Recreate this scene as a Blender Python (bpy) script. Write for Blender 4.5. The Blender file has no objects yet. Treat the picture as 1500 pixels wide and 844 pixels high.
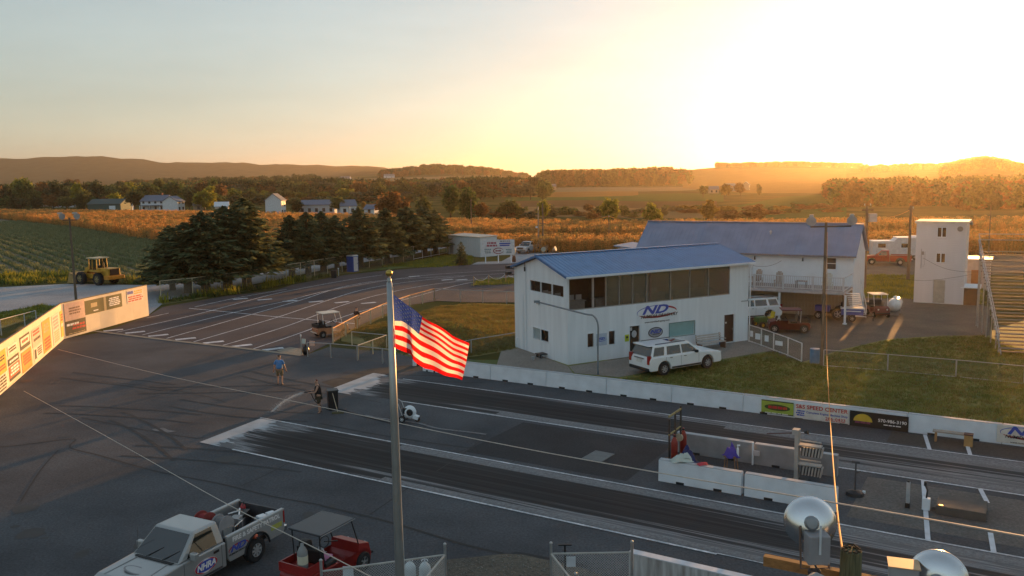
import bpy, bmesh, math, random
import numpy as np
from mathutils import Vector, Matrix, Euler, noise as mnoise

R = math.radians
sc = bpy.context.scene
col = sc.collection
random.seed(7)

# ------------------------------------------------------------------ camera
FPX, PIT, ROLL, CAMH = 1250.0, math.atan(160 / 1250.0), R(1.0), 12.0   # focal length in photo pixels (1500 wide)
cp, sp = math.cos(PIT), math.sin(PIT)
FWD = Vector((0, cp, -sp)); U0 = Vector((0, sp, cp)); R0 = Vector((1, 0, 0))
RIGHT = R0 * math.cos(ROLL) - U0 * math.sin(ROLL)
UP = U0 * math.cos(ROLL) + R0 * math.sin(ROLL)
cam = bpy.data.cameras.new('camera'); co = bpy.data.objects.new('camera', cam); col.objects.link(co)
co.matrix_world = Matrix(((RIGHT.x, UP.x, -FWD.x, 0), (RIGHT.y, UP.y, -FWD.y, 0), (RIGHT.z, UP.z, -FWD.z, CAMH), (0, 0, 0, 1)))
cam.sensor_width = 36; cam.lens = 36 * FPX / 1500; cam.clip_end = 30000; cam.clip_start = 0.1
sc.camera = co

# ------------------------------------------------------------------ sky, sun, exposure
SUN_AZ, SUN_EL = R(29.0), R(3.2)             # azimuth measured from +Y towards +X
SUN = Vector((math.sin(SUN_AZ) * math.cos(SUN_EL), math.cos(SUN_AZ) * math.cos(SUN_EL), math.sin(SUN_EL)))
w = bpy.data.worlds.new('World'); sc.world = w; w.use_nodes = True
nt = w.node_tree; nt.nodes.clear()
wo = nt.nodes.new('ShaderNodeOutputWorld'); bg = nt.nodes.new('ShaderNodeBackground')
sky = nt.nodes.new('ShaderNodeTexSky'); sky.sky_type = 'NISHITA'; sky.sun_disc = False
sky.sun_elevation = SUN_EL; sky.sun_rotation = SUN_AZ
sky.altitude = 200; sky.air_density = 1.4; sky.dust_density = 0.8; sky.ozone_density = 3.0
bg.inputs[1].default_value = 0.15
hs = nt.nodes.new('ShaderNodeHueSaturation'); hs.inputs['Saturation'].default_value = 0.5; gm = nt.nodes.new('ShaderNodeGamma'); gm.inputs[1].default_value = 0.62; nt.links.new(sky.outputs[0], gm.inputs[0]); nt.links.new(gm.outputs[0], hs.inputs['Color'])
tn = nt.nodes.new('ShaderNodeMix'); tn.data_type = 'RGBA'; tn.blend_type = 'MULTIPLY'; tn.inputs[0].default_value = 1.0
tn.inputs[7].default_value = (0.93, 1.02, 1.05, 1); nt.links.new(hs.outputs[0], tn.inputs[6])
# faint uneven high haze, the same all round the sky
sc_ = nt.nodes.new('ShaderNodeTexCoord'); mp_ = nt.nodes.new('ShaderNodeMapping'); mp_.inputs['Scale'].default_value = (1.5, 1.5, 9); mp_.inputs['Rotation'].default_value = (0.12, 0.08, 0)
cn = nt.nodes.new('ShaderNodeTexNoise'); cn.inputs['Scale'].default_value = 1.6; cn.inputs['Detail'].default_value = 7; cn.inputs['Roughness'].default_value = 0.6
nt.links.new(sc_.outputs['Generated'], mp_.inputs[0]); nt.links.new(mp_.outputs[0], cn.inputs[0])
cr = nt.nodes.new('ShaderNodeMapRange'); cr.inputs[1].default_value = 0.3; cr.inputs[2].default_value = 0.7; cr.inputs[3].default_value = 0.93; cr.inputs[4].default_value = 1.07; nt.links.new(cn.outputs[0], cr.inputs[0])
cm_ = nt.nodes.new('ShaderNodeVectorMath'); cm_.operation = 'SCALE'; nt.links.new(tn.outputs[2], cm_.inputs[0]); nt.links.new(cr.outputs[0], cm_.inputs['Scale']); nt.links.new(cm_.outputs[0], bg.inputs[0]); nt.links.new(bg.outputs[0], wo.inputs[0])
sun = bpy.data.lights.new('sun', 'SUN'); so = bpy.data.objects.new('sun', sun); col.objects.link(so)
sun.energy = 3.8; sun.angle = R(0.53); sun.color = (1.0, 0.47, 0.14)
so.rotation_euler = SUN.to_track_quat('Z', 'Y').to_euler()
sc.view_settings.view_transform = 'Standard'; sc.view_settings.look = 'None'
sc.view_settings.exposure = 1.7; sc.view_settings.gamma = 1.0; sc.view_settings.use_curve_mapping = False
sc.render.engine = 'CYCLES'
sc.cycles.use_denoising = True
sc.cycles.max_bounces = 6; sc.cycles.diffuse_bounces = 3; sc.cycles.glossy_bounces = 3
sc.cycles.transparent_max_bounces = 24; sc.cycles.transmission_bounces = 4; sc.cycles.volume_bounces = 0
sc.cycles.caustics_reflective = False; sc.cycles.caustics_refractive = False
HAZE_DENSITY, HAZE_ANISO = 0.00009, 0.75

# ------------------------------------------------------------------ placing: photo pixel -> point of the place
def ray(px, py):
    return RIGHT * ((px - 750) / FPX) - UP * ((py - 422) / FPX) + FWD
def G(px, py, z=0.0):
    d = ray(px, py); t = (z - CAMH) / d.z
    return Vector((d.x * t, d.y * t, z))
def at(px, py, Y):
    d = ray(px, py); t = Y / d.y
    return Vector((d.x * t, Y, CAMH + d.z * t))
def rnd(a, b): return random.uniform(a, b)

# ------------------------------------------------------------------ materials
_mats = {}
def mat(name, c, rough=0.7, metal=0.0, var=0.12, scale=3.0, bump=0.0, spec=0.4, coat=0.0, emit=0.0, tint=None, trans=0.0, alpha=None, stretch=None, detail=4.0, bscale=None):
    if name in _mats: return _mats[name]
    m = bpy.data.materials.new(name); m.use_nodes = True
    n = m.node_tree; b = n.nodes['Principled BSDF']
    b.inputs['Roughness'].default_value = rough; b.inputs['Metallic'].default_value = metal
    b.inputs['Specular IOR Level'].default_value = spec; b.inputs['Coat Weight'].default_value = coat
    b.inputs['Transmission Weight'].default_value = trans
    if alpha is not None: b.inputs['Alpha'].default_value = alpha
    tc = n.nodes.new('ShaderNodeTexCoord'); mp = n.nodes.new('ShaderNodeMapping')
    n.links.new(tc.outputs['Object'], mp.inputs[0])
    if stretch: mp.inputs['Scale'].default_value = stretch
    nz = n.nodes.new('ShaderNodeTexNoise'); nz.inputs['Scale'].default_value = scale; nz.inputs['Detail'].default_value = detail
    n.links.new(mp.outputs[0], nz.inputs[0])
    rp = n.nodes.new('ShaderNodeValToRGB'); rp.color_ramp.elements[0].position = 0.3; rp.color_ramp.elements[1].position = 0.7
    lo = [max(0, x * (1 - var)) for x in c]; hi = [min(1, x * (1 + var)) for x in c]
    if tint: lo = [a * (1 - 0.0) for a in tint]
    rp.color_ramp.elements[0].color = (*lo, 1); rp.color_ramp.elements[1].color = (*hi, 1)
    n.links.new(nz.outputs[0], rp.inputs[0]); n.links.new(rp.outputs[0], b.inputs['Base Color'])
    if bump:
        bn = n.nodes.new('ShaderNodeBump'); bn.inputs['Strength'].default_value = bump; bn.inputs['Distance'].default_value = 0.03
        if bscale:
            n2 = n.nodes.new('ShaderNodeTexNoise'); n2.inputs['Scale'].default_value = bscale; n.links.new(mp.outputs[0], n2.inputs[0])
            n.links.new(n2.outputs[0], bn.inputs['Height'])
        else: n.links.new(nz.outputs[0], bn.inputs['Height'])
        n.links.new(bn.outputs[0], b.inputs['Normal'])
    if emit:
        n.links.new(rp.outputs[0], b.inputs['Emission Color']); b.inputs['Emission Strength'].default_value = emit
    _mats[name] = m
    return m

def leafmat(name, c, c2, trans=0.4, seedscale=0.6):
    """foliage: two leaf tones by object noise, a little light coming through"""
    if name in _mats: return _mats[name]
    m = bpy.data.materials.new(name); m.use_nodes = True
    n = m.node_tree; b = n.nodes['Principled BSDF']; out = n.nodes['Material Output']
    b.inputs['Roughness'].default_value = 0.75; b.inputs['Specular IOR Level'].default_value = 0.2
    ge = n.nodes.new('ShaderNodeNewGeometry'); nz = n.nodes.new('ShaderNodeTexNoise'); nz.inputs['Scale'].default_value = seedscale
    n.links.new(ge.outputs['Position'], nz.inputs[0])
    ad = n.nodes.new('ShaderNodeMath'); ad.operation = 'MULTIPLY_ADD'; ad.inputs[1].default_value = 0.5; 
    n.links.new(ge.outputs['Random Per Island'], ad.inputs[0])
    sb = n.nodes.new('ShaderNodeMath'); sb.operation = 'ADD'; sb.inputs[1].default_value = -0.25; n.links.new(nz.outputs[0], sb.inputs[0])
    n.links.new(sb.outputs[0], ad.inputs[2])
    rp = n.nodes.new('ShaderNodeValToRGB'); rp.color_ramp.elements[0].position = 0.25; rp.color_ramp.elements[1].position = 0.8
    rp.color_ramp.elements[0].color = (*c, 1); rp.color_ramp.elements[1].color = (*c2, 1)
    n.links.new(ad.outputs[0], rp.inputs[0]); n.links.new(rp.outputs[0], b.inputs['Base Color'])
    tr = n.nodes.new('ShaderNodeBsdfTranslucent'); n.links.new(rp.outputs[0], tr.inputs[0])
    mx = n.nodes.new('ShaderNodeMixShader'); mx.inputs[0].default_value = trans
    n.links.new(b.outputs[0], mx.inputs[1]); n.links.new(tr.outputs[0], mx.inputs[2]); n.links.new(mx.outputs[0], out.inputs[0])
    _mats[name] = m
    return m

# ------------------------------------------------------------------ mesh builder
class MB:
    def __init__(s): s.v = []; s.f = []; s.m = []
    def add(s, vs, fs, mi=0, M=None):
        k = len(s.v)
        if M is not None: vs = [M @ Vector(p) for p in vs]
        s.v += [tuple(p) for p in vs]; s.f += [tuple(i + k for i in f) for f in fs]; s.m += [mi] * len(fs)
        return s
    def box(s, c, d, mi=0, rz=0.0, rx=0.0, ry=0.0, taper=1.0):
        x, y, z = d[0] / 2, d[1] / 2, d[2] / 2; t = taper
        vs = [(-x, -y, -z), (x, -y, -z), (x, y, -z), (-x, y, -z), (-x * t, -y * t, z), (x * t, -y * t, z), (x * t, y * t, z), (-x * t, y * t, z)]
        M = Matrix.Translation(c) @ Euler((rx, ry, rz)).to_matrix().to_4x4()
        return s.add(vs, [(0, 3, 2, 1), (4, 5, 6, 7), (0, 1, 5, 4), (1, 2, 6, 5), (2, 3, 7, 6), (3, 0, 4, 7)], mi, M)
    def tube(s, pts, r, n=8, mi=0, cap=True):
        pts = [Vector(p) for p in pts]; L = len(pts)
        rs = r if isinstance(r, (list, tuple)) else [r] * L
        vs = []; ref = None
        for i, p in enumerate(pts):
            t = (pts[min(i + 1, L - 1)] - pts[max(i - 1, 0)])
            if t.length < 1e-9: t = Vector((0, 0, 1))
            t.normalize()
            a = ref if ref is not None else (Vector((1, 0, 0)) if abs(t.z) > 0.8 else Vector((0, 0, 1)))
            a = (a - t * a.dot(t)); a = a.normalized() if a.length > 1e-6 else t.orthogonal().normalized()
            ref = a; b = t.cross(a)
            for k in range(n):
                q = 2 * math.pi * k / n
                vs.append(p + (a * math.cos(q) + b * math.sin(q)) * rs[i])
        fs = [(i * n + k, i * n + (k + 1) % n, (i + 1) * n + (k + 1) % n, (i + 1) * n + k) for i in range(L - 1) for k in range(n)]
        if cap: fs += [tuple(reversed(range(n))), tuple(range((L - 1) * n, L * n))]
        return s.add(vs, fs, mi)
    def lathe(s, prof, n=16, mi=0, M=None):
        """prof: (radius, z) list, turned about z"""
        vs = []; L = len(prof)
        for rr, z in prof:
            for k in range(n):
                q = 2 * math.pi * k / n; vs.append((rr * math.cos(q), rr * math.sin(q), z))
        fs = [(i * n + k, i * n + (k + 1) % n, (i + 1) * n + (k + 1) % n, (i + 1) * n + k) for i in range(L - 1) for k in range(n)]
        closed = (abs(prof[0][0] - prof[-1][0]) + abs(prof[0][1] - prof[-1][1])) < 1e-6
        if prof[0][0] > 1e-6 and not closed: fs.append(tuple(reversed(range(n))))
        if prof[-1][0] > 1e-6 and not closed: fs.append(tuple(range((L - 1) * n, L * n)))
        return s.add(vs, fs, mi, M)
    def prism(s, pts, h, mi=0, M=None):
        """2-D outline (x, y), pulled up z from 0 to h"""
        n = len(pts); vs = [(p[0], p[1], 0) for p in pts] + [(p[0], p[1], h) for p in pts]
        fs = [tuple(reversed(range(n))), tuple(range(n, 2 * n))] + [(i, (i + 1) % n, n + (i + 1) % n, n + i) for i in range(n)]
        return s.add(vs, fs, mi, M)
    def poly(s, pts, mi=0): return s.add(pts, [tuple(range(len(pts)))], mi)
    def ball(s, c, r, mi=0, seg=10, sc_=(1, 1, 1)):
        prof = [(r * math.sin(math.pi * i / seg) + (1e-7), -r * math.cos(math.pi * i / seg)) for i in range(seg + 1)]
        return s.lathe(prof, seg * 2, mi, Matrix.Translation(c) @ Matrix.Diagonal((*sc_, 1)))
    def build(s, name, mats, parent=None, smooth=False, bevel=0, loc=None, rz=0, seg=2):
        me = bpy.data.meshes.new(name); me.from_pydata(s.v, [], s.f)
        for m in (mats if isinstance(mats, (list, tuple)) else [mats]): me.materials.append(m)
        if any(s.m): me.polygons.foreach_set('material_index', s.m)
        if smooth: me.polygons.foreach_set('use_smooth', [True] * len(s.f))
        me.update()
        return link(name, me, parent, bevel, loc, rz, seg)
def link(name, me, parent=None, bevel=0, loc=None, rz=0, seg=2):
    o = bpy.data.objects.new(name, me); col.objects.link(o)
    if parent: o.parent = parent
    if loc is not None: o.location = loc
    if rz: o.rotation_euler = (0, 0, rz)
    if bevel:
        b = o.modifiers.new('bevel', 'BEVEL'); b.width = bevel; b.segments = seg; b.limit_method = 'ANGLE'; b.angle_limit = R(32)
    return o
def tag(o, label, cat, group=None):
    o['label'] = label; o['category'] = cat
    if group: o['group'] = group
    return o
def thing(name, label, cat, loc, rz=0.0, group=None):
    o = bpy.data.objects.new(name, None); col.objects.link(o); o.empty_display_size = 0.2
    o.location = loc; o.rotation_euler = (0, 0, rz)
    return tag(o, label, cat, group)
def struct(o): o['kind'] = 'structure'; return o
def stuff(o): o['kind'] = 'stuff'; return o
def dup(root, loc, rz=0.0, label=None, scale=None, group=None):
    c = root.copy(); col.objects.link(c); c.location = loc; c.rotation_euler = (0, 0, rz)
    if label: c['label'] = label
    if group: c['group'] = group
    if scale: c.scale = scale if isinstance(scale, tuple) else (scale,) * 3
    for ch in root.children:
        d = ch.copy(); col.objects.link(d); d.parent = c
        for g in ch.children:
            e = g.copy(); col.objects.link(e); e.parent = d
    return c
def heading(a, b):
    d = Vector(b) - Vector(a); return math.atan2(d.y, d.x)
def arc(cx, cy, r, a0, a1, n):
    return [(cx + r * math.cos(a0 + (a1 - a0) * i / n), cy + r * math.sin(a0 + (a1 - a0) * i / n)) for i in range(n + 1)]

_txt = {}
def text_obj(string, size, m, parent, loc, rot, name='lettering', sx=1.0, extrude=0.004, bold=0.0, shear=0.0, align='CENTER'):
    """flat lettering lying in local XY, turned by rot; converted to a mesh"""
    key = (string, round(bold, 4), shear, extrude, align)
    if key not in _txt:
        cu = bpy.data.curves.new('lettering', 'FONT'); cu.body = string; cu.align_x = align; cu.align_y = 'CENTER'
        cu.size = 1.0; cu.extrude = 0.01; cu.offset = bold; cu.shear = shear; cu.resolution_u = 3
        o = bpy.data.objects.new('tmp_lettering', cu); col.objects.link(o)
        dg = bpy.context.evaluated_depsgraph_get(); dg.update()
        me = bpy.data.meshes.new_from_object(o.evaluated_get(dg)); bpy.data.objects.remove(o); bpy.data.curves.remove(cu)
        _txt[key] = me
    me = _txt[key].copy(); me.name = 'lettering'; me.materials.clear(); me.materials.append(m)
    o = bpy.data.objects.new(name, me); col.objects.link(o); o.parent = parent
    o.location = loc; o.rotation_euler = rot; o.scale = (size * sx, size, 0.25)
    return o

# sheets lying on the ground
def sheet(name, pts, m, z, kind='structure', sub=0):
    mb = MB(); mb.poly([(p[0], p[1], z) for p in pts])
    o = mb.build(name, m); o['kind'] = kind
    return o
def strip_pts(pl, wd, z):
    """quads along a polyline of width wd"""
    vs = []; n = len(pl)
    for i, p in enumerate(pl):
        a = Vector(pl[max(0, i - 1)]); b = Vector(pl[min(n - 1, i + 1)]); t = (b - a); t.z = 0; t.normalize()
        nn = Vector((-t.y, t.x, 0)) * wd / 2; q = Vector((p[0], p[1], z)); vs += [q - nn, q + nn]
    return vs, [(2 * i, 2 * i + 2, 2 * i + 3, 2 * i + 1) for i in range(n - 1)]
def smooth_path(pts, k=6):
    out = []; n = len(pts); P = [Vector(p) for p in pts]
    for i in range(n - 1):
        a, b, c, d = P[max(0, i - 1)], P[i], P[i + 1], P[min(n - 1, i + 2)]
        for j in range(k):
            t = j / k
            out.append(0.5 * ((2 * b) + (c - a) * t + (2 * a - 5 * b + 4 * c - d) * t * t + (3 * b - 3 * c + d - a) * t ** 3))
    out.append(P[-1]); return out

# common materials
WHITE = mat('white_paint', (.71, .76, .80), .55, var=.05, scale=1.2)
WHITEC = mat('white_painted_concrete', (.67, .72, .77), .8, var=.10, scale=1.5, bump=.15, bscale=30)
STEEL = mat('galvanised_steel', (.42, .43, .43), .45, .7, var=.12, scale=6)
ALU = mat('brushed_aluminium', (.62, .63, .64), .35, .9, var=.06, scale=8)
BLACK = mat('black_plastic', (.018, .018, .02), .5, var=.2)
RUBBER = mat('black_rubber', (.02, .02, .021), .85, var=.25, scale=8)
GLASS = mat('dark_car_glass', (.03, .034, .038), .04, .25, var=.1, spec=1.0, coat=.6)
WOODP = mat('weathered_pole_wood', (.16, .12, .085), .9, var=.35, scale=2.5, stretch=(14, 14, .8), bump=.4)
RED = mat('red_paint', (.27, .018, .016), .4, var=.1, coat=.3)
YELL = mat('loader_yellow_paint', (.50, .27, .03), .5, var=.22, scale=2)
CONC = mat('pale_concrete', (.30, .28, .26), .9, var=.2, scale=1.2, bump=.25, bscale=18)
GREYC = mat('grey_bare_concrete', (.26, .26, .265), .9, var=.15, scale=2, bump=.25, bscale=20)
DKGREY = mat('dark_grey_metal', (.07, .07, .075), .55, .3, var=.2)
TEXTK = mat('black_ink', (.02, .02, .022), .7)
TEXTW = mat('white_ink', (.78, .78, .78), .7)
TEXTR = mat('red_ink', (.50, .03, .03), .7)
TEXTB = mat('blue_ink', (.03, .07, .38), .7)
BLUEROOF = mat('blue_painted_metal_roof', (.10, .24, .45), .42, var=.10, scale=1.5, spec=.5)
BROWNGLASS = mat('clear_window_glass', (.02, .02, .02), .03, var=.0, spec=.5, alpha=.16)
SKIN = mat('skin', (.45, .25, .17), .6, var=.08)

# ================================================================== THE SETTING: land
def hor(px): return 262 - (px - 750) * 0.01746
def zy(px, D, y): return CAMH + D * (hor(px) - y) / FPX        # height that shows at photo row y
_ridge = [(-900, 246), (-400, 238), (-100, 236), (0, 234), (90, 231), (160, 231), (215, 235), (250, 239), (320, 240), (400, 241), (480, 243), (560, 246), (600, 250), (660, 262), (700, 266)]
def lerp_tab(t, x):
    if x <= t[0][0]: return t[0][1]
    for (a, b), (c, d) in zip(t, t[1:]):
        if x <= c: return b + (d - b) * (x - a) / (c - a)
    return t[-1][1]
# per column of the view: (depth, height)
_cols = {
    -900: [(0, 0), (500, 0), (900, 6), (2600, 14), (3300, 40), (4300, None), (7000, 60)],
    0: [(0, 0), (500, 0), (900, 6), (2600, 14), (3300, 40), (4300, None), (7000, 60)],
    480: [(0, 0), (500, 0), (900, 4), (1500, 14), (3000, 25), (4300, None), (7000, 60)],
    560: [(0, 0), (500, 0), (900, 2.5), (1500, 17), (1800, 22), (4300, None), (7000, 60)],
    650: [(0, 0), (500, 0), (900, 3), (1500, 19), (1750, 30), (2200, 26), (7000, 10)],
    700: [(0, 0), (500, 0), (900, 3), (1500, 18), (1750, 24), (2200, 20), (7000, 10)],
    780: [(0, 0), (500, 0), (1000, 1), (1500, 8), (2200, 12), (7000, 10)],
    980: [(0, 0), (500, 0), (1000, 1), (1500, 20), (2200, 14), (7000, 10)],
    1050: [(0, 0), (500, 0), (900, 3), (1500, 25), (2200, 14), (7000, 10)],
    1160: [(0, 0), (450, 0), (900, 4), (1500, 25), (2200, 14), (7000, 10)],
    1250: [(0, 0), (420, 0), (900, 5), (1500, 21), (2200, 14), (7000, 10)],
    1370: [(0, 0), (420, 0), (900, 8), (1200, 15), (2200, 8), (7000, 10)],
    1440: [(0, 0), (420, 0), (800, 14), (1200, 23), (1500, 14), (7000, 10)],
    1500: [(0, 0), (420, 0), (800, 9), (1200, 13), (1600, 8), (7000, 10)],
    2400: [(0, 0), (420, 0), (800, 10), (1200, 18), (2200, 8), (7000, 10)],
}
_ck = sorted(_cols)
def _colz(k, px, D):
    t = [(d, (zy(px, d, lerp_tab(_ridge, px)) if z is None else z)) for d, z in _cols[k]]
    if D <= t[0][0]: return t[0][1]
    for (a, b), (c, d) in zip(t, t[1:]):
        if D <= c:
            s = (D - a) / (c - a); s = s * s * (3 - 2 * s); return b + (d - b) * s
    return t[-1][1]
def TZ(x, y):
    """height of the land"""
    if y < 400: return 0.0
    px = 750 + FPX * x / y; px = max(-900, min(2400, px))
    for a, b in zip(_ck, _ck[1:]):
        if px <= b:
            s = (px - a) / (b - a); s = s * s * (3 - 2 * s)
            z = _colz(a, px, y) * (1 - s) + _colz(b, px, y) * s
            break
    if y > 2500: z += 9 * mnoise.noise((x / 90, y / 90, 0)) + 4 * mnoise.noise((x / 30, y / 30, 3))
    return z

LAND = mat('dry_autumn_grassland', (.10, .088, .034), .95, var=.35, scale=.05, tint=(.045, .05, .018), detail=8, spec=0.0)
FOREST_FAR = mat('far_forest_cover', (.05, .048, .026), .95, var=.4, scale=.02, tint=(.022, .026, .014), bump=0.6, detail=10, spec=0.0)
def build_land():
    pxs = [-900, -700, -500, -350, -250] + list(np.arange(-200, 1701, 12)) + [1800, 1950, 2150, 2400]
    Ys = [6, 20, 60, 120, 220, 330, 399] + list(np.geomspace(401, 9000, 95))
    vs = []; fs = []; mi = []; nx = len(pxs)
    for Y in Ys:
        for px in pxs:
            x = (px - 750) / FPX * Y; vs.append((x, Y, TZ(x, Y) - 0.02))
    for j in range(len(Ys) - 1):
        for i in range(nx - 1):
            fs.append((j * nx + i, j * nx + i + 1, (j + 1) * nx + i + 1, (j + 1) * nx + i))
            mi.append(1 if Ys[j] > 2300 else 0)
    me = bpy.data.meshes.new('land'); me.from_pydata(vs, [], fs); me.materials.append(LAND); me.materials.append(FOREST_FAR)
    me.polygons.foreach_set('material_index', mi); me.polygons.foreach_set('use_smooth', [True] * len(fs)); me.update()
    struct(link('land', me))
    b = MB(); b.poly([(-14000, -9000, -.6), (14000, -9000, -.6), (14000, 14000, -.6), (-14000, 14000, -.6)])
    struct(b.build('ground', LAND))
build_land()

def drape(name, near, far, m, lift=0.06, rows=6, flat=False, kind='structure'):
    """field between two rows of photo points (px, y), laid on the land"""
    n = 24; vs = []
    def on_land(px, y):
        d = ray(px, y)
        if flat: return G(px, y)
        t = 60.0
        while t < 6000:
            p = Vector((d.x * t, d.y * t, CAMH + d.z * t))
            if p.z <= TZ(p.x, p.y): return p
            t *= 1.006
        return p
    x0, x1 = max(near[0][0], far[0][0]), min(near[-1][0], far[-1][0])
    for i in range(n + 1):
        px = x0 + (x1 - x0) * i / n
        a, b = on_land(px, lerp_tab(near, px)), on_land(px, lerp_tab(far, px))
        for j in range(rows + 1):
            q = a.lerp(b, j / rows); vs.append((q.x, q.y, TZ(q.x, q.y) + (lift * .12 if q.y < 600 else lift * .35)))
    fs = [(i * (rows + 1) + j, (i + 1) * (rows + 1) + j, (i + 1) * (rows + 1) + j + 1, i * (rows + 1) + j + 1) for i in range(n) for j in range(rows)]
    me = bpy.data.meshes.new(name); me.from_pydata(vs, [], fs); me.materials.append(m); me.update()
    o = link(name, me); o['kind'] = kind; return o
def fieldmat(name, c, rowscale=.6): return mat(name, c, .95, var=.25, scale=.4, stretch=(.15, 1.2, 1), detail=6, spec=0.0)
F_TAN = fieldmat('stubble_field_tan', (.22, .15, .075)); F_ORANGE = fieldmat('ripe_field_ochre', (.25, .14, .05))
F_GREEN = fieldmat('hay_field_green', (.075, .11, .035)); F_BROWN = fieldmat('ploughed_field_brown', (.13, .085, .045))
F_PALE = fieldmat('pale_cut_field', (.23, .175, .10)); F_DK = fieldmat('dark_field_brown', (.09, .065, .03))
drape('field', [(470, 277), (560, 279), (660, 279), (740, 277)], [(470, 263), (560, 261), (640, 259), (740, 257)], F_PALE, .4)
drape('field', [(480, 270), (560, 268), (660, 267.5)], [(480, 268.5), (560, 266.5), (660, 266.5)], F_DK, .7)
drape('field', [(745, 283), (850, 281), (950, 281), (1020, 279)], [(745, 276), (850, 274), (950, 275), (1020, 274)], F_PALE, .25)
drape('field', [(735, 289), (850, 289), (925, 287), (935, 286)], [(735, 284), (850, 281), (925, 280.5), (935, 281)], F_ORANGE, .35)
drape('field', [(740, 296), (850, 295), (950, 297), (1060, 296)], [(740, 289), (850, 286), (950, 284), (1060, 283)], F_GREEN, .28)
drape('field', [(735, 303), (850, 303), (950, 306), (1050, 306)], [(735, 295), (850, 293.5), (950, 295.5), (1050, 295)], F_BROWN, .31)
drape('field', [(735, 318), (850, 318), (950, 320), (1050, 320)], [(735, 303), (850, 302), (950, 304), (1050, 304)], F_TAN, .25)
drape('field', [(1080, 326), (1150, 328), (1240, 330)], [(1080, 302), (1150, 288), (1240, 284)], F_GREEN, .28)
drape('hill_field', [(1000, 276), (1100, 283), (1240, 284)], [(1000, 249.5), (1100, 245), (1240, 247)], F_ORANGE, .4, rows=10)

# ------------------------------------------------------------------ paved ground
def pavemat(name, c, c2, scale=.25, fine=25, rough=.88, stretch=None, spec=.25, patches=.5):
    m = bpy.data.materials.new(name); m.use_nodes = True; n = m.node_tree; b = n.nodes['Principled BSDF']
    b.inputs['Roughness'].default_value = rough; b.inputs['Specular IOR Level'].default_value = spec
    tc = n.nodes.new('ShaderNodeTexCoord'); mp = n.nodes.new('ShaderNodeMapping'); n.links.new(tc.outputs['Object'], mp.inputs[0])
    if stretch: mp.inputs['Scale'].default_value = stretch
    a = n.nodes.new('ShaderNodeTexNoise'); a.inputs['Scale'].default_value = scale; a.inputs['Detail'].default_value = 7; a.inputs['Roughness'].default_value = .62
    f = n.nodes.new('ShaderNodeTexNoise'); f.inputs['Scale'].default_value = fine * .36; f.inputs['Detail'].default_value = 6; f.inputs['Roughness'].default_value = .75
    n.links.new(mp.outputs[0], a.inputs[0]); n.links.new(tc.outputs['Object'], f.inputs[0])
    r = n.nodes.new('ShaderNodeValToRGB'); r.color_ramp.elements[0].position = .5 - patches * .4; r.color_ramp.elements[1].position = .5 + patches * .4
    r.color_ramp.elements[0].color = (*c, 1); r.color_ramp.elements[1].color = (*c2, 1); n.links.new(a.outputs[0], r.inputs[0])
    mx = n.nodes.new('ShaderNodeMix'); mx.data_type = 'RGBA'; mx.blend_type = 'MULTIPLY'; mx.inputs[0].default_value = .7
    rf = n.nodes.new('ShaderNodeValToRGB'); rf.color_ramp.elements[0].position = .33; rf.color_ramp.elements[1].position = .67
    rf.color_ramp.elements[0].color = (.42, .42, .42, 1); rf.color_ramp.elements[1].color = (1.5, 1.5, 1.5, 1); n.links.new(f.outputs[0], rf.inputs[0])
    n.links.new(r.outputs[0], mx.inputs[6]); n.links.new(rf.outputs[0], mx.inputs[7]); n.links.new(mx.outputs[2], b.inputs['Base Color'])
    bn = n.nodes.new('ShaderNodeBump'); bn.inputs['Strength'].default_value = .35; bn.inputs['Distance'].default_value = .02
    n.links.new(f.outputs[0], bn.inputs['Height']); n.links.new(bn.outputs[0], b.inputs['Normal'])
    _mats[name] = m; return m
ASPH = pavemat('worn_asphalt', (.046, .050, .057), (.094, .100, .110), .22, 30)
ASPH2 = pavemat('staging_asphalt', (.058, .047, .050), (.105, .088, .090), .18, 30)
GRAVEL = pavemat('brown_gravel', (.085, .075, .062), (.15, .13, .10), .3, 22)
PALEGRAVEL = pavemat('pale_gravel_lot', (.24, .25, .27), (.40, .41, .43), .12, 18)
DIRT = pavemat('dirt_track', (.09, .075, .055), (.17, .14, .10), .3, 20)
GRASS = pavemat('short_grass', (.085, .115, .03), (.24, .235, .07), .35, 40, patches=.32)
GRASSDRY = pavemat('drying_grass', (.11, .11, .034), (.24, .20, .07), .45, 40)
WALK = pavemat('broom_finished_concrete', (.22, .19, .165), (.29, .26, .225), .5, 30)
PAINT = pavemat('worn_white_road_paint', (.42, .43, .45), (.74, .75, .77), 1.2, 20, patches=.35)
SEAL = mat('crack_sealant', (.012, .012, .013), .7, var=.3)

def gp(l, z=0.0): return [G(*q, 0) for q in l]
sheet('asphalt_pad', [(-90, -40), (70, -40), (70, 12), (24, 40.5), (-4.0, 57.0), (-6.5, 59.5), (-10.5, 60.0), (-13.5, 61.5), G(445, 521), G(150, 487), G(93, 497) + Vector((-.2, .2, 0)), (-60, 70)], ASPH, .004)
lanes = gp([(150, 487), (217, 463), (238, 450), (330, 434), (400, 426), (430, 417), (505, 403), (560, 397), (640, 391), (700, 387), (760, 384), (1000, 380), (1000, 430), (757, 443), (690, 443), (640, 441), (600, 447), (560, 462), (520, 480), (490, 500), (445, 521)])
sheet('staging_lanes', lanes, ASPH2, .008)
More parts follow.
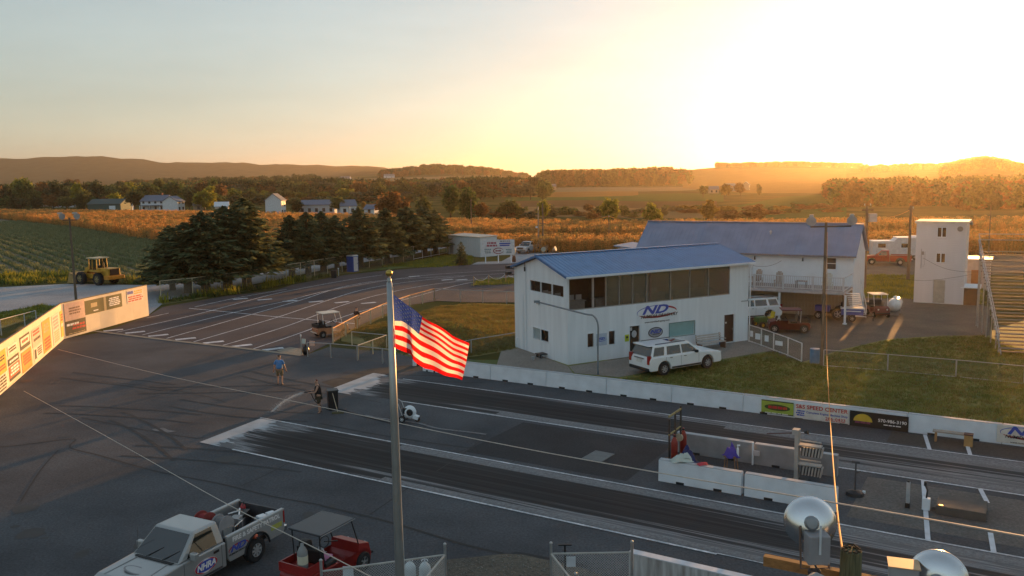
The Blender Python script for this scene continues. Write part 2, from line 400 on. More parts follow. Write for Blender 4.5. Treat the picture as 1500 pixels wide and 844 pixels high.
# behind the left wall: grass verge, pale lot, dirt edge; track for the service road under the spruces
sheet('grass_verge', gp([(-200, 500), (-200, 468), (0, 459), (60, 447), (110, 450), (60, 462), (0, 482)]), GRASS, .012)
sheet('gravel_lot', gp([(-250, 470), (-250, 430), (0, 421), (100, 416), (215, 418), (240, 430), (237, 446), (217, 462), (160, 452), (110, 450), (60, 447), (0, 458)]), PALEGRAVEL, .008)
sheet('service_road', gp([(215, 418), (300, 412), (400, 398), (500, 379), (600, 365), (655, 357), (655, 363), (600, 373), (500, 390), (400, 411), (300, 430), (240, 440)]), PALEGRAVEL, .012)
sheet('grass_verge', gp([(237, 447), (330, 432), (430, 415), (505, 401), (560, 395), (640, 389), (660, 388), (690, 386), (690, 372), (655, 374), (560, 389), (480, 398), (400, 413), (300, 433), (237, 443)]), GRASSDRY, .016)
sheet('grass_verge', gp([(530, 398), (600, 392), (680, 387), (692, 378), (690, 371), (655, 374), (590, 386)]), mat('watered_grass', (.10, .14, .03), .9, var=.3, scale=1.5), .020)
sheet('gravel_apron', gp([(690, 388), (760, 386), (830, 378), (830, 366), (760, 364), (755, 372), (735, 383), (700, 384)]), PALEGRAVEL, .024)
sheet('road', gp([(640, 352), (700, 362), (760, 370), (880, 378), (1000, 384), (1000, 376), (880, 369), (760, 362), (700, 355), (640, 348)]), PALEGRAVEL, .020)
sheet('grass_island', gp([(690, 418), (757, 416), (800, 412), (800, 405), (757, 408), (700, 411)]), GRASSDRY, .016)
# right of the tower: lawn, gravel, far lots
sheet('lawn', [(-3.6, 56.2), (-3.0, 52.4), (37, 28.2), (80, 3), (80, 100), G(1440, 488), G(1380, 488), G(1300, 493), G(1230, 509), G(1175, 527), G(1120, 505), (10, 55)], GRASS, .010)
sheet('gravel_yard', gp([(1040, 490), (1100, 440), (1260, 430), (1345, 440), (1420, 443), (1450, 450), (1450, 492), (1380, 492), (1300, 497), (1230, 513), (1175, 531), (1110, 512)]), GRAVEL, .014)
sheet('grass_patch', gp([(1252, 437), (1345, 438), (1345, 404), (1262, 404)]), GRASSDRY, .018)
sheet('grass_patch', gp([(1405, 445), (1440, 446), (1440, 380), (1412, 380)]), GRASSDRY, .018)
sheet('gravel_lot', gp([(1256, 404), (1345, 404), (1440, 401), (1600, 400), (1600, 366), (1440, 366), (1256, 366)]), DIRT, .012)
# walk round the tower (two pours with a recessed joint)
sheet('walkway', gp([(726, 540), (735, 512), (757, 508), (832, 537), (840, 548), (905, 555), (880, 560), (800, 548)]), WALK, .018)
sheet('walkway', gp([(833, 537), (1096, 498), (1135, 513), (906, 553), (842, 547)]), WALK, .021)

# ------------------------------------------------------------------ the strip: track axes U (down the strip) and V (across)
TA = R(-31.3); UX, UY = math.cos(TA), math.sin(TA)
def TV(u, v, z=0.0): return Vector((UX * u - UY * v, UY * u + UX * v, z))
def lanemat(name, v0, v1, dark=1.0):
    """groove: rubbered middle, bare edges, long streaks"""
    m = bpy.data.materials.new(name); m.use_nodes = True; n = m.node_tree; b = n.nodes['Principled BSDF']
    b.inputs['Roughness'].default_value = .75; b.inputs['Specular IOR Level'].default_value = .16
    tc = n.nodes.new('ShaderNodeTexCoord'); sx = n.nodes.new('ShaderNodeSeparateXYZ'); n.links.new(tc.outputs['Object'], sx.inputs[0])
    def noise(s, st, det=6):
        mp = n.nodes.new('ShaderNodeMapping'); mp.inputs['Scale'].default_value = st; n.links.new(tc.outputs['Object'], mp.inputs[0])
        z = n.nodes.new('ShaderNodeTexNoise'); z.inputs['Scale'].default_value = s; z.inputs['Detail'].default_value = det; z.inputs['Roughness'].default_value = .6
        n.links.new(mp.outputs[0], z.inputs[0]); return z
    def math_(op, a, bb=None, c=None):
        k = n.nodes.new('ShaderNodeMath'); k.operation = op
        for i, q in enumerate((a, bb, c)):
            if q is None: continue
            if isinstance(q, (int, float)): k.inputs[i].default_value = q
            else: n.links.new(q, k.inputs[i])
        return k.outputs[0]
    half = (v1 - v0) / 2
    dist = math_('MULTIPLY', math_('DIVIDE', math_('ABSOLUTE', sx.outputs[1]), half), .72)               # 0 centre, 1 edge
    s1 = noise(1.0, (.035, 2.9, 1)); s2 = noise(1.0, (.16, 11, 1)); s3 = noise(1.0, (.12, .5, 1))
    e = math_('ADD', dist, math_('MULTIPLY', math_('SUBTRACT', s1.outputs[0], .5), 2.6))
    e = math_('ADD', e, math_('MULTIPLY', math_('SUBTRACT', s2.outputs[0], .5), 1.15))
    e = math_('ADD', e, math_('MULTIPLY', math_('SUBTRACT', s3.outputs[0], .5), .5))
    # farther down the strip the surface is greyer; at the burnout box bare
    down = n.nodes.new('ShaderNodeMapRange'); n.links.new(sx.outputs[0], down.inputs[0])
    down.inputs[1].default_value = 8; down.inputs[2].default_value = 36; down.inputs[3].default_value = 0; down.inputs[4].default_value = .62
    e = math_('ADD', e, down.outputs[0])
    box = n.nodes.new('ShaderNodeMapRange'); n.links.new(sx.outputs[0], box.inputs[0])
    box.inputs[1].default_value = 1.2; box.inputs[2].default_value = 4.5; box.inputs[3].default_value = .75; box.inputs[4].default_value = 0
    e = math_('ADD', e, box.outputs[0])
    r = n.nodes.new('ShaderNodeValToRGB'); n.links.new(e, r.inputs[0]); el = r.color_ramp.elements
    el[0].position = .15; el[0].color = (.017, .017, .018, 1); el[1].position = 1.7; 
    el[1].color = (.30, .30, .31, 1); q = el.new(.72); q.color = (.042, .042, .045, 1); q = el.new(1.0); q.color = (.135, .135, .14, 1)
    el[-1].position = 1.0 if False else el[-1].position
    n.links.new(r.outputs[0], b.inputs['Base Color'])
    bn = n.nodes.new('ShaderNodeBump'); bn.inputs['Strength'].default_value = .2; bn.inputs['Distance'].default_value = .01
    n.links.new(s2.outputs[0], bn.inputs['Height']); n.links.new(bn.outputs[0], b.inputs['Normal'])
    return m
def lane(name, u0, u1, v0, v1, slant, z):
    vm = (v0 + v1) / 2; h = (v1 - v0) / 2
    mb = MB(); mb.add([(0 + slant, -h, 0), (u1 - u0, -h, 0), (u1 - u0, h, 0), (0, h, 0)], [(0, 1, 2, 3)])
    o = mb.build(name, lanemat('groove_' + ('near' if v0 < 30 else 'far'), v0, v1)); o.location = TV(u0, vm, z); o.rotation_euler = (0, 0, TA)
    return struct(o)
lane('track_lane', -33.4, 70, 25.5, 29.72, 1.0, .012)
lane('track_lane', -35.0, 70, 35.85, 39.95, 1.2, .012)
# strips of bare concrete that edge the grooves
LCON = pavemat('bare_lane_concrete', (.13, .13, .135), (.26, .26, .265), .8, 20, stretch=(.04, 3.5, 1), patches=.8)
def band(name, u0, u1, v0, v1, z, m):
    mb = MB(); mb.add([(0, 0, 0), (u1 - u0, 0, 0), (u1 - u0, v1 - v0, 0), (0, v1 - v0, 0)], [(0, 1, 2, 3)])
    o = mb.build(name, m); o.location = TV(u0, v0, z); o.rotation_euler = (0, 0, TA); return struct(o)
band('concrete_strip', -24, 70, 29.05, 29.62, .017, LCON)
band('concrete_strip', -22, 70, 25.56, 25.95, .017, LCON)
band('concrete_strip', -23, 70, 35.95, 36.55, .017, LCON)
band('concrete_strip', -12, 70, 38.9, 39.85, .017, LCON)
# water-box slabs: bleached concrete wearing out in long fingers down the lane
def water_box(uu, v0, v1, seed):
    r_ = random.Random(seed); mb = MB(); n_ = 46; L_ = 1.4
    for i in range(n_):
        a, c = v0 + (v1 - v0) * i / n_, v0 + (v1 - v0) * (i + 1) / n_; st = .55 * (1 - (i + .5) / n_)
        L_ = max(.9, min(2.0, L_ + r_.uniform(-.3, .3))); l2 = L_ * r_.uniform(.8, 1.1)
        mb.poly([TV(uu + st, a, .021), TV(uu + st + l2, a, .021), TV(uu + st + l2 + r_.uniform(.05, .3), (a + c) / 2, .021), TV(uu + st + l2, c, .021), TV(uu + st, c, .021)])
    struct(mb.build('water_box_slab', mat('bleached_concrete', (.40, .42, .44), .85, var=.2, scale=1.0, stretch=(1, 1, 1))))
water_box(-33.3, 25.45, 29.66, 1); water_box(-34.9, 35.6, 40.4, 2)
# painted lines on the strip
def uline(u0, u1, v, wd=.09, z=.026, name='road_markings'):
    vs, fs = strip_pts([TV(u0 + (u1 - u0) * i / 20, v) for i in range(21)], wd, z)
    mb = MB(); mb.add(vs, fs); return struct(mb.build(name, PAINT))
uline(-33.4, 70, 29.76, .10); uline(-30.5, -8, 25.44, .11); uline(-8, 70, 25.5, .05)
uline(-32.2, 70, 39.98, .09); uline(-29.0, 70, 35.76, .12)
for a, b in (((-3.63, 42.2), (-3.22, 39.95)), ((-1.95, 42.0), (-1.66, 39.95)), ((-3.05, 35.7), (-2.33, 29.8)), ((-1.09, 35.7), (-.8, 34.3)), ((-.6, 31.4), (-.45, 29.8))):
    vs, fs = strip_pts([TV(*a), TV(*b)], .16, .030); mb = MB(); mb.add(vs, fs); struct(mb.build('road_markings', mat('fresh_white_paint', (.6, .62, .66), .7)))
# worn line in the middle strip
for pl in ([(535, 609), (560, 614), (610, 620), (640, 628), (690, 634), (712, 637)],):
    vs, fs = strip_pts(smooth_path([G(*q) for q in pl]), .16, .026); mb = MB(); mb.add(vs, fs); struct(mb.build('road_markings', LCON))
# slightly different pours in the middle strip
band('asphalt_patch', -21, -13.2, 30.2, 35.4, .009, pavemat('patched_asphalt', (.028, .029, .032), (.046, .047, .051), .4, 30))
band('asphalt_patch', -5.0, 60, 30.6, 35.2, .009, pavemat('grey_infield_asphalt', (.10, .092, .085), (.16, .15, .14), .6, 24))
band('asphalt_patch', -5, 60, 40.3, 42.1, .009, pavemat('brown_edge_asphalt', (.055, .048, .042), (.085, .075, .066), .6, 24))
sheet('dirt_stain', gp([(470, 560), (545, 540), (600, 535), (640, 540), (560, 548), (500, 572)]), pavemat('dusty_asphalt', (.05, .042, .036), (.10, .085, .07), .8, 24), .008)
# cracks and seams
def crack(pl, wd):
    vs, fs = strip_pts(smooth_path([G(a, b) + Vector((rnd(-.05, .05), rnd(-.05, .05), 0)) for a, b in pl], 4), wd, .013)
    mb = MB(); mb.add(vs, fs); struct(mb.build('crack', SEAL))
crack([(-20, 656), (30, 652), (108, 643), (104, 656), (150, 668), (230, 690), (320, 709), (400, 727), (470, 741)], .09)
crack([(470, 741), (540, 757), (600, 774), (680, 797), (745, 813), (765, 811), (860, 830)], .13)
for q_ in range(26):      # oil spots and scuffs on the apron
    c_ = G(rnd(20, 560), rnd(540, 830)); r_ = rnd(.08, .5); k_ = rnd(.5, 1.6)
    sheet('stain', [c_ + Vector((math.cos(a) * r_ * k_ * rnd(.75, 1.2), math.sin(a) * r_ * rnd(.75, 1.2), 0)) for a in [i * math.pi / 7 for i in range(14)]], mat('oil_stain', (.020, .021, .023), .6, var=.3), .0085 + q_ * .0001)
for q_ in range(9):       # curved tyre marks
    c_ = G(rnd(60, 520), rnd(530, 760)); a_ = rnd(-.9, .2); k_ = rnd(-.03, .03); pl_ = []
    for i in range(14): pl_.append(c_.copy()); c_ = c_ + Vector((math.cos(a_), math.sin(a_), 0)) * .7; a_ += k_
    for o_ in (0, 1.5):
        vs, fs = strip_pts([p + Vector((0, o_, 0)) for p in pl_], .16, .0115 + q_ * .0001); mb = MB(); mb.add(vs, fs); struct(mb.build('tyre_mark', mat('tyre_mark_rubber', (.026, .028, .031), .8, var=.3)))
crack([(120, 612), (200, 628), (280, 642), (300, 640)], .08)
crack([(30, 735), (60, 690), (85, 660)], .06); crack([(150, 560), (220, 566), (300, 580), (330, 590)], .07)
for a, b in (((427, 677), (355, 712)), ((600, 714), (540, 755)), ((712, 640), (640, 690)), ((667, 664), (700, 650)), ((745, 679), (760, 672)), ((500, 580), (560, 590))): crack([a, ((a[0] + b[0]) / 2 + 2, (a[1] + b[1]) / 2), b], .05)
# gravel in the near corner
sheet('gravel_corner', gp([(560, 860), (640, 822), (740, 812), (765, 813), (850, 832), (930, 860)]), GRAVEL, .016)
# staging-lane paint: long lines, dashes, cross line, concrete lip
for pl in ([(171, 487), (283, 462), (340, 447), (410, 429), (500, 412), (560, 403)], [(208, 491), (347, 457), (420, 441), (480, 426), (560, 412), (640, 402), (740, 396)],
           [(244, 496), (368, 461), (440, 440), (500, 421), (560, 411), (640, 406), (757, 400)], [(284, 501), (400, 467), (460, 447), (530, 425), (600, 413), (680, 405)],
           [(324, 507), (420, 478), (500, 448), (560, 431), (640, 416), (757, 404)], [(369, 512), (440, 488), (510, 462), (560, 448), (600, 437), (680, 416), (757, 404)],
           [(215, 466), (247, 459)], [(285, 450), (350, 436), (420, 424)]):
    vs, fs = strip_pts(smooth_path([G(*q) for q in pl], 6), .13, .014); mb = MB(); mb.add(vs, fs); struct(mb.build('road_markings', PAINT))
vs, fs = strip_pts([G(277, 452), G(310, 455), (G(400, 464)), G(470, 470), G(526, 475)], .16, .018); mb = MB(); mb.add(vs, fs); struct(mb.build('road_markings', PAINT))
mb = MB()
for a, b in ((166, 484), (198, 487), (232, 491.5), (272, 496.5), (313, 501.5), (354, 506.5), (400, 511.5), (352, 438), (388, 439), (425, 441), (463, 442), (501, 443), (540, 444), (607, 405), (655, 410), (676, 410), (580, 438)):
    p = G(a, b); q = TA + R(62); d = Vector((math.cos(q), math.sin(q), 0)); e = Vector((-d.y, d.x, 0))
    mb.poly([p + d * .75 + e * .3 + Vector((0, 0, .014)), p - d * .75 + e * .3 + Vector((0, 0, .014)), p - d * .75 - e * .3 + Vector((0, 0, .014)), p + d * .75 - e * .3 + Vector((0, 0, .014))])
struct(mb.build('road_markings', PAINT))
vs, fs = strip_pts([G(140, 485.5), G(250, 499), G(360, 511), G(442, 521)], .42, .022); mb = MB(); mb.add(vs, fs)
struct(mb.build('concrete_lip', mat('tan_concrete', (.26, .23, .18), .9, var=.2)))
sheet('concrete_pad', gp([(405, 514), (425, 509), (446, 512), (444, 520), (420, 519)]), mat('tan_concrete', ()), .022) if False else sheet('concrete_pad', gp([(405, 514), (425, 509), (446, 512), (444, 520), (420, 519)]), _mats['tan_concrete'], .026)

# grass mound
def mound():
    poly = gp([(500, 486), (545, 476), (600, 463), (640, 449), (700, 445), (775, 447), (790, 505), (757, 512), (700, 522), (640, 528), (600, 523), (560, 512), (500, 500)])
    c = sum(poly, Vector()) / len(poly); n = len(poly); K = 9; vs = [(c.x, c.y, .77)]; fs = []
    ring = []
    for k in range(n):
        for j in range(4): ring.append(poly[k].lerp(poly[(k + 1) % n], j / 4))
    N = len(ring)
    for i in range(1, K + 1):
        s = i / K
        for p in ring:
            q = c.lerp(p, s); h = 0.75 * (math.cos(math.pi * s) + 1) / 2 + .06 * mnoise.noise((q.x * .6, q.y * .6, 0)) * (1 - s)
            vs.append((q.x, q.y, .012 + h))
    for k in range(N): fs.append((0, 1 + k, 1 + (k + 1) % N))
    for i in range(K - 1):
        for k in range(N): fs.append((1 + i * N + k, 1 + (i + 1) * N + k, 1 + (i + 1) * N + (k + 1) % N, 1 + i * N + (k + 1) % N))
    me = bpy.data.meshes.new('grass_mound'); me.from_pydata(vs, [], fs); me.materials.append(GRASSDRY)
    me.polygons.foreach_set('use_smooth', [True] * len(fs)); me.update(); struct(link('grass_mound', me)); return c
MOUND_C = mound()

# ================================================================== BUILDINGS
def on_plane(O, ang, px, py):
    """photo pixel on the upright plane through O along ang -> (distance along, height)"""
    X = Vector((math.cos(ang), math.sin(ang), 0)); N = Vector((-X.y, X.x, 0)); d = ray(px, py)
    C = Vector((0, 0, CAMH)); t = (Vector((O[0], O[1], 0)) - C).dot(N) / d.dot(N); p = C + d * t
    return (p - Vector((O[0], O[1], 0))).dot(X), p.z
def wall_mesh(mb, L, H, T, holes, mi=0, M=None):
    """wall in local x (0..L), z (0..H), thickness T towards +y, with openings (x0, x1, z0, z1)"""
    xs = sorted({0, L, *[h[0] for h in holes], *[h[1] for h in holes]}); zs = sorted({0, H, *[h[2] for h in holes], *[h[3] for h in holes]})
    nx, nz = len(xs) - 1, len(zs) - 1
    def solid(i, j):
        if i < 0 or j < 0 or i >= nx or j >= nz: return False
        cx, cz = (xs[i] + xs[i + 1]) / 2, (zs[j] + zs[j + 1]) / 2
        return not any(a < cx < b and c < cz < d for a, b, c, d in holes)
    for i in range(nx):
        for j in range(nz):
            if not solid(i, j): continue
            a, b, c, d = xs[i], xs[i + 1], zs[j], zs[j + 1]
            mb.add([(a, 0, c), (b, 0, c), (b, 0, d), (a, 0, d)], [(0, 1, 2, 3)], mi, M)
            mb.add([(a, T, c), (b, T, c), (b, T, d), (a, T, d)], [(3, 2, 1, 0)], mi, M)
            if not solid(i - 1, j): mb.add([(a, 0, c), (a, 0, d), (a, T, d), (a, T, c)], [(0, 1, 2, 3)], mi, M)
            if not solid(i + 1, j): mb.add([(b, 0, c), (b, T, c), (b, T, d), (b, 0, d)], [(0, 1, 2, 3)], mi, M)
            if not solid(i, j - 1): mb.add([(a, 0, c), (a, T, c), (b, T, c), (b, 0, c)], [(0, 1, 2, 3)], mi, M)
            if not solid(i, j + 1): mb.add([(a, 0, d), (b, 0, d), (b, T, d), (a, T, d)], [(0, 1, 2, 3)], mi, M)
def rect_frame(mb, x0, x1, z0, z1, wd, y, dp, mi=0):
    mb.box(((x0 + x1) / 2, y, z1 + wd / 2), (x1 - x0 + 2 * wd, dp, wd), mi); mb.box(((x0 + x1) / 2, y, z0 - wd / 2), (x1 - x0 + 2 * wd, dp, wd), mi)
    mb.box((x0 - wd / 2, y, (z0 + z1) / 2), (wd, dp, z1 - z0), mi); mb.box((x1 + wd / 2, y, (z0 + z1) / 2), (wd, dp, z1 - z0), mi)
def ellipse(rx, rz, n=36): return [(rx * math.cos(2 * math.pi * i / n), rz * math.sin(2 * math.pi * i / n)) for i in range(n)]
FRONT = Matrix.Rotation(R(90), 4, 'X')           # 2-D outline (x, y) -> standing in x, z, its depth towards -y
def swoosh(mb, rx, rz, t, a0, a1, mi, M, dp=.006):
    n = 22; vs = []
    for i in range(n + 1):
        s = i / n; a = a0 + (a1 - a0) * s; th = t * math.sin(math.pi * min(1, max(.0, s)) ) ** .6 + .004
        vs += [(rx * math.cos(a), rz * math.sin(a), dp), ((rx - th) * math.cos(a), (rz - th * .9) * math.sin(a), dp)]
    mb.add(vs, [(2 * i, 2 * i + 1, 2 * i + 3, 2 * i + 2) for i in range(n)], mi, M)
def dragway_logo(parent, x, z, wd, y, web=True, rot=(R(90), 0, 0)):
    """blue ND over a red and blue swoosh, club name below"""
    k = wd / 3.3; M = Matrix.Translation((x, y, z)) @ FRONT
    b = MB(); swoosh(b, 1.66 * k, .42 * k, .16 * k, R(200), R(345), 0, M); swoosh(b, 1.66 * k, .42 * k, .15 * k, R(-5), R(75), 0, M)
    b.build('logo_swoosh', mat('logo_red', (.36, .03, .04), .6), parent)
    b = MB(); swoosh(b, 1.70 * k, .46 * k, .05 * k, R(80), R(200), 0, M, .009); b.build('logo_swoosh', mat('logo_blue', (.04, .08, .42), .6), parent)
    text_obj('ND', .78 * k, mat('logo_blue', ()), parent, (x - .25 * k, y - .012, z + .14 * k), rot, 'lettering', sx=1.75, bold=.035, shear=.35)
    text_obj('NUMIDIA DRAGWAY', .30 * k, TEXTK, parent, (x + .16 * k, y - .02, z - .28 * k), rot, 'lettering', sx=1.08, bold=.022, shear=.25)
    if web: text_obj('www.numidiadragway.com', .17 * k, TEXTK, parent, (x, y - .01, z - .66 * k), rot, 'lettering', sx=1.15, bold=.012)

TA28 = R(28)
T_O = (3.53, 54.02)
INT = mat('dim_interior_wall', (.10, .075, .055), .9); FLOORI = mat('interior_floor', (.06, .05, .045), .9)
def timing_tower():
    t = thing('timing_tower', 'white two-storey tower building with blue metal roof and long upper window band', 'building', (*T_O, 0), TA28)
    L, D, H = 15.4, 7.15, 5.78
    front = [(.12, 13.62, 3.53, 5.58), (1.50, 1.98, 1.0, 1.9), (3.17, 3.66, 1.0, 1.9), (4.86, 5.68, .03, 2.06), (8.21, 10.42, 1.0, 1.93), (13.12, 14.05, .06, 2.08)]
    b = MB(); wall_mesh(b, L, H, .16, front)
    # back, ends (left end turned by 90 degrees), gables
    wall_mesh(b, L, H, .16, [], M=Matrix.Translation((0, D - .16, 0)))
    ML = Matrix.Translation((0.0, D - .163, 0)) @ Matrix.Rotation(R(-90), 4, 'Z')       # x runs from back to front
    D2 = D - .326
    wall_mesh(b, D2, H, .16, [(D2 - 4.75, D2 - .28, 4.32, 5.12), (D2 - 4.33, D2 - 2.2, 1.08, 1.86)], M=ML)
    MR = Matrix.Translation((L, .163, 0)) @ Matrix.Rotation(R(90), 4, 'Z'); wall_mesh(b, D2, H, .16, [], M=MR)
    for x in (0.002, L - .162):
        b.add([(x, .16, H), (x, D - .16, H), (x, 3.58, 6.72), (x + .16, .16, H), (x + .16, D - .16, H), (x + .16, 3.58, 6.72)], [(0, 2, 1), (3, 4, 5), (0, 1, 4, 3), (1, 2, 5, 4), (2, 0, 3, 5)])
    wl = b.build('wall', mat('tower_wall_paint', (.74, .79, .83), .6, var=.04, scale=1.0, stretch=(2.5, 2.5, .2), tint=(.67, .72, .76)), t)
    # floor, upper floor, ceiling and back wall of the rooms
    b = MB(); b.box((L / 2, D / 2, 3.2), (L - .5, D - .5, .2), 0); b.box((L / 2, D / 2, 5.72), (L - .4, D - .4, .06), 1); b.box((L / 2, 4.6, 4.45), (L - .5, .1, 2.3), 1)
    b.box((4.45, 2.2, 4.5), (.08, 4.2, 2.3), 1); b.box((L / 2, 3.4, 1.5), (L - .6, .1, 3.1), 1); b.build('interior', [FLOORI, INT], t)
    b = MB()
    for x, y, w_, d_ in ((1.0, .8, 1.5, .6), (3.2, .8, 1.4, .6), (.7, 2.9, .7, 2.6), (7, .9, 3.0, .6), (11, .9, 3.2, .6)): b.box((x, y, 4.02), (w_, d_, .05)); b.box((x, y, 3.66), (w_ * .9, d_ * .8, .68))
    b.build('desk', mat('pale_desk', (.30, .27, .24), .6), t)
    for x, y in ((.8, .85), (1.35, .8), (.6, 2.2), (.6, 3.2), (.65, 3.9), (6.4, .9), (7.6, .9), (11.2, .9)): b = MB(); b.box((x, y, 4.25), (.42, .06, .32)); b.box((x, y, 4.085), (.12, .12, .09)); b.build('monitor', mat('pale_monitor_back', (.36, .36, .36), .5), t)
    # roof: two slabs, standing ribs, trim
    b = MB(); oh, ov = .32, .28; rz, ez, dz = 6.80, 5.80, .07
    for s in (0, 1):
        y0, yr = (-oh, 3.58) if s == 0 else (D + oh, 3.58); e = ez - oh * .27
        b.add([(-ov, y0, e), (L + ov, y0, e), (L + ov, yr, rz), (-ov, yr, rz), (-ov, y0, e + dz), (L + ov, y0, e + dz), (L + ov, yr, rz + dz), (-ov, yr, rz + dz)],
              [(0, 3, 2, 1), (4, 5, 6, 7), (0, 1, 5, 4), (1, 2, 6, 5), (2, 3, 7, 6), (3, 0, 4, 7)])
    rf = b.build('roof', BLUEROOF, t)
    b = MB(); n = 52
    for i in range(n + 1):
        x = -ov + .05 + (L + 2 * ov - .1) * i / n
        for y0 in (-oh, D + oh):
            e = ez - oh * .27 + dz
            p, q = Vector((x, y0, e + .012)), Vector((x, 3.58, rz + dz + .012)); b.tube([p, q], .028, 4, cap=True)
    rb = b.build('roof_rib', BLUEROOF, rf); stuff(rb)
    b = MB(); b.box((L / 2, 3.58, rz + dz + .035), (L + 2 * ov, .3, .05)); b.build('ridge_cap', BLUEROOF, rf)
    b = MB(); b.box((L / 2, -oh - .055, 5.70), (L + 2 * ov, .11, .13)); b.build('gutter', WHITE, rf)
    for x in (-ov - .02, L + ov + .02):
        for y0 in (-oh, D + oh):
            b = MB(); p, q = Vector((x, y0, 5.74)), Vector((x, 3.58, rz + .02)); b.add([p + Vector((-.02, 0, -.09)), q + Vector((-.02, 0, -.09)), q + Vector((-.02, 0, .06)), p + Vector((-.02, 0, .06)), p + Vector((.02, 0, -.09)), q + Vector((.02, 0, -.09)), q + Vector((.02, 0, .06)), p + Vector((.02, 0, .06))],
                [(0, 1, 2, 3), (4, 7, 6, 5), (0, 4, 5, 1), (3, 2, 6, 7), (0, 3, 7, 4), (1, 5, 6, 2)])
            b.build('verge_trim', mat('blue_trim', (.05, .15, .33), .5), rf)
    b = MB(); b.tube([(L - .05, -.42, 5.66), (L + .06, -.12, 5.3), (L + .06, -.08, .1)], .045, 8); b.build('downpipe', WHITE, t)
    # upper window band
    cuts = [.12, 1.98, 2.99, 4.05, 5.14, 6.31, 8.32, 10.0, 11.67, 13.62]
    for i, (a, c) in enumerate(zip(cuts, cuts[1:])):
        b = MB(); b.box(((a + c) / 2, .09, 4.555), (c - a - .05, .012, 2.0))
        b.build('window_pane', BROWNGLASS if i < 2 else mat('coated_window_glass', (.24, .235, .22), .03, .55, var=.12, scale=.5, spec=1.0, alpha=.62), t)
    b = MB()
    for i, x in enumerate(cuts): b.box((x + (.03 if i == 0 else -.03 if i == len(cuts) - 1 else 0), .07, 4.555), (.11 if i in (1,) else .035, .12, 2.04))
    b.box((6.87, .07, 3.56), (13.48, .13, .05)); b.box((6.87, .07, 5.555), (13.48, .13, .045)); b.build('window_frame', mat('grey_window_frame', (.34, .33, .31), .6), t)
    # brown blind behind part of the band
    b = MB()
    for k in range(46): b.box((3.05 + 3.2 * k / 46, .30, 4.5), (.055, .012, 2.0), rz=.5)
    stuff(b.build('window_blind', mat('brown_blind', (.17, .12, .07), .8), t))
    # side window of the upper room
    b = MB(); y0, y1 = .163 + .28, .163 + 4.75
    for a, c in ((y0, y0 + 1.5), (y0 + 1.54, y0 + 2.98), (y0 + 3.02, y1)): b.box((.07, (a + c) / 2, 4.72), (.012, c - a - .04, .78))
    b.build('window_pane', BROWNGLASS, t)
    b = MB()
    for y in (y0 + .02, y0 + 1.52, y0 + 3.0, y1 - .02): b.box((.05, y, 4.72), (.1, .05, .8))
    for z in (4.34, 5.10): b.box((.05, (y0 + y1) / 2, z), (.09, y1 - y0 - .06, .05))
    b.build('window_frame', WHITE, t)
    # ticket window low in the end wall
    y0, y1 = .163 + 2.2, .163 + 4.33; b = MB(); b.box((.08, (y0 + y1) / 2 + .55, 1.47), (.014, .98, .74)); b.build('window_pane', mat('milky_pane', (.34, .42, .44), .3, spec=.4), t)
    b = MB(); b.box((.09, (y0 + y1) / 2 - .5, 1.47), (.014, 1.02, .74)); b.build('window_pane', BROWNGLASS, t)
    b = MB()
    for y in (y0, (y0 + y1) / 2, y1): b.box((-.012, y, 1.47), (.07, .05, .86))
    for z in (1.06, 1.88): b.box((-.010, (y0 + y1) / 2, z), (.07, y1 - y0 + .1, .05))
    b.build('window_frame', WHITE, t)
    # ground-floor windows
    for x0, x1 in ((1.50, 1.98), (3.17, 3.66)):
        b = MB(); rect_frame(b, x0, x1, 1.0, 1.9, .05, -.012, .05); f = b.build('window_frame', WHITE, t)
        b = MB(); b.box(((x0 + x1) / 2, .08, 1.45), (x1 - x0, .012, .9)); b.build('window_pane', mat('brown_dark_pane', (.05, .03, .022), .08, var=.3, spec=.6), f)
    b = MB(); rect_frame(b, 8.21, 10.42, 1.0, 1.93, .04, -.010, .045); f = b.build('window_frame', mat('teal_frame', (.12, .25, .26), .6), t)
    b = MB(); b.box((9.315, .08, 1.465), (2.21, .012, .93)); b.build('window_pane', mat('pale_teal_shutter', (.22, .42, .44), .45, var=.06), f)
    # doors
    b = MB(); b.box((5.27, .09, 1.04), (.80, .05, 2.0)); dr = b.build('door', mat('dark_glass_door', (.035, .03, .027), .12, spec=.6, var=.3), t); dr['label'] = 'dark glass entrance door with stickers'
    b = MB(); rect_frame(b, 4.86, 5.68, .06, 2.06, .05, -.012, .05); b.build('door_frame', WHITE, dr)
    b = MB(); b.prism(ellipse(.20, .24), .012, 0, Matrix.Translation((5.28, .062, 1.5)) @ FRONT); b.build('sticker', mat('pale_sticker', (.45, .47, .5), .5), dr)
    b = MB(); b.box((5.02, .060, 1.86), (.17, .008, .22)); b.build('sticker', mat('pale_sticker', ()), dr); b = MB(); b.box((5.42, .060, .95), (.5, .008, .03)); b.build('push_bar', mat('pale_sticker', ()), dr)
    b = MB(); b.box((13.585, .08, 1.07), (.90, .06, 2.0)); dr = b.build('door', mat('dark_brown_door', (.045, .022, .014), .45, var=.25), t); dr['label'] = 'dark brown solid door at the far end'
    b = MB(); rect_frame(b, 13.12, 14.05, .09, 2.08, .05, -.012, .05); b.build('door_frame', WHITE, dr)
    b = MB(); b.box((13.34, .044, 1.5), (.13, .01, .11)); b.build('door_notice', mat('paper_white', (.7, .7, .68), .8), dr)
    b = MB(); b.ball((13.95, .03, 1.0), .035, seg=6); b.build('door_handle', STEEL, dr)
    # painted club logo
    dragway_logo(t, 7.16, 2.86, 3.3, -.002)
    # pipes and fittings on the end wall
    b = MB(); b.tube([(-.05, 5.42, 6.25), (-.05, 5.42, .05)], .028, 6); b.build('conduit', WHITE, t)
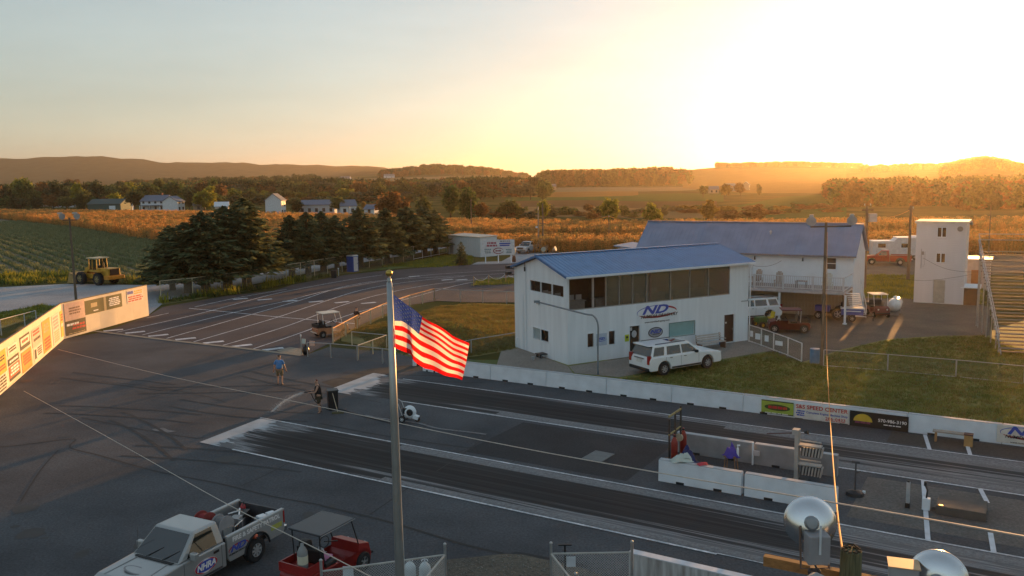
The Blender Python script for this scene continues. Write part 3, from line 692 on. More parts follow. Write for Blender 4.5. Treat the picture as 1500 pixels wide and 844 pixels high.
    b = MB(); b.tube([(-.10, 5.15, 6.35), (-.10, 5.38, 6.28), (-.10, 5.42, 5.65)], .02, 6); b.box((-.1, 5.42, 5.78), (.08, .09, .3)); b.build('antenna', BLACK, t)
    b = MB(); b.tube([(-.05, 5.85, 4.0), (-.05, 5.85, .1)], .022, 6); b.build('conduit', WHITE, t)
    for z, y in ((5.78, 7.25), (5.35, 7.28)):
        b = MB(); b.box((-.35, y + .05, z), (.34, .30, .22)); b.tube([(-.2, y, z - .05), (0.05, y - .1, z - .15)], .03, 6); b.lathe([(.10, 0), (.13, .1)], 12, 0, Matrix.Translation((-.5, y, z)) @ Matrix.Rotation(R(-90), 4, 'Y'))
        b.build('loudspeaker', BLACK, t)
    b = MB(); b.box((-.06, 3.68, 3.62), (.12, .34, .16)); b.build('wall_bracket', mat('grey_bracket', (.35, .36, .37), .6), t)
    b = MB(); b.box((-.05, 6.9, .35), (.12, .14, .7)); b.build('vent_pipe', WHITE, t)
    b = MB(); b.tube([(L + .1, .2, 5.5), (L + .12, .1, 3.3), (L - .1, -.05, 2.95), (L - .7, -.03, 2.95)], .02, 5); b.build('cable', BLACK, t)
    b = MB(); b.box((0.02, 0.02, 2.88), (.09, .09, 5.7)); b.build('corner_trim', WHITE, t)
    # ridge fittings: two small horn speakers on the near ridge end
    for x in (.35, 1.05):
        b = MB(); b.tube([(x, 3.58, 6.85), (x, 3.58, 7.15)], .025, 6); b.lathe([(.04, 0), (.17, .22)], 12, 0, Matrix.Translation((x, 3.5, 7.2)) @ Euler((R(70), 0, R(-40 if x < .5 else 35))).to_matrix().to_4x4())
        b.build('horn_speaker', mat('tan_horn', (.42, .36, .27), .5), rf)
    return t
TOWER = timing_tower()
def tower_pt(x, y, z=0): return Matrix.Translation((*T_O, 0)) @ Matrix.Rotation(TA28, 4, 'Z') @ Vector((x, y, z))
# signs on the tower front
def wall_sign(name, label, x, z, wd, hg, m, rzz=TA28, O=None, cat='sign'):
    p = tower_pt(x, -.015, 0) if O is None else O
    t = thing(name, label, cat, (p.x, p.y, z), rzz); b = MB(); b.box((0, 0, 0), (wd, .018, hg)); b.build('sign_board', m, t); return t
s = wall_sign('wall_sign', 'pale blue sign with a small oval logo between two low windows', 2.6, 1.42, .82, .80, mat('pale_blue_board', (.42, .50, .60), .6))
b = MB(); swoosh(b, .36, .14, .05, R(0), R(358), 0, Matrix.Translation((0, -.012, 0)) @ FRONT); b.build('logo_swoosh', mat('logo_blue', ()), s)
text_obj('ND', .2, mat('logo_blue', ()), s, (0, -.014, .02), (R(90), 0, 0), sx=1.4, shear=.3, bold=.03)
s = wall_sign('notice_sign', 'small yellow-green notice beside the glass entrance door', 4.64, 1.30, .34, .46, mat('yellow_green_board', (.45, .55, .03), .6))
b = MB(); b.box((0, -.012, .05), (.16, .006, .16)); b.box((0, -.012, -.12), (.22, .006, .03)); b.build('print', TEXTK, s)
s = thing('oval_sign', 'dark oval sign with blue lettering right of the entrance door', 'sign', tower_pt(7.02, -.006, 1.45), TA28)
b = MB(); b.prism(ellipse(.62, .36), .012, 0, FRONT); b.build('sign_board', mat('near_black_board', (.03, .035, .045), .5), s)
b = MB(); b.prism(ellipse(.54, .29), .006, 0, Matrix.Translation((0, -.012, 0)) @ FRONT); b.build('sign_ring', mat('pale_sticker', ()), s)
b = MB(); b.prism(ellipse(.51, .26), .006, 0, Matrix.Translation((0, -.015, 0)) @ FRONT); b.build('sign_face', mat('sign_grey', (.25, .29, .33), .5), s)
text_obj('ND', .34, mat('logo_blue', ()), s, (-.03, -.026, .05), (R(90), 0, 0), sx=1.7, shear=.3, bold=.04)
b = MB(); b.box((0.04, -.024, -.12), (.6, .004, .05)); b.build('print', TEXTK, s)

# ---------------------------------------------------------------- clubhouse with deck
C_O = Vector((25.87, 71.70, 0))
def club_pt(x, y, z=0): return C_O + Matrix.Rotation(TA, 4, 'Z') @ Vector((x, y, z))
ROOF2 = mat('faded_blue_grey_roof', (.19, .25, .37), .5, var=.12, scale=.8, spec=.4)
BOARD = mat('beige_board_siding', (.36, .32, .25), .8, var=.1)
def clubhouse():
    t = thing('clubhouse', 'long white clubhouse with pale blue roof and raised deck behind the tower', 'building', C_O, TA)
    x0, x1, D, H, RZ = -16.2, 2.85, 5.6, 5.25, 7.62; L = x1 - x0
    b = MB(); M = Matrix.Translation((x0, 0, 0)); wall_mesh(b, L, H, .16, [(x0 * -1 + .73, x0 * -1 + 1.45, 4.02, 4.95), (L - 9.2, L - 8.3, 2.72, 4.75)], M=M)
    wall_mesh(b, L, H, .16, [], M=Matrix.Translation((x0, D - .16, 0)))
    wall_mesh(b, D - .33, H, .16, [], M=Matrix.Translation((x0 + .16, .165, 0)) @ Matrix.Rotation(R(90), 4, 'Z')); wall_mesh(b, D - .33, H, .16, [], M=Matrix.Translation((x1, .165, 0)) @ Matrix.Rotation(R(90), 4, 'Z'))
    for x in (x0 + .003, x1 - .163): b.add([(x, .16, H), (x, D - .16, H), (x, D / 2, RZ - .08), (x + .16, .16, H), (x + .16, D - .16, H), (x + .16, D / 2, RZ - .08)], [(0, 2, 1), (3, 4, 5), (0, 1, 4, 3), (1, 2, 5, 4), (2, 0, 3, 5)])
    b.build('wall', WHITE, t)
    b = MB(); oh, ov, dz = .4, .25, .09
    for y0 in (-oh, D + oh):
        e = H + .02 - oh * .38
        b.add([(x0 - ov, y0, e), (x1 + ov, y0, e), (x1 + ov, D / 2, RZ), (x0 - ov, D / 2, RZ), (x0 - ov, y0, e + dz), (x1 + ov, y0, e + dz), (x1 + ov, D / 2, RZ + dz), (x0 - ov, D / 2, RZ + dz)],
              [(0, 3, 2, 1), (4, 5, 6, 7), (0, 1, 5, 4), (1, 2, 6, 5), (2, 3, 7, 6), (3, 0, 4, 7)])
    rf = b.build('roof', ROOF2, t)
    b = MB()
    for i in range(48):
        x = x0 - ov + .1 + (L + 2 * ov - .2) * i / 47
        for y0 in (-oh, D + oh): b.tube([(x, y0, H + .02 - oh * .38 + dz + .008), (x, D / 2, RZ + dz + .008)], .018, 4)
    stuff(b.build('roof_rib', ROOF2, rf))
    b = MB(); b.box((x0 + L / 2, -oh - .05, H - .13), (L + 2 * ov, .1, .14)); b.build('gutter', mat('grey_gutter', (.20, .20, .22), .6), rf)
    b = MB(); b.tube([(-4.4, 1.6, 6.3), (-4.4, 1.6, 6.95)], .07, 8); b.lathe([(.14, 0), (.05, .14)], 10, 0, Matrix.Translation((-4.4, 1.6, 6.95))); b.build('vent_pipe', mat('pale_vent', (.5, .5, .5), .5), rf)
    b = MB(); b.box((x0 + L / 2, D / 2, RZ + .11), (L + 2 * ov, .35, .05)); b.build('ridge_cap', ROOF2, rf)
    # boarded lower wall, board by board
    bm_ = MB(); bm_.box((0, 0, 0), (.262, .05, 2.3)); base = None
    xs = np.arange(x0 + .2, x1 - .1, .275)
    for i, x in enumerate(xs):
        if base is None: base = bm_.build('wall_board', BOARD, t); o = base
        else: o = link('wall_board', base.data, t)
        o.location = (x, -.028 - .006 * (i % 3 == 0), 1.17)
    # window, doorway, sconces
    b = MB(); rect_frame(b, .73, 1.45, 4.02, 4.95, .06, -.012, .05); f = b.build('window_frame', WHITE, t)
    b = MB(); b.box((1.09, .07, 4.485), (.72, .012, .93)); b.build('window_pane', mat('window_glass_clubhouse', (.05, .045, .04), .04, spec=.8), f)
    b = MB(); b.box((1.09, .05, 4.49), (.72, .03, .04)); b.build('sash_bar', WHITE, f)
    b = MB(); b.box((x1 - 8.75, .06, 3.735), (.9, .06, 2.03)); b.build('door', mat('white_door', (.6, .62, .64), .5), t)
    for x in (-1.23, -5.31, -11.5):
        b = MB(); b.box((x, -.09, 4.74), (.12, .12, .26), taper=.7); b.box((x, -.05, 4.9), (.06, .1, .06)); b.build('wall_lantern', DKGREY, t)
    # deck
    dk = 3.7; b = MB()
    b.box((x0 + L / 2, -dk / 2, 2.50), (L, dk - .04, .16)); b.box((x0 + L / 2, -dk + .0, 2.50), (L + .02, .05, .26))
    deck = b.build('deck', mat('grey_white_deck', (.42, .42, .43), .75, var=.12), t)
    b0 = MB(); b0.box((0, 0, 0), (L, .135, .03)); bd = None
    for k in range(25):
        if bd is None: bd = b0.build('deck_plank', mat('deck_plank_wood', (.33, .31, .30), .8, var=.15), deck); o = bd
        else: o = link('deck_plank', bd.data, deck)
        o.location = (x0 + L / 2, -.1 - k * .146, 2.597)
    for x in (2.9, -2.26, -7.5, -12.7, x0 + .1):
        b = MB(); b.box((x, -dk + .16, 1.185), (.15, .15, 2.36)); b.box((x, -dk + .16, .05), (.3, .3, .1)); b.build('deck_post', WHITE, t)
    rl = MB(); rl.box((x0 + L / 2, -dk + .06, 3.72), (L, .09, .05)); rl.box((x0 + L / 2, -dk + .06, 2.74), (L, .05, .05)); rl.box((x1 - .05, -dk / 2, 3.72), (.09, dk - .2, .05)); rl.box((x1 - .05, -dk / 2, 2.74), (.05, dk - .2, .05))
    for k in range(9): rl.box((x0 + .1 + (L - .2) * k / 8, -dk + .06, 3.2), (.1, .1, 1.16))
    rr = rl.build('railing', mat('white_railing', (.55, .55, .56), .6), t)
    b0 = MB(); b0.box((0, 0, 0), (.035, .035, .93)); bal = None
    for k in range(112):
        x = x0 + .2 + (L - .4) * k / 111
        if bal is None: bal = b0.build('baluster', mat('white_railing', ()), rr); o = bal
        else: o = link('baluster', bal.data, rr)
        o.location = (x, -dk + .06, 3.23)
    # stair down the right end
    st = MB()
    for k in range(12): st.box((x1 + .55, -dk + .6 + k * .27, 2.45 - k * .205), (1.0, .27, .05))
    st.add([(x1 + 1.06, -dk + .45, 2.55), (x1 + 1.06, -dk + 3.75, .05), (x1 + 1.06, -dk + 3.75, .25), (x1 + 1.06, -dk + .45, 2.75), (x1 + 1.11, -dk + .45, 2.55), (x1 + 1.11, -dk + 3.75, .05), (x1 + 1.11, -dk + 3.75, .25), (x1 + 1.11, -dk + .45, 2.75)], [(0, 1, 2, 3), (4, 7, 6, 5), (0, 4, 5, 1), (3, 2, 6, 7), (0, 3, 7, 4), (1, 5, 6, 2)])
    s_ = st.build('stair', WHITE, t)
    b = MB(); b.tube([(x1 + 1.08, -dk + .5, 3.7), (x1 + 1.08, -dk + 3.7, 1.1), (x1 + 1.08, -dk + 3.7, .1)], .035, 6); b.tube([(x1 + 1.08, -dk + .5, 3.7), (x1 + 1.08, -dk + .5, 2.6)], .035, 6); b.build('handrail', WHITE, s_)
    # annex with its own blue roof at the left end
    b = MB(); b.box((x0 - 1.4, 3.2, 2.55), (2.7, 4.0, 5.1)); b.build('annex_wall', WHITE, t)
    b = MB(); b.box((x0 - 1.5, 3.2, 5.22), (3.1, 4.6, .12), ry=R(6)); b.build('annex_roof', ROOF2, t)
    return t
clubhouse()

# ---------------------------------------------------------------- announcer tower
A_O = G(1338, 443); A_ANG = R(-31.2)
def announcer_tower():
    t = thing('announcer_tower', 'tall narrow white clapboard tower with flat roof near the bleachers', 'tower', A_O, A_ANG)
    W, D, H = 4.08, 4.0, 7.32
    b = MB(); wall_mesh(b, W, H, .14, [(1.76, 2.44, 6.12, 6.95), (1.76, 2.44, 3.80, 4.60), (1.6, 2.55, .06, 2.16)])
    b.box((W / 2, D / 2 + .08, H / 2), (W - .006, D - .16, H - .004)); b.build('wall', mat('white_clapboard_wall', (.60, .60, .62), .7), t)
    b0 = MB(); b0.add([(0, 0, 0), (1, 0, 0), (1, -.022, 0), (0, -.022, 0), (0, 0, .2), (1, 0, .2), (1, -.006, .2), (0, -.006, .2)], [(0, 1, 2, 3), (4, 7, 6, 5), (3, 2, 6, 7), (0, 3, 7, 4), (1, 5, 6, 2)])
    base = None; CL = mat('white_clapboard', (.62, .62, .64), .7, var=.05); n = 0
    holes = [(1.70, 2.50, 6.06, 7.0), (1.70, 2.50, 3.74, 4.66), (1.55, 2.6, 0, 2.2)]
    for k in range(36):
        z = .02 + k * .203; segs = [(0, W)]
        for a, c, lo, hi in holes:
            if z + .2 > lo and z < hi: segs = [(0, a), (c, W)]
        for a, c in segs:
            if base is None: base = b0.build('clapboard', CL, t); o = base
            else: o = link('clapboard', base.data, t)
            o.location = (a, -.002, z); o.scale = (c - a, 1, 1)
    b = MB(); b.box((W / 2, D / 2, H + .10), (W + .3, D + .3, .2)); b.build('roof', mat('pale_roof_edge', (.62, .60, .52), .7), t)
    for lo, hi in ((6.12, 6.95), (3.80, 4.60)):
        b = MB(); rect_frame(b, 1.76, 2.44, lo, hi, .05, -.02, .05); b.box((2.10, -.01, (lo + hi) / 2), (.09, .05, hi - lo)); f = b.build('window_frame', WHITE, t)
        for xx in (1.91, 2.29):
            b = MB(); b.box((xx, .05, (lo + hi) / 2), (.30, .012, hi - lo)); b.build('window_pane', mat('warm_dark_pane', (.10, .05, .02), .1, spec=.7), f)
    b = MB(); b.box((2.075, .05, 1.11), (.93, .05, 2.08)); d = b.build('door', mat('beige_door', (.42, .40, .34), .7), t)
    b = MB(); b.ball((2.44, .0, 1.05), .035, seg=6); b.build('door_handle', STEEL, d)
    b = MB(); b.lathe([(.09, 0), (.24, .3)], 14, 0, Matrix.Translation((3.58, -.1, 6.92)) @ Matrix.Rotation(R(100), 4, 'X')); b.box((3.58, -.04, 6.92), (.12, .12, .12)); b.build('horn_speaker', mat('grey_horn', (.25, .24, .23), .5), t)
    b = MB(); b.lathe([(.06, 0), (.2, .28)], 12, 0, Matrix.Translation((W + .15, .4, 7.3)) @ Matrix.Rotation(R(75), 4, 'Y')); b.build('horn_speaker', mat('grey_horn', ()), t)
    b = MB(); b.tube([(.5, -.06, 5.0), (.5, -.06, 3.2)], .02, 5); b.box((.62, -.07, 4.6), (.18, .08, .3)); b.tube([(.8, -.05, 4.75), (.8, -.05, 3.6), (.66, -.05, 3.3)], .012, 5); b.build('conduit', mat('grey_conduit', (.25, .25, .26), .6), t)
announcer_tower()
# small block building right of it, glimpsed between tower and bleachers
p = G(1424, 424); t = thing('block_shed', 'small pale shed with white flat roof right of the announcer tower', 'shed', p, R(-31))
b = MB(); b.box((.0, 1.5, 1.5), (3.0, 3.0, 3.0)); b.build('wall', mat('pinkish_shed_wall', (.45, .40, .38), .8), t)
b = MB(); b.box((0, 1.5, 3.08), (3.3, 3.3, .14)); b.build('roof', WHITE, t)
b = MB(); b.box((0.3, -.02, 1.0), (.9, .05, 2.0)); b.build('door', mat('orange_brown_door', (.30, .13, .05), .6), t)
p = G(1417, 447); t = thing('ticket_hut', 'low hut with white roof panel at the foot of the announcer tower', 'hut', p, R(-31))
b = MB(); b.box((.2, .5, .8), (1.3, 1.0, 1.6)); b.build('wall', mat('dark_brown_hut', (.12, .07, .04), .8), t)
b = MB(); b.box((.2, .5, 1.68), (1.6, 1.4, .08), rx=R(8)); b.build('roof', WHITE, t)

# ---------------------------------------------------------------- bleachers
def bleachers():
    BA = R(-21.5); F = G(1463, 522); t = thing('bleachers', 'large grey bleachers with long plank rows at right edge', 'bleachers', F, BA)
    L, n, run, rise = 26.0, 16, .72, .36
    b0 = MB(); b0.box((L / 2, 0, 0), (L, .34, .045)); PL = mat('weathered_bench_plank', (.24, .205, .17), .95, spec=.1, var=.2, scale=.8, stretch=(.3, 6, 1))
    b1 = MB(); b1.box((L / 2, 0, 0), (L, .36, .045)); s0 = f0 = None
    for k in range(n):
        y, z = .3 + k * run, .5 + k * rise
        if s0 is None: s0 = b0.build('seat_plank', PL, t); f0 = b1.build('foot_plank', mat('foot_plank_wood', (.20, .17, .14), .95, spec=.1, var=.2), t); o, q = s0, f0
        else: o = link('seat_plank', s0.data, t); q = link('foot_plank', f0.data, t)
        o.location = (0, y, z); q.location = (0, y + .36, z - .28)
    b = MB()
    for i in range(8):
        x = .15 + i * (L - .3) / 7; b.tube([(x, .2, .12), (x, .3 + n * run, .12 + n * rise)], .05, 6)
        for k in range(0, n, 3): b.tube([(x, .3 + k * run, 0), (x, .3 + k * run, .1 + k * rise)], .04, 6)
        b.tube([(x, .3 + n * run, 0), (x, .3 + n * run, .1 + n * rise)], .05, 6)
    b.build('frame', STEEL, t)
    b = MB()
    for z in (.55, 1.0): b.tube([(0, .1, .42 + z), (0, .3 + n * run, .42 + n * rise + z)], .028, 6)
    for k in range(0, n + 1, 3): b.tube([(0, .3 + k * run, .2 + k * rise), (0, .3 + k * run, 1.45 + k * rise)], .028, 6)
    for z in (.55, 1.0): b.tube([(0, .3 + n * run, .42 + n * rise + z), (L, .3 + n * run, .42 + n * rise + z)], .028, 6)
    b.build('handrail', STEEL, t)
bleachers()

# ---------------------------------------------------------------- left sign wall
W_O = G(93, 497)
WN = heading((0, 0, 0), (5.7, -18.2, 0)); WF = heading((0, 0, 0), (1.9, 11.3, 0))
CREAM = mat('cream_painted_plywood', (.66, .60, .48), .75, var=.07, scale=.7)
def sign_wall():
    t = thing('sign_wall', 'tall cream board wall hung with advertising banners, bent at a corner', 'wall', W_O, 0)
    for ang, L, n, side in ((WN, 27.0, 11, -1), (WF, 11.65, 5, 1)):
        pc = L / n; b0 = MB(); b0.box((pc / 2, 0, 1.42), (pc - .012, .06, 2.84)); base = None
        for k in range(n):
            if base is None: base = b0.build('wall_panel', CREAM, t); o = base
            else: o = link('wall_panel', base.data, t)
            o.location = (math.cos(ang) * pc * k, math.sin(ang) * pc * k, .01); o.rotation_euler = (0, 0, ang)
        b = MB(); M = Matrix.Rotation(ang, 4, 'Z'); bb = MB(); bb.box((L / 2, 0, 2.875), (L, .12, .05))
        for k in range(n + 1): bb.box((pc * k, (-.12 if ang == WN else .12) * (1 if ang != WN else 1), 1.3), (.1, .1, 2.6))
        o = bb.build('wall_cap', mat('brown_cap_board', (.18, .13, .08), .8), t); o.rotation_euler = (0, 0, ang)
sign_wall()
def bars(mb, x0, x1, z0, z1, rows, y, mi=0, rr=None, fill=.5, words=True):
    """rows of unreadable print"""
    rr = rr or random; h = (z1 - z0) / rows
    for k in range(rows):
        z = z1 - (k + .5) * h; x = x0 + (x1 - x0) * rr.uniform(0, .12); xe = x1 - (x1 - x0) * rr.uniform(0, .12)
        while x < xe:
            wd = min(xe - x, (x1 - x0) * rr.uniform(.1, .3)) if words else xe - x
            mb.box((x + wd / 2, y, z), (wd, .006, h * fill), mi); x += wd + (x1 - x0) * .035
INKS = {'k': TEXTK, 'w': TEXTW, 'r': TEXTR, 'b': TEXTB}
def wall_banner(label, ang, corners, base, prints, seed, name='advertising_banner', O=None, face=1, group=None):
    """corners: photo pixels (left-top, right-top, right-bottom, left-bottom) on the wall plane; prints: (ink, x0, x1, z0, z1, rows) in 0..1"""
    O = W_O if O is None else O
    q = [on_plane(O, ang, *c) for c in corners]
    a = (q[0][0] + q[3][0]) / 2; c = (q[1][0] + q[2][0]) / 2; z1 = (q[0][1] + q[1][1]) / 2; z0 = (q[2][1] + q[3][1]) / 2
    X = Vector((math.cos(ang), math.sin(ang), 0)); N = Vector((-X.y, X.x, 0))
    # face the camera side
    off = N * (.05 if (N.dot(Vector((0, 0, 0)) - Vector(O)) > 0) else -.05)
    lo, hi = min(a, c), max(a, c); ctr = Vector((O[0], O[1], 0)) + X * (lo + hi) / 2 + off
    # local frame whose -y looks to the camera side
    rz = ang if off.dot(N) < 0 else ang + math.pi
    wd, hg = hi - lo, z1 - z0
    t = thing(name, label, 'banner', (ctr.x, ctr.y, (z0 + z1) / 2), rz, group)
    b = MB(); b.box((0, 0, 0), (wd, .012, hg)); b.build('banner_sheet', base, t)
    rr = random.Random(seed); byink = {}
    for ink, x0, x1, a0, a1, rows in prints:
        m = byink.setdefault(ink, MB()); bars(m, (x0 - .5) * wd, (x1 - .5) * wd, (a0 - .5) * hg, (a1 - .5) * hg, rows, -.009, 0, rr, .62, rows > 0) if rows else m.box((((x0 + x1) / 2 - .5) * wd, -.008, ((a0 + a1) / 2 - .5) * hg), ((x1 - x0) * wd, .003, (a1 - a0) * hg))
    for ink, m in byink.items(): m.build('print', INKS[ink] if isinstance(ink, str) else ink, t)
    return t, wd, hg
def c1(*l): return [(x * .17778, 430 + y * .17773) for x, y in l]
def c2(*l): return [(90 + x * .11844, 400 + y * .11848) for x, y in l]
ORB = mat('orange_banner', (.60, .27, .05), .7); YEB = mat('yellow_orange_banner', (.62, .38, .05), .7); WHB = mat('white_banner', (.66, .62, .56), .7); DKB = mat('dark_banner', (.045, .045, .035), .7); REDB = mat('red_banner', (.48, .10, .06), .7); PINKB = mat('pinkish_banner', (.60, .42, .36), .7); GRN = mat('olive_green_banner', (.055, .065, .025), .7); TAN = mat('tan_ink', (.42, .34, .20), .7)
wall_banner('yellow and orange banner at the left edge of the photo', WN, c1((-45, 500), (38, 455), (48, 640), (-40, 700)), YEB, [('k', .05, .95, .55, .8, 2), ('r', .1, .9, .15, .4, 2)], 1)
wall_banner('white banner with brown stripes of print under the yellow one', WN, c1((-40, 705), (48, 640), (58, 770), (-30, 860)), WHB, [('k', .05, .95, .05, .95, 5)], 2)
wall_banner('white banner with black script above a dark banner, second column', WN, c1((52, 440), (130, 395), (134, 470), (56, 515)), WHB, [('k', .08, .92, .2, .8, 2)], 3)
wall_banner('dark green banner with white lettering above the red one', WN, c1((57, 545), (146, 490), (150, 545), (62, 595)), DKB, [('w', .1, .9, .25, .75, 1)], 4)
wall_banner('red banner with pale lettering at the foot of second column', WN, c1((66, 605), (153, 550), (163, 650), (76, 735)), REDB, [('w', .08, .92, .3, .95, 3), ('k', .0, 1, .0, .2, 0)], 5)
wall_banner('dark framed white banner with red script, third column top', WN, c1((153, 365), (232, 318), (243, 420), (163, 472)), DKB, [(WHB, .06, .94, .3, .85, 0), ('r', .12, .88, .4, .75, 1)], 6)
wall_banner('plain orange banner at the foot of third column', WN, c1((168, 488), (248, 440), (262, 590), (180, 665)), ORB, [('r', .1, .9, .3, .85, 4)], 7)
wall_banner('white banner with pink and black print, top of fourth column', WN, c1((250, 305), (325, 262), (338, 400), (262, 448)), PINKB, [('r', .1, .9, .6, .95, 2), ('k', .15, .9, .25, .5, 1)], 8)
wall_banner('white banner with a small black figure and print, fourth column foot', WN, c1((266, 455), (338, 408), (350, 500), (278, 560)), WHB, [('k', .08, .3, .1, .85, 0), ('k', .4, .95, .2, .9, 4)], 9)
wall_banner('tall orange banner fading to red, fifth column', WN, c1((335, 235), (402, 198), (420, 440), (358, 505)), ORB, [('r', .1, .9, .05, .45, 4), (TAN, .15, .85, .6, .9, 3)], 10)
wall_banner('pale grey banner with faint print, sixth column', WN, c1((420, 185), (478, 155), (492, 380), (435, 440)), mat('pale_grey_banner', (.50, .50, .47), .7), [(mat('grey_ink', (.25, .26, .29), .7), .1, .9, .5, .95, 4), (TAN, .1, .9, .05, .45, 5)], 11)
wall_banner('narrow orange and yellow banner next to the wall corner', WN, c1((488, 150), (515, 130), (528, 340), (500, 365)), YEB, [('r', .1, .9, .6, .9, 3), (WHB, .1, .9, .35, .55, 1)], 12)
wall_banner('pale pink banner with oval script right of the wall corner', WF, c2((25, 385), (275, 330), (290, 545), (35, 600)), PINKB, [(mat('brown_ink', (.22, .13, .09), .7), .2, .8, .3, .75, 3)], 13)
wall_banner('black banner with white and red lettering at wall foot', WF, c2((40, 605), (290, 545), (305, 715), (52, 780)), DKB, [('w', .05, .7, .6, .85, 1), ('r', .3, .98, .3, .75, 2), (TAN, .05, .95, .05, .12, 1)], 14)
t_, wd, hg = wall_banner('wide olive green banner with pale shirt shape and print', WF, c2((272, 355), (735, 245), (745, 405), (290, 530)), GRN, [(TAN, .16, .32, .45, .75, 0), ('w', .2, .34, .12, .25, 1), (TAN, .5, .56, 0, 1, 0), ('w', .62, .95, .2, .85, 5)], 15)
t_, wd, hg = wall_banner('white, red and blue banner near the right end of the wall', WF, c2((800, 225), (1000, 185), (1005, 325), (808, 385)), WHB, [('b', .03, .38, .7, .95, 0), (YEB, .42, .98, .6, .95, 2), ('r', .03, .97, .05, .55, 3)], 16)

# ---------------------------------------------------------------- concrete barriers
def barrier_mb(L=3.3, h=.86):
    b = MB(); prof = [(-.30, .0), (-.30, .10), (-.12, .36), (-.085, h), (.085, h), (.12, .36), (.30, .10), (.30, 0)]
    prof = [(-.16, 0), (-.16, .12), (-.13, h), (.13, h), (.16, .12), (.16, 0)]
    M = Matrix(((0, 0, 1, 0), (1, 0, 0, 0), (0, 1, 0, 0), (0, 0, 0, 1)))
    b.prism(prof, L, 0, M); return b
BASEB = barrier_mb()
def barrier(u, v, label, group, L=3.3, m=None, first=[None], h=None):
    t = thing('concrete_barrier', label, 'barrier', TV(u, v, 0.0), TA, group)
    if m is None: m = WHITEC
    k = 'bar' + m.name
    if k not in first_mesh: first_mesh[k] = BASEB.build('barrier_block', m, t, bevel=.012)
    else: o = link('barrier_block', first_mesh[k].data, t, bevel=.012)
    if 'cap' not in first_mesh:
        b = MB(); b.box((1.65, 0, .875), (3.28, .255, .02)); first_mesh['cap'] = b.build('cap_strip', mat('grey_top_edge', (.40, .41, .43), .8), t)
        b = MB(); b.box((.9, -.165, .05), (.32, .03, .1)); first_mesh['slot'] = b.build('drain_slot', BLACK, t); o2 = link('drain_slot', first_mesh['slot'].data, t); o2.location = (1.5, 0, 0)
    else:
        link('cap_strip', first_mesh['cap'].data, t)
        for dx in (0, 1.5): o2 = link('drain_slot', first_mesh['slot'].data, t); o2.location = (dx, 0, 0)
    return t
first_mesh = {}
BLAB = ['short white barrier piece that starts the far-lane row by the flag', 'far-lane white barrier segment seen right behind the flag', 'far-lane white barrier segment left of the platform trolley', 'far-lane white barrier segment below the near tower corner', 'far-lane white barrier segment at the bent pipe post', 'far-lane white barrier segment in front of the parked white vehicle', 'far-lane white barrier segment carrying the green and yellow banner end', 'far-lane white barrier segment behind the speed center banner', 'far-lane white barrier segment with the phone number banner', 'far-lane white barrier segment behind the plank bench', 'far-lane white barrier segment with the blue dragway logo at right edge']
for k in range(14):
    q = barrier(-31.2 + (k - 1) * 3.83 + (2.55 if k == 0 else 0), 42.5, BLAB[k] if k < len(BLAB) else f'white barrier segment of the far-lane row, {["first", "second", "third"][k - 11]} past the right edge of the photo', 'barrier row along the far lane')
    q.scale = (3.81 / 3.3 if k else 1.26 / 3.3, 1, 1)
barrier(-12.1, 30.98, 'white barrier in the middle strip with cloths lying on its end', None)
barrier(-8.68, 30.98, 'white barrier in the middle strip behind the big stadium lamp', None)
barrier(-12.75, 34.75, 'bare grey barrier facing the blue covered stool, white-topped', None, m=GREYC)
barrier(-9.35, 34.72, 'bare grey barrier beside the starting-light column', None, m=GREYC)
# banners on the far row
BF_O = TV(0, 42.335, 0)
def bpx(l): return l
t, wd, hg = wall_banner('green and yellow banner with red oval script on the far barriers', TA, [(1115.5, 584.5), (1162, 590), (1163.5, 609.5), (1116, 604)], mat('lime_green_banner', (.34, .42, .06), .7), [('k', .0, 1, .93, 1, 0), ('k', 0, 1, 0, .07, 0), ('w', .1, .9, .02, .1, 1)], 21, O=BF_O)
b = MB(); b.prism(ellipse(wd * .40, hg * .24), .006, 0, Matrix.Translation((0, -.008, 0)) @ FRONT); b.build('oval_print', mat('dark_olive_ink', (.07, .08, .02), .7), t)
b = MB(); bars(b, -wd * .3, wd * .34, -hg * .12, hg * .12, 1, -.018, 0, random.Random(3), .8); b.build('print', TEXTR, t)
t, wd, hg = wall_banner('white banner reading S&S Speed Center on the far barriers', TA, [(1164, 590.5), (1243.5, 600.5), (1244, 621.5), (1165, 611)], WHB, [('b', .02, .2, .15, .6, 3), ('r', .55, .95, .04, .1, 1)], 22, O=BF_O)
text_obj('S&S SPEED CENTER', .27, TEXTR, t, (0, -.016, hg * .33), (R(90), 0, 0), sx=1.05, bold=.02)
text_obj('Complete Engine Machine Shop', .15, TEXTB, t, (wd * .1, -.016, -hg * .02), (R(90), 0, 0), sx=1.0, bold=.012)
text_obj('286-0433', .19, TEXTR, t, (wd * .26, -.016, -hg * .3), (R(90), 0, 0), sx=1.3, bold=.012)
t, wd, hg = wall_banner('black banner with a yellow sun logo and a phone number', TA, [(1245, 600.5), (1331, 610.5), (1331, 634), (1245, 622)], mat('black_banner', (.025, .02, .016), .7), [], 23, O=BF_O)
b = MB(); b.prism([(math.cos(R(a)) * .42, math.sin(R(a)) * .36 - .1) for a in range(0, 181, 10)], .006, 0, Matrix.Translation((-wd * .27, -.008, 0)) @ FRONT); b.build('sun_print', mat('yellow_ink', (.6, .40, .04), .7), t)
b = MB(); bars(b, -wd * .43, -wd * .11, -hg * .3, -hg * .12, 1, -.014, 0, random.Random(5), .7); b.build('print', mat('plum_ink', (.22, .05, .12), .7), t)
text_obj('570-986-3190', .21, TEXTW, t, (wd * .23, -.014, hg * .05), (R(90), 0, 0), sx=1.05, bold=.012)
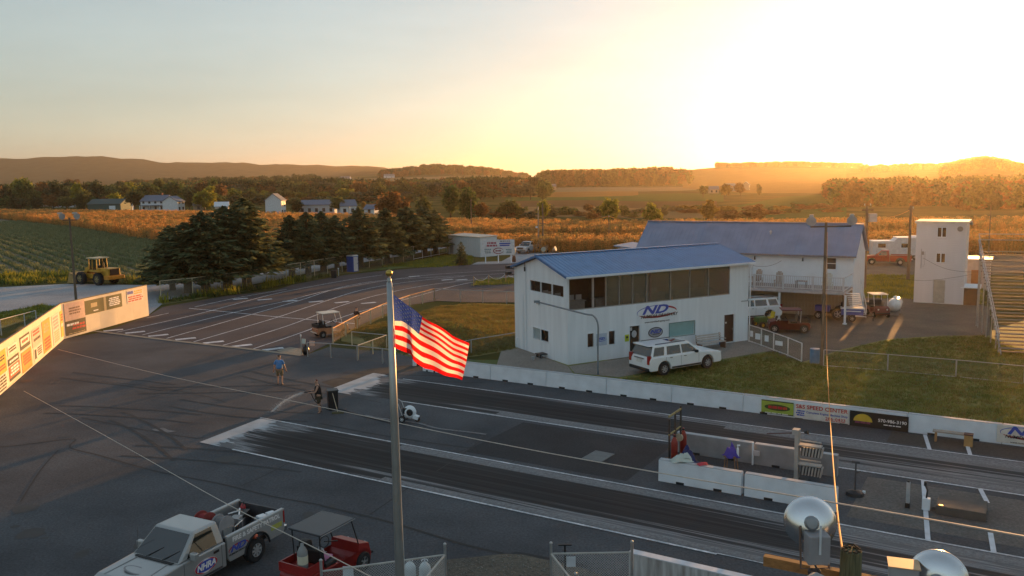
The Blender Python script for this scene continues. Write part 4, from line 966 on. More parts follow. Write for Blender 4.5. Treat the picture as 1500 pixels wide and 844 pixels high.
b = MB(); bars(b, wd * .05, wd * .42, -hg * .26, -hg * .14, 1, -.012, 0, random.Random(6), .5); b.build('print', TEXTW, t)
p = TV(.42, 42.32, .47); t = thing('club_banner', 'white banner with blue dragway logo at the right edge of the photo', 'banner', p, TA)
b = MB(); b.box((0, 0, 0), (2.4, .012, .78)); b.build('banner_sheet', WHB, t); dragway_logo(t, 0, .1, 2.1, -.008, True)

# ================================================================== VEHICLES
def wheel(parent, x, y, r, wd, rimcol, side, spokes=6, name='wheel'):
    M = Matrix.Rotation(R(90), 4, 'X')
    b = MB(); b.lathe([(r * .55, -wd / 2), (r * .9, -wd / 2), (r, -wd * .36), (r, wd * .36), (r * .9, wd / 2), (r * .55, wd / 2), (r * .55, -wd / 2)], 22, 0, M)
    w_ = b.build(name, RUBBER, parent, smooth=False); w_.location = (x, y, r)
    b = MB(); s = -side                       # the lathe's +z turns to -y
    b.lathe([(r * .57, -wd * .46), (r * .57, wd * .46), (r * .5, wd * .46), (r * .5, -wd * .46), (r * .57, -wd * .46)], 18, 0, M)
    b.lathe([(0, 0), (r * .54, 0)], 18, 1, Matrix.Translation((0, side * wd * .22, 0)) @ M)
    for k in range(spokes):
        a = 2 * math.pi * k / spokes; b.box((math.cos(a) * r * .3, side * wd * .40, math.sin(a) * r * .3), (r * .52, wd * .1, r * .15), 0, ry=-a)
    b.lathe([(r * .14, -.02), (r * .12, .02)], 10, 0, Matrix.Translation((0, side * wd * .42, 0)) @ M)
    b.build('rim', [rimcol, BLACK], w_); return w_
ALLOY = mat('cast_alloy_rim', (.42, .43, .44), .4, .3, var=.08)
def body_outline(top, xr, xf, zb, wheels, ra):
    """side view: along the sill with wheel arches, then back along the top (list from front to rear)"""
    pts = [(xr, zb + .12), (xr + .08, zb)]
    for wx, wz in wheels:
        a0 = math.acos(min(1, max(-1, (zb - wz) / ra))); 
        n = 9; st = math.asin(max(-1, min(1, (zb - wz) / ra)))
        for i in range(n + 1):
            a = math.pi - st - (math.pi - 2 * st) * i / n; pts.append((wx + ra * math.cos(a), wz + ra * math.sin(a)))
    pts += [(xf - .08, zb), (xf, zb + .12)] + top
    return pts
SIDE = Matrix(((1, 0, 0, 0), (0, 0, -1, 0), (0, 1, 0, 0), (0, 0, 0, 1)))     # outline (x, z) with depth to -y
def side_prism(b, pts, w, mi=0): b.prism(pts, w, mi, Matrix.Translation((0, w / 2, 0)) @ SIDE); return b
class Cabin:
    def __init__(s, xr0, xf0, xr1, xf1, zb, zt, wb, wt): s.__dict__.update(locals())
    def P(s, x, t, side, off=0): return (x, side * (s.wb + (s.wt - s.wb) * t + off), s.zb + (s.zt - s.zb) * t)
    def shell(s):
        b = MB(); v = []
        for (a, c, z, w_) in ((s.xr0, s.xf0, s.zb, s.wb), (s.xr1, s.xf1, s.zt, s.wt)): v += [(a, -w_, z), (c, -w_, z), (c, w_, z), (a, w_, z)]
        b.add(v, [(0, 3, 2, 1), (4, 5, 6, 7), (0, 1, 5, 4), (1, 2, 6, 5), (2, 3, 7, 6), (3, 0, 4, 7)]); return b
    def xat(s, t, front): return (s.xf0 + (s.xf1 - s.xf0) * t) if front else (s.xr0 + (s.xr1 - s.xr0) * t)
    def side_win(s, x0b, x1b, x0t, x1t, t0, t1, side, parent, m):
        b = MB(); b.poly([s.P(x0b, t0, side, .006), s.P(x1b, t0, side, .006), s.P(x1t, t1, side, .006), s.P(x0t, t1, side, .006)])
        b.poly([s.P(x0b, t0, side, -.01), s.P(x1b, t0, side, -.01), s.P(x1t, t1, side, -.01), s.P(x0t, t1, side, -.01)])
        return b.build('side_window', m, parent)
    def end_win(s, front, parent, m, name, t0=.08, t1=.92, ins=.07):
        b = MB()
        for o in (.008, -.01):
            q = []
            for t in (t0, t1):
                w_ = s.wb + (s.wt - s.wb) * t - ins; x = s.xat(t, front) + (o if front else -o); z = s.zb + (s.zt - s.zb) * t; q += [(x, -w_, z), (x, w_, z)]
            b.poly([q[0], q[1], q[3], q[2]])
        return b.build(name, m, parent)
TAILRED = mat('red_tail_lamp', (.30, .012, .012), .25, coat=.5); CLEARL = mat('clear_lamp_lens', (.55, .55, .55), .12, spec=.8)
CHROME = mat('chrome_trim', (.6, .6, .6), .2, 1.0, var=.03)
PLATE = mat('number_plate_white', (.6, .6, .58), .6)
def suv(label, loc, rz, group=None, paint=None):
    t = thing('sport_utility_vehicle', label, 'suv', loc, rz, group); paint = paint or mat('white_car_paint', (.78, .80, .82), .32, coat=.6, var=.02)
    L, W = 5.7, 2.05; r = .42; ax = (-1.72, 1.72)
    top = [(2.85, .72), (2.80, .98), (2.55, 1.08), (1.15, 1.20), (-2.72, 1.20), (-2.85, 1.0)]
    b = MB(); side_prism(b, body_outline(top, -2.86, 2.86, .36, [(x, r) for x in ax], .50), W); body = b.build('body', paint, t, bevel=.05, seg=3)
    b = MB(); side_prism(b, [(-2.5, .4), (2.5, .4), (2.5, .95), (-2.5, .95)], W - .5); b.build('underbody', BLACK, t)
    c = Cabin(-2.74, 1.25, -2.45, .35, 1.19, 1.88, .965, .80); c.shell().build('cabin', paint, t, bevel=.05, seg=3)
    for s in (-1, 1):
        c.side_win(-2.55, -1.72, -2.36, -1.62, .10, .82, s, t, GLASS); c.side_win(-1.50, -.40, -1.44, -.42, .10, .82, s, t, GLASS); c.side_win(-.30, .95, -.32, .30, .10, .82, s, t, GLASS)
        for x in ax: wheel(t, x, s * (W / 2 - .14), r, .28, ALLOY, s)
        b = MB(); b.box((.72, s * 1.10, 1.27), (.16, .22, .17)); m_ = b.build('wing_mirror', BLACK, t, bevel=.03)
        b = MB(); b.tube([(-2.2, s * .70, 1.93), (.1, s * .70, 1.93)], .025, 6); b.build('roof_rail', DKGREY, t)
        b = MB(); b.box((-2.80, s * .88, 1.05), (.20, .20, .52)); b.build('tail_lamp', TAILRED, t, bevel=.02)
        b = MB(); b.box((2.72, s * .82, .92), (.28, .34, .2)); b.build('headlight', CLEARL, t, bevel=.02)
        for x in (-1.45, -.35): b = MB(); b.box((x + .22, s * 1.034, 1.08), (.2, .03, .035)); b.build('door_handle', CHROME, t)
        b = MB(); b.box((0, s * 1.03, .46), (2.3, .05, .1)); b.build('side_step', BLACK, t)
        for x in (-1.60, -.42, .98): b = MB(); b.box((x, s * 1.0265, .82), (.012, .006, .66)); b.build('door_seam', DKGREY, t)
    c.end_win(True, t, GLASS, 'windscreen'); c.end_win(False, t, GLASS, 'rear_window', .05, .95, .03)
    b = MB(); b.box((-2.58, 0, 1.86), (.34, 1.55, .05)); b.build('rear_spoiler', paint, t, bevel=.02)
    b = MB(); b.box((-2.87, 0, .93), (.03, .46, .2)); b.build('number_plate', PLATE, t); b = MB(); b.box((-2.875, 0, 1.10), (.04, .95, .07)); b.build('chrome_strip', CHROME, t)
    b = MB(); b.box((-2.84, 0, .46), (.12, 1.9, .2)); b.build('rear_bumper', BLACK, t, bevel=.03); b = MB(); b.box((2.86, 0, .75), (.05, 1.2, .32)); b.build('grille', BLACK, t)
    b = MB(); b.box((-.25, 0, 1.885), (.8, 1.0, .012)); b.build('sunroof', GLASS, t)
    return t
suv('white sport utility vehicle parked in front of the tower, seen from behind', (10.13, 52.2, .02), R(29.5))
suv('white sport utility vehicle half hidden behind the tower corner', (19.3, 70.0, .02), R(-165))

SILVER = mat('silver_truck_paint', (.36, .37, .37), .35, .35, coat=.5, var=.03)
def pickup(label, loc, rz, paint, decorated=True, group=None):
    t = thing('pickup_truck', label, 'pickup', loc, rz, group); W = 2.0; r = .40; ax = (-1.60, 1.80)
    # cab and nose
    top = [(2.88, .75), (2.84, 1.02), (2.6, 1.12), (1.42, 1.20), (-.30, 1.20), (-.30, .42)]
    b = MB(); pts = body_outline(top, -.30, 2.88, .42, [(1.80, r)], .52); pts = [p for p in pts if p not in ((-.30, .54), (-.22, .42))]; pts[0:0] = []
    side_prism(b, pts, W); b.build('body', paint, t, bevel=.05, seg=3)
    c = Cabin(-.30, 1.48, -.20, .72, 1.19, 1.86, .955, .76); c.shell().build('cab', paint, t, bevel=.06, seg=3)
    c.end_win(True, t, GLASS, 'windscreen', .06, .93, .06); c.end_win(False, t, GLASS, 'rear_window', .2, .85, .18)
    for s in (-1, 1):
        dw = c.side_win(.0, 1.15, .06, .66, .08, .88, s, t, mat('door_glass', (.02, .022, .018), .04, spec=.8))
        b = MB(); b.box((1.02, s * 1.10, 1.30), (.15, .24, .22)); b.build('wing_mirror', paint, t, bevel=.03)
        for x in (-.12, 1.32): b = MB(); b.box((x, s * 1.0005, .82), (.012, .006, .72)); b.build('door_seam', DKGREY, t)
        b = MB(); b.box((.10, s * 1.008, 1.06), (.2, .03, .07)); b.build('door_handle', BLACK, t)
        for x in ax: wheel(t, x, s * (W / 2 - .15), r, .27, ALLOY, s, 8)
        b = MB(); side_prism(b, body_outline([(-.36, 1.30), (-2.86, 1.30)], -2.88, -.36, .50, [(-1.60, r)], .54), .09); q = b.build('bed_side', paint, t, bevel=.02); q.location = (0, s * .955, 0)
        b = MB(); b.box((-1.62, s * .955, 1.315), (2.5, .11, .035)); b.build('bed_rail', mat('pale_rail', (.45, .46, .46), .5), q); b_ = q.children[-1]; b_.location = (0, -s * .955, 0)
        b = MB(); b.box((-2.86, s * .93, 1.05), (.08, .16, .42)); b.build('tail_lamp', TAILRED, t, bevel=.015)
        b = MB(); b.box((2.74, s * .78, .93), (.24, .36, .2)); b.build('headlight', CLEARL, t, bevel=.02)
        # black wheel lip
        b = MB(); b.tube([(-1.60 + .56 * math.cos(a), s * 1.0, r + .56 * math.sin(a)) for a in [math.pi * (0.03 + .94 * k / 12) for k in range(13)]], .035, 6); b.build('wheel_lip', BLACK, t)
    b = MB(); b.box((-1.62, 0, .74), (2.5, 1.8, .06)); b.box((-.40, 0, 1.0), (.06, 1.8, .5)); b.box((-2.84, 0, 1.0), (.07, 1.82, .56)); b.build('bed_floor', DKGREY, t)
    b = MB(); b.box((-1.6, 0, .52), (2.4, 1.1, .3)); b.box((1.2, 0, .55), (2.6, 1.3, .3)); b.build('chassis', BLACK, t)
    b = MB(); b.box((-2.95, 0, .62), (.16, 1.95, .2)); b.build('rear_bumper', CHROME, t, bevel=.03)
    b = MB(); b.box((2.9, 0, .62), (.14, 1.9, .24)); b.build('front_bumper', CHROME, t, bevel=.04); b = MB(); b.box((2.88, 0, .92), (.06, 1.05, .28)); b.build('grille', BLACK, t)
    b = MB(); b.box((1.50, 0, 1.215), (.10, 1.5, .02)); b.build('cowl', BLACK, t)
    for yy in (-.35, .30): b = MB(); b.tube([(1.47, yy, 1.235), (1.18, yy + .42, 1.46)], .012, 5); b.build('wiper', BLACK, t)
    for s in (-1, 1): b = MB(); b.tube([(1.55, s * .62, 1.205), (2.62, s * .70, 1.125)], .012, 5); b.build('bonnet_crease', SILVER if decorated else paint, t); b = MB(); b.box((1.1, s * 1.0, .50), (2.4, .02, .06)); b.build('sill_trim', DKGREY, t)
    b = MB(); b.tube([(1.35, -.88, 1.22), (1.25, -.90, 1.95)], .006, 4); b.build('antenna', BLACK, t)
    if decorated:
        # driver's side lettering (local +y faces the camera side)
        rot = (R(90), 0, R(180)); y = 1.003
        text_obj('FIRE & SAFETY PATROL', .205, TEXTW, t, (-1.62, y, 1.15), rot, 'lettering', sx=1.0, bold=.03)
        b = MB(); b.box((-2.50, y + .001, .86), (.5, .006, .17)); b.build('decal', mat('yellow_green_decal', (.42, .44, .10), .5), t)
        M = Matrix.Translation((.52, y, .80)) @ Matrix.Rotation(R(180), 4, 'Z') @ FRONT
        b = MB(); b.prism(ellipse(.44, .21), .004, 0, M); d = b.build('decal', mat('decal_white', (.7, .7, .7), .5), t); d['label'] = 'oval red, white and blue door emblem'
        b = MB(); b.prism(ellipse(.37, .165), .004, 0, Matrix.Translation((0, .004, 0)) @ M); b.build('decal_oval', mat('logo_blue', ()), d)
        b = MB(); swoosh(b, .43, .20, .05, R(100), R(260), 0, Matrix.Translation((0, .007, 0)) @ M); b.build('decal_ring', TEXTR, d); b = MB(); swoosh(b, .43, .20, .05, R(-80), R(80), 0, Matrix.Translation((0, .007, 0)) @ M); b.build('decal_ring', TEXTR, d)
        text_obj('NHRA', .26, TEXTW, t, (.52, y + .014, .80), rot, 'lettering', sx=1.0, bold=.035, shear=.2)
        b = MB(); M = Matrix.Translation((-.80, y, .84)) @ Matrix.Rotation(R(180), 4, 'Z') @ FRONT
        swoosh(b, .42, .15, .05, R(-20), R(200), 0, M); b.build('logo_swoosh', mat('logo_red', ()), t)
        text_obj('ND', .27, mat('logo_blue', ()), t, (-.76, y + .01, .87), rot, 'lettering', sx=1.5, bold=.035, shear=.35)
        text_obj('NUMIDIA DRAGWAY', .075, TEXTK, t, (-.80, y + .012, .72), rot, 'lettering', sx=1.2, bold=.012, shear=.2)
        M = Matrix.Translation((2.15, .0, 1.162)) @ Euler((0, R(4.5), R(90))).to_matrix().to_4x4()
        b = MB(); b.prism(ellipse(.42, .2), .004, 0, M); b.build('bonnet_emblem', mat('grey_emblem', (.20, .20, .21), .5), t)
        b = MB(); b.prism(ellipse(.36, .15), .004, 0, Matrix.Translation((0, 0, .004)) @ M); b.build('bonnet_emblem', SILVER, t)
    return t
TRUCK_RZ = R(243.3); TRUCK_P = Vector((-9.86, 24.95, .005))
pickup('silver fire and safety pickup loaded with hose reels and gear', TRUCK_P, TRUCK_RZ, SILVER)
def truck_pt(x, y, z): return Matrix.Translation(TRUCK_P) @ Matrix.Rotation(TRUCK_RZ, 4, 'Z') @ Vector((x, y, z))
# cargo: each piece is its own thing
def reel(label, x, y, z, m, hose, s=1.0, rz=0.0):
    t = thing('hose_reel', label, 'hose reel', truck_pt(x, y, z), TRUCK_RZ + rz)
    M = Matrix.Rotation(R(90), 4, 'X')
    for q in (-.17, .17): b = MB(); b.lathe([(0, -.012), (.30 * s, -.012), (.30 * s, .012), (0, .012)], 20, 0, Matrix.Translation((0, q, .34)) @ M); b.build('flange', m, t)
    b = MB()
    for k in range(7): b.lathe([(.205 * s + .025 * math.cos(a), .025 * math.sin(a)) for a in [2 * math.pi * i / 6 for i in range(7)]], 18, 0, Matrix.Translation((0, -.14 + .047 * k, .34)) @ M)
    stuff(b.build('hose_coil', hose, t, smooth=True))
    for q in (-.21, .21): b = MB(); b.box((0, q, -.02), (.36, .03, .60)); b.build('stand', STEEL, t)
reel('red hose reel behind the truck cab', -.72, -.30, 1.1, mat('dull_red_flange', (.28, .05, .045), .6), mat('red_hose', (.30, .04, .04), .7), 1.15)
reel('grey hose reel beside the red one in the truck bed', -.86, .30, 1.05, mat('grey_flange', (.30, .30, .31), .6), mat('grey_hose', (.22, .22, .22), .8), 1.1)
t = thing('fire_extinguisher', 'white pressure tank lying in the truck bed behind the cab', 'tank', truck_pt(-1.0, .62, .93), TRUCK_RZ)
b = MB(); b.lathe([(0, -.42), (.1, -.40), (.155, -.3), (.155, .3), (.1, .40), (0, .42)], 16, 0, Matrix.Rotation(R(90), 4, 'Y')); b.build('cylinder', mat('white_tank', (.62, .64, .62), .45), t, smooth=True)
b = MB(); b.tube([(.42, 0, 0), (.5, 0, .1), (.5, 0, .22)], .025, 6); b.build('valve', CHROME, t)
for lab, x, y, c, rz in (('red fire extinguisher lying in the middle of the truck bed', -1.42, .35, (.42, .03, .03), .5), ('upright red extinguisher at the tailgate corner', -2.62, -.55, (.40, .02, .03), 0), ('orange-red canister near the bed side of the truck', -1.72, .62, (.50, .09, .04), 1.1)):
    t = thing('fire_extinguisher', lab, 'extinguisher', truck_pt(x, y, .80), TRUCK_RZ + rz); up = 'upright' in lab
    b = MB(); M = Matrix.Identity(4) if up else Matrix.Translation((0, 0, .09)) @ Matrix.Rotation(R(90), 4, 'Y'); b.lathe([(0, 0), (.09, .0), (.095, .04), (.095, .42), (.05, .5), (.03, .54), (0, .54)], 14, 0, M); b.build('cylinder', mat('extinguisher_' + lab[:6], c, .35, coat=.3), t, smooth=True)
    b = MB(); b.tube([M @ Vector((0, 0, .54)), M @ Vector((.0, .05, .60)), M @ Vector((.08, .09, .5))], .018, 5); b.build('nozzle', BLACK, t)
def clutter(name, label, x, y, z, cat, parts):
    t = thing(name, label, cat, truck_pt(x, y, z), TRUCK_RZ + rnd(-.3, .3))
    for nm, c, d, m, rz in parts: b = MB(); b.box(c, d, 0, rz=rz); b.build(nm, m, t, bevel=.02)
    return t
clutter('tool_bag', 'black tool bag with white strap at the truck tailgate', -2.2, -.35, .78, 'bag', [('bag_body', (0, 0, .22), (.7, .55, .42), BLACK, .2), ('strap', (0, .05, .46), (.6, .05, .05), TEXTW, .6), ('strap', (.1, -.1, .46), (.4, .04, .05), TEXTW, -.5), ('pocket', (.2, .3, .2), (.3, .1, .25), DKGREY, .2)])
clutter('pump_engine', 'grey petrol pump in the middle of the truck bed', -1.75, .0, .78, 'pump', [('engine_block', (0, 0, .2), (.42, .36, .36), mat('grey_cast_metal', (.16, .16, .16), .6, .5), .1), ('fuel_tank', (0, 0, .44), (.34, .3, .14), mat('pale_tank', (.3, .3, .3), .5), .1), ('frame', (0, 0, .04), (.6, .5, .06), BLACK, .1)])
clutter('tool_box', 'low grey metal box with two white lids by the bed side', -2.45, .62, .78, 'box', [('box_body', (0, 0, .2), (.72, .34, .4), mat('blue_grey_box', (.17, .20, .23), .5), 0), ('lid', (.16, 0, .42), (.28, .26, .06), TEXTW, 0), ('lid', (-.18, 0, .42), (.28, .26, .06), TEXTW, 0)])
clutter('fuel_can', 'orange-red fuel can beside the grey pump', -1.35, -.1, .78, 'can', [('can_body', (0, 0, .18), (.36, .22, .34), mat('orange_red_can', (.5, .06, .03), .5), .3), ('handle', (0, 0, .39), (.2, .04, .05), BLACK, .3)])
clutter('crate', 'dark crate in the far corner of the truck bed', -1.45, -.62, .78, 'crate', [('crate_body', (0, 0, .18), (.8, .42, .36), DKGREY, 0), ('lid', (0, 0, .38), (.84, .46, .04), mat('lid_grey', (.12, .12, .12), .6), 0)])
t = thing('pipe_rack', 'grey pipe manifold frame behind the truck cab', 'pipe frame', truck_pt(-1.12, .15, .78), TRUCK_RZ)
b = MB()
for y in (-.4, .4): b.tube([(0, y, 0), (0, y, .5), (-.5, y * .6, .5)], .022, 6)
b.tube([(0, -.4, .5), (0, .4, .5)], .022, 6); b.tube([(-.5, -.24, .5), (-.5, .24, .5), (-.5, .24, 0)], .022, 6); b.build('pipe_frame', STEEL, t)
pickup('red pickup truck parked far off in front of the white trailer', G(1303, 388.5) + Vector((0, .8, .02)), R(155), mat('bright_red_paint', (.36, .035, .02), .4, coat=.4), False)
pickup('pale grey pickup parked beyond the billboard by the corn', G(775, 371) + Vector((0, 1, .02)), R(-120), mat('pale_grey_paint', (.48, .50, .52), .4, coat=.4), False)
suv('dark-windowed tan vehicle parked right of the pale pickup', G(797, 369) + Vector((0, 1, .02)), R(-100), paint=mat('tan_grey_paint', (.36, .32, .28), .4, coat=.4))

def cart(name, label, cat, loc, rz, paint, roofm, seatm, W=1.25, L=2.5, roof_z=1.85, lamp=None, cargo=True, rw=.24, roofL=1.5, screen=False):
    t = thing(name, label, cat, loc, rz)
    top = [(L / 2, .45), (L / 2 - .1, .82), (L / 2 - .55, .95), (L / 2 - .62, .45), (-.05, .42), (-.1, .72), (-L / 2 + .1, .78), (-L / 2, .66)]
    b = MB(); side_prism(b, body_outline(top, -L / 2, L / 2, .26, [(-L / 2 + .42, rw), (L / 2 - .42, rw)], rw + .07), W - .16); b.build('body', paint, t, bevel=.04)
    for x in (-L / 2 + .42, L / 2 - .42):
        for s in (-1, 1): wheel(t, x, s * (W / 2 - .1), rw, .2, STEEL, s, 5)
    b = MB(); b.box((-.35, 0, .80), (.5, W - .25, .14)); b.build('seat', seatm, t, bevel=.03)
    b = MB(); b.box((-.66, 0, 1.08), (.12, W - .3, .45), ry=R(-10)); b.build('backrest', seatm, t, bevel=.03)
    xr, xf = -roofL / 2 - .15, roofL / 2 - .15
    for x, xb in ((xr + .06, -.8), (xf - .06, L / 2 - .5)):
        for s in (-1, 1): b = MB(); b.tube([(xb, s * (W / 2 - .12), .8), (x, s * (W / 2 - .1), roof_z)], .02, 6); b.build('roof_post', BLACK if paint is RED else WHITE, t)
    b = MB(); b.box(((xr + xf) / 2, 0, roof_z + .03), (roofL, W, .06)); b.build('roof', roofm, t, bevel=.025)
    b = MB(); b.tube([(L / 2 - .62, .25, .9), (.2, .25, 1.1)], .02, 6); b.lathe([(.17 + .016 * math.cos(a), .016 * math.sin(a)) for a in [2 * math.pi * i / 6 for i in range(7)]], 14, 0, Matrix.Translation((.2, .25, 1.1)) @ Matrix.Rotation(R(-60), 4, 'Y')); b.build('steering_wheel', BLACK, t)
    if cargo:
        b = MB(); b.box((-L / 2 + .33, 0, .82), (.72, W - .2, .05)); b.box((-L / 2 + .02, 0, .93), (.04, W - .2, .26))
        for s in (-1, 1): b.box((-L / 2 + .33, s * (W / 2 - .11), .93), (.70, .04, .26))
        b.build('cargo_bed', paint if paint is RED else BLACK, t)
    b = MB(); b.tube([(-L / 2 - .1, -W / 2 + .1, .42), (-L / 2 - .1, W / 2 - .1, .42)], .04, 6); b.build('rear_bumper', roofm if paint is not RED else BLACK, t)
    b = MB(); b.tube([(L / 2 + .08, -W / 2 + .1, .42), (L / 2 + .08, W / 2 - .1, .42)], .04, 6); b.build('front_bumper', BLACK, t)
    for s in (-1, 1):
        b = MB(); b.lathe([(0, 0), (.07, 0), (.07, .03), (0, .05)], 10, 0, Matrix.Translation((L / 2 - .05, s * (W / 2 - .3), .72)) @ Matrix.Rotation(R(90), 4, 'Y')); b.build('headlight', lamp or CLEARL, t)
        b = MB(); b.box((-L / 2 - .01, s * (W / 2 - .2), .6), (.03, .1, .08)); b.build('tail_lamp', TAILRED, t)
    return t
UTV_P, UTV_RZ = Vector((-5.75, 24.6, .005)), R(60)
u = cart('utility_cart', 'red utility cart with dark roof beside the silver pickup', 'utility cart', UTV_P, UTV_RZ, RED, mat('dark_blue_grey_roof', (.022, .026, .034), .4, spec=.5), BLACK, W=1.28, L=2.8, roof_z=1.82, rw=.31, roofL=1.5)
for s in (-1, 1):
    b = MB(); b.tube([(-.9, s * .655, 1.85), (.60, s * .655, 1.85)], .015, 5); b.build('roof_edge_strip', mat('pale_roof_strip', (.2, .2, .2), .5), u)
def utv_pt(x, y, z): return Matrix.Translation(UTV_P) @ Matrix.Rotation(UTV_RZ, 4, 'Z') @ Vector((x, y, z))
t = thing('gas_bottle', 'grey gas bottle with pale label on the rear of the red cart', 'gas bottle', utv_pt(-1.15, -.15, .85), 0)
b = MB(); b.lathe([(0, 0), (.14, 0), (.15, .05), (.15, .55), (.09, .68), (.05, .72), (.05, .8), (0, .8)], 16); b.build('cylinder', mat('grey_bottle', (.24, .25, .25), .5), t, smooth=True)
b = MB(); b.lathe([(.152, .2), (.152, .45)], 16); b.build('bottle_label', mat('pale_cream_label', (.6, .58, .45), .6), t)
t = thing('jacket', 'pink and white jacket thrown on the seat of the red cart', 'jacket', utv_pt(-.3, -.1, .89), UTV_RZ)
def rag(b, w_, l, h, n=7, seed=1):
    rr = random.Random(seed); vs = [(w_ * (i / (n - 1) - .5) * rr.uniform(.8, 1.15), l * (j / (n - 1) - .5) * rr.uniform(.8, 1.15), h * max(0, 1 - ((i / (n - 1) - .5) ** 2 + (j / (n - 1) - .5) ** 2) * 3.4) * rr.uniform(.5, 1) + .004) for i in range(n) for j in range(n)]
    fs = [(i * n + j, (i + 1) * n + j, (i + 1) * n + j + 1, i * n + j + 1) for i in range(n - 1) for j in range(n - 1)]
    return b.add(vs + [(v[0], v[1], 0) for v in vs], fs + [tuple(k + n * n for k in reversed(f)) for f in fs])
b = MB(); rag(b, .5, .55, .16, seed=3); b.build('cloth', mat('pink_cloth', (.5, .22, .36), .9), t, smooth=True)
b = MB(); rag(b, .25, .3, .2, seed=4); o = b.build('sleeve', mat('pale_cloth', (.5, .5, .52), .9), t, smooth=True); o.location = (.2, .25, 0)
t = thing('backpack', 'black backpack standing on the cart seat', 'backpack', utv_pt(-.55, .3, .88), UTV_RZ); b = MB(); b.box((0, 0, .28), (.3, .42, .56), taper=.8); b.build('pack', BLACK, t, bevel=.05); b = MB(); b.box((.17, 0, .2), (.08, .3, .25)); b.build('pocket', DKGREY, t, bevel=.02)
GLINT = mat('glint_headlamp', (1.0, .55, .2), .3, emit=3.0)  # glow stands in for sun glinting off the cart's headlights
cart('golf_cart', 'white golf cart with pale roof and lit lamp parked by the mound fence', 'golf cart', G(474, 495) + Vector((.4, .8, .02)), R(35), mat('sunlit_white_cart', (.45, .20, .10), .5), mat('cream_roof', (.66, .58, .48), .6), BLACK, W=1.3, L=2.6, lamp=GLINT)  # orange sunlight is put into the white body colour
cart('golf_cart', 'small dark golf cart with pale windscreen by the propane tank', 'golf cart', G(1290, 465) + Vector((0, .6, .02)), R(-95), mat('dark_red_cart', (.12, .03, .025), .5), mat('cream_roof', ()), BLACK, W=1.3, L=2.5)
cart('utility_cart', 'dark red utility cart parked near the end of the white gate fence', 'utility cart', G(1158, 488) + Vector((0, .6, .02)), R(170), mat('deep_red_cart', (.12, .014, .014), .45), mat('dark_red_roof', (.12, .02, .02), .5), BLACK, W=1.5, L=3.0, roof_z=1.7, rw=.32)
# green and yellow riding mower
t = thing('riding_mower', 'green riding mower with yellow seat and wheels by the tower corner', 'mower', G(1125, 480) + Vector((0, .4, .02)), R(200))
GREEN = mat('mower_green', (.03, .13, .03), .45); MY = mat('mower_yellow', (.60, .48, .02), .5)
b = MB(); b.box((.55, 0, .62), (.95, .6, .42)); b.build('bonnet', GREEN, t, bevel=.06); b = MB(); b.box((-.35, 0, .5), (.9, .8, .2)); b.build('chassis', GREEN, t, bevel=.03)
b = MB(); b.box((-.35, 0, .70), (.45, .45, .12)); b.box((-.58, 0, .95), (.1, .45, .45), ry=R(-12)); b.build('seat', MY, t, bevel=.04)
for x, r in ((.75, .24), (-.5, .33)):
    for s in (-1, 1): wheel(t, x, s * .48, r, .22, MY, s, 5)
b = MB(); b.tube([(.15, 0, .8), (-.05, 0, 1.1)], .025, 6); b.lathe([(.16, 0), (.18, .02), (.16, .03)], 12, 0, Matrix.Translation((-.05, 0, 1.1)) @ Matrix.Rotation(R(-50), 4, 'Y')); b.build('steering_wheel', BLACK, t); b = MB(); b.box((.1, 0, .25), (.9, 1.2, .16)); b.build('mower_deck', GREEN, t, bevel=.03)
# blue tractor under the deck with loader hoop, blue cart
t = thing('compact_tractor', 'blue compact tractor with brown roll hoop under the clubhouse deck', 'tractor', G(1222, 470) + Vector((.2, 1.0, .02)), R(150))
BL = mat('tractor_blue', (.05, .06, .30), .45)
b = MB(); b.box((.75, 0, .85), (1.2, .65, .5)); b.build('bonnet', BL, t, bevel=.06); b = MB(); b.box((0, 0, .6), (2.2, .5, .3)); b.build('chassis', BLACK, t)
for x, r in ((1.0, .32), (-.55, .52)):
    for s in (-1, 1): wheel(t, x, s * .6, r, .28, mat('pale_grey_rim', (.4, .4, .4), .5), s, 5)
b = MB(); b.box((-.5, 0, .95), (.5, .5, .12)); b.box((-.75, 0, 1.2), (.1, .5, .45)); b.build('seat', BLACK, t); b = MB(); b.tube([(-.9, -.5, .8), (-.9, -.5, 2.0), (-.6, -.5, 2.25), (1.6, -.5, 2.25)], .06, 6); b.tube([(-.9, .5, .8), (-.9, .5, 2.0), (-.6, .5, 2.25), (1.6, .5, 2.25)], .06, 6); b.box((.4, 0, 2.28), (2.2, 1.15, .06)); b.build('canopy_frame', mat('brown_canopy', (.14, .08, .05), .7), t)
t = thing('utility_trailer', 'blue and white box trailer at the right end of the clubhouse deck', 'trailer', G(1252, 472) + Vector((0, .6, .02)), R(-20))
b = MB(); b.box((0, 0, .78), (1.7, 1.0, .5)); b.build('box_body', mat('trailer_blue', (.10, .12, .36), .5), t, bevel=.02); b = MB(); b.box((0, 0, 1.06), (1.8, 1.1, .08)); b.build('lid', WHITE, t, bevel=.02); b = MB(); b.box((0, -.505, .85), (1.3, .01, .08)); b.build('stripe', WHITE, t)
for s in (-1, 1): wheel(t, 0, s * .58, .28, .18, STEEL, s, 5)
b = MB(); b.tube([(.85, 0, .5), (1.6, 0, .4), (1.6, 0, .05)], .04, 6); b.build('drawbar', BLACK, t)
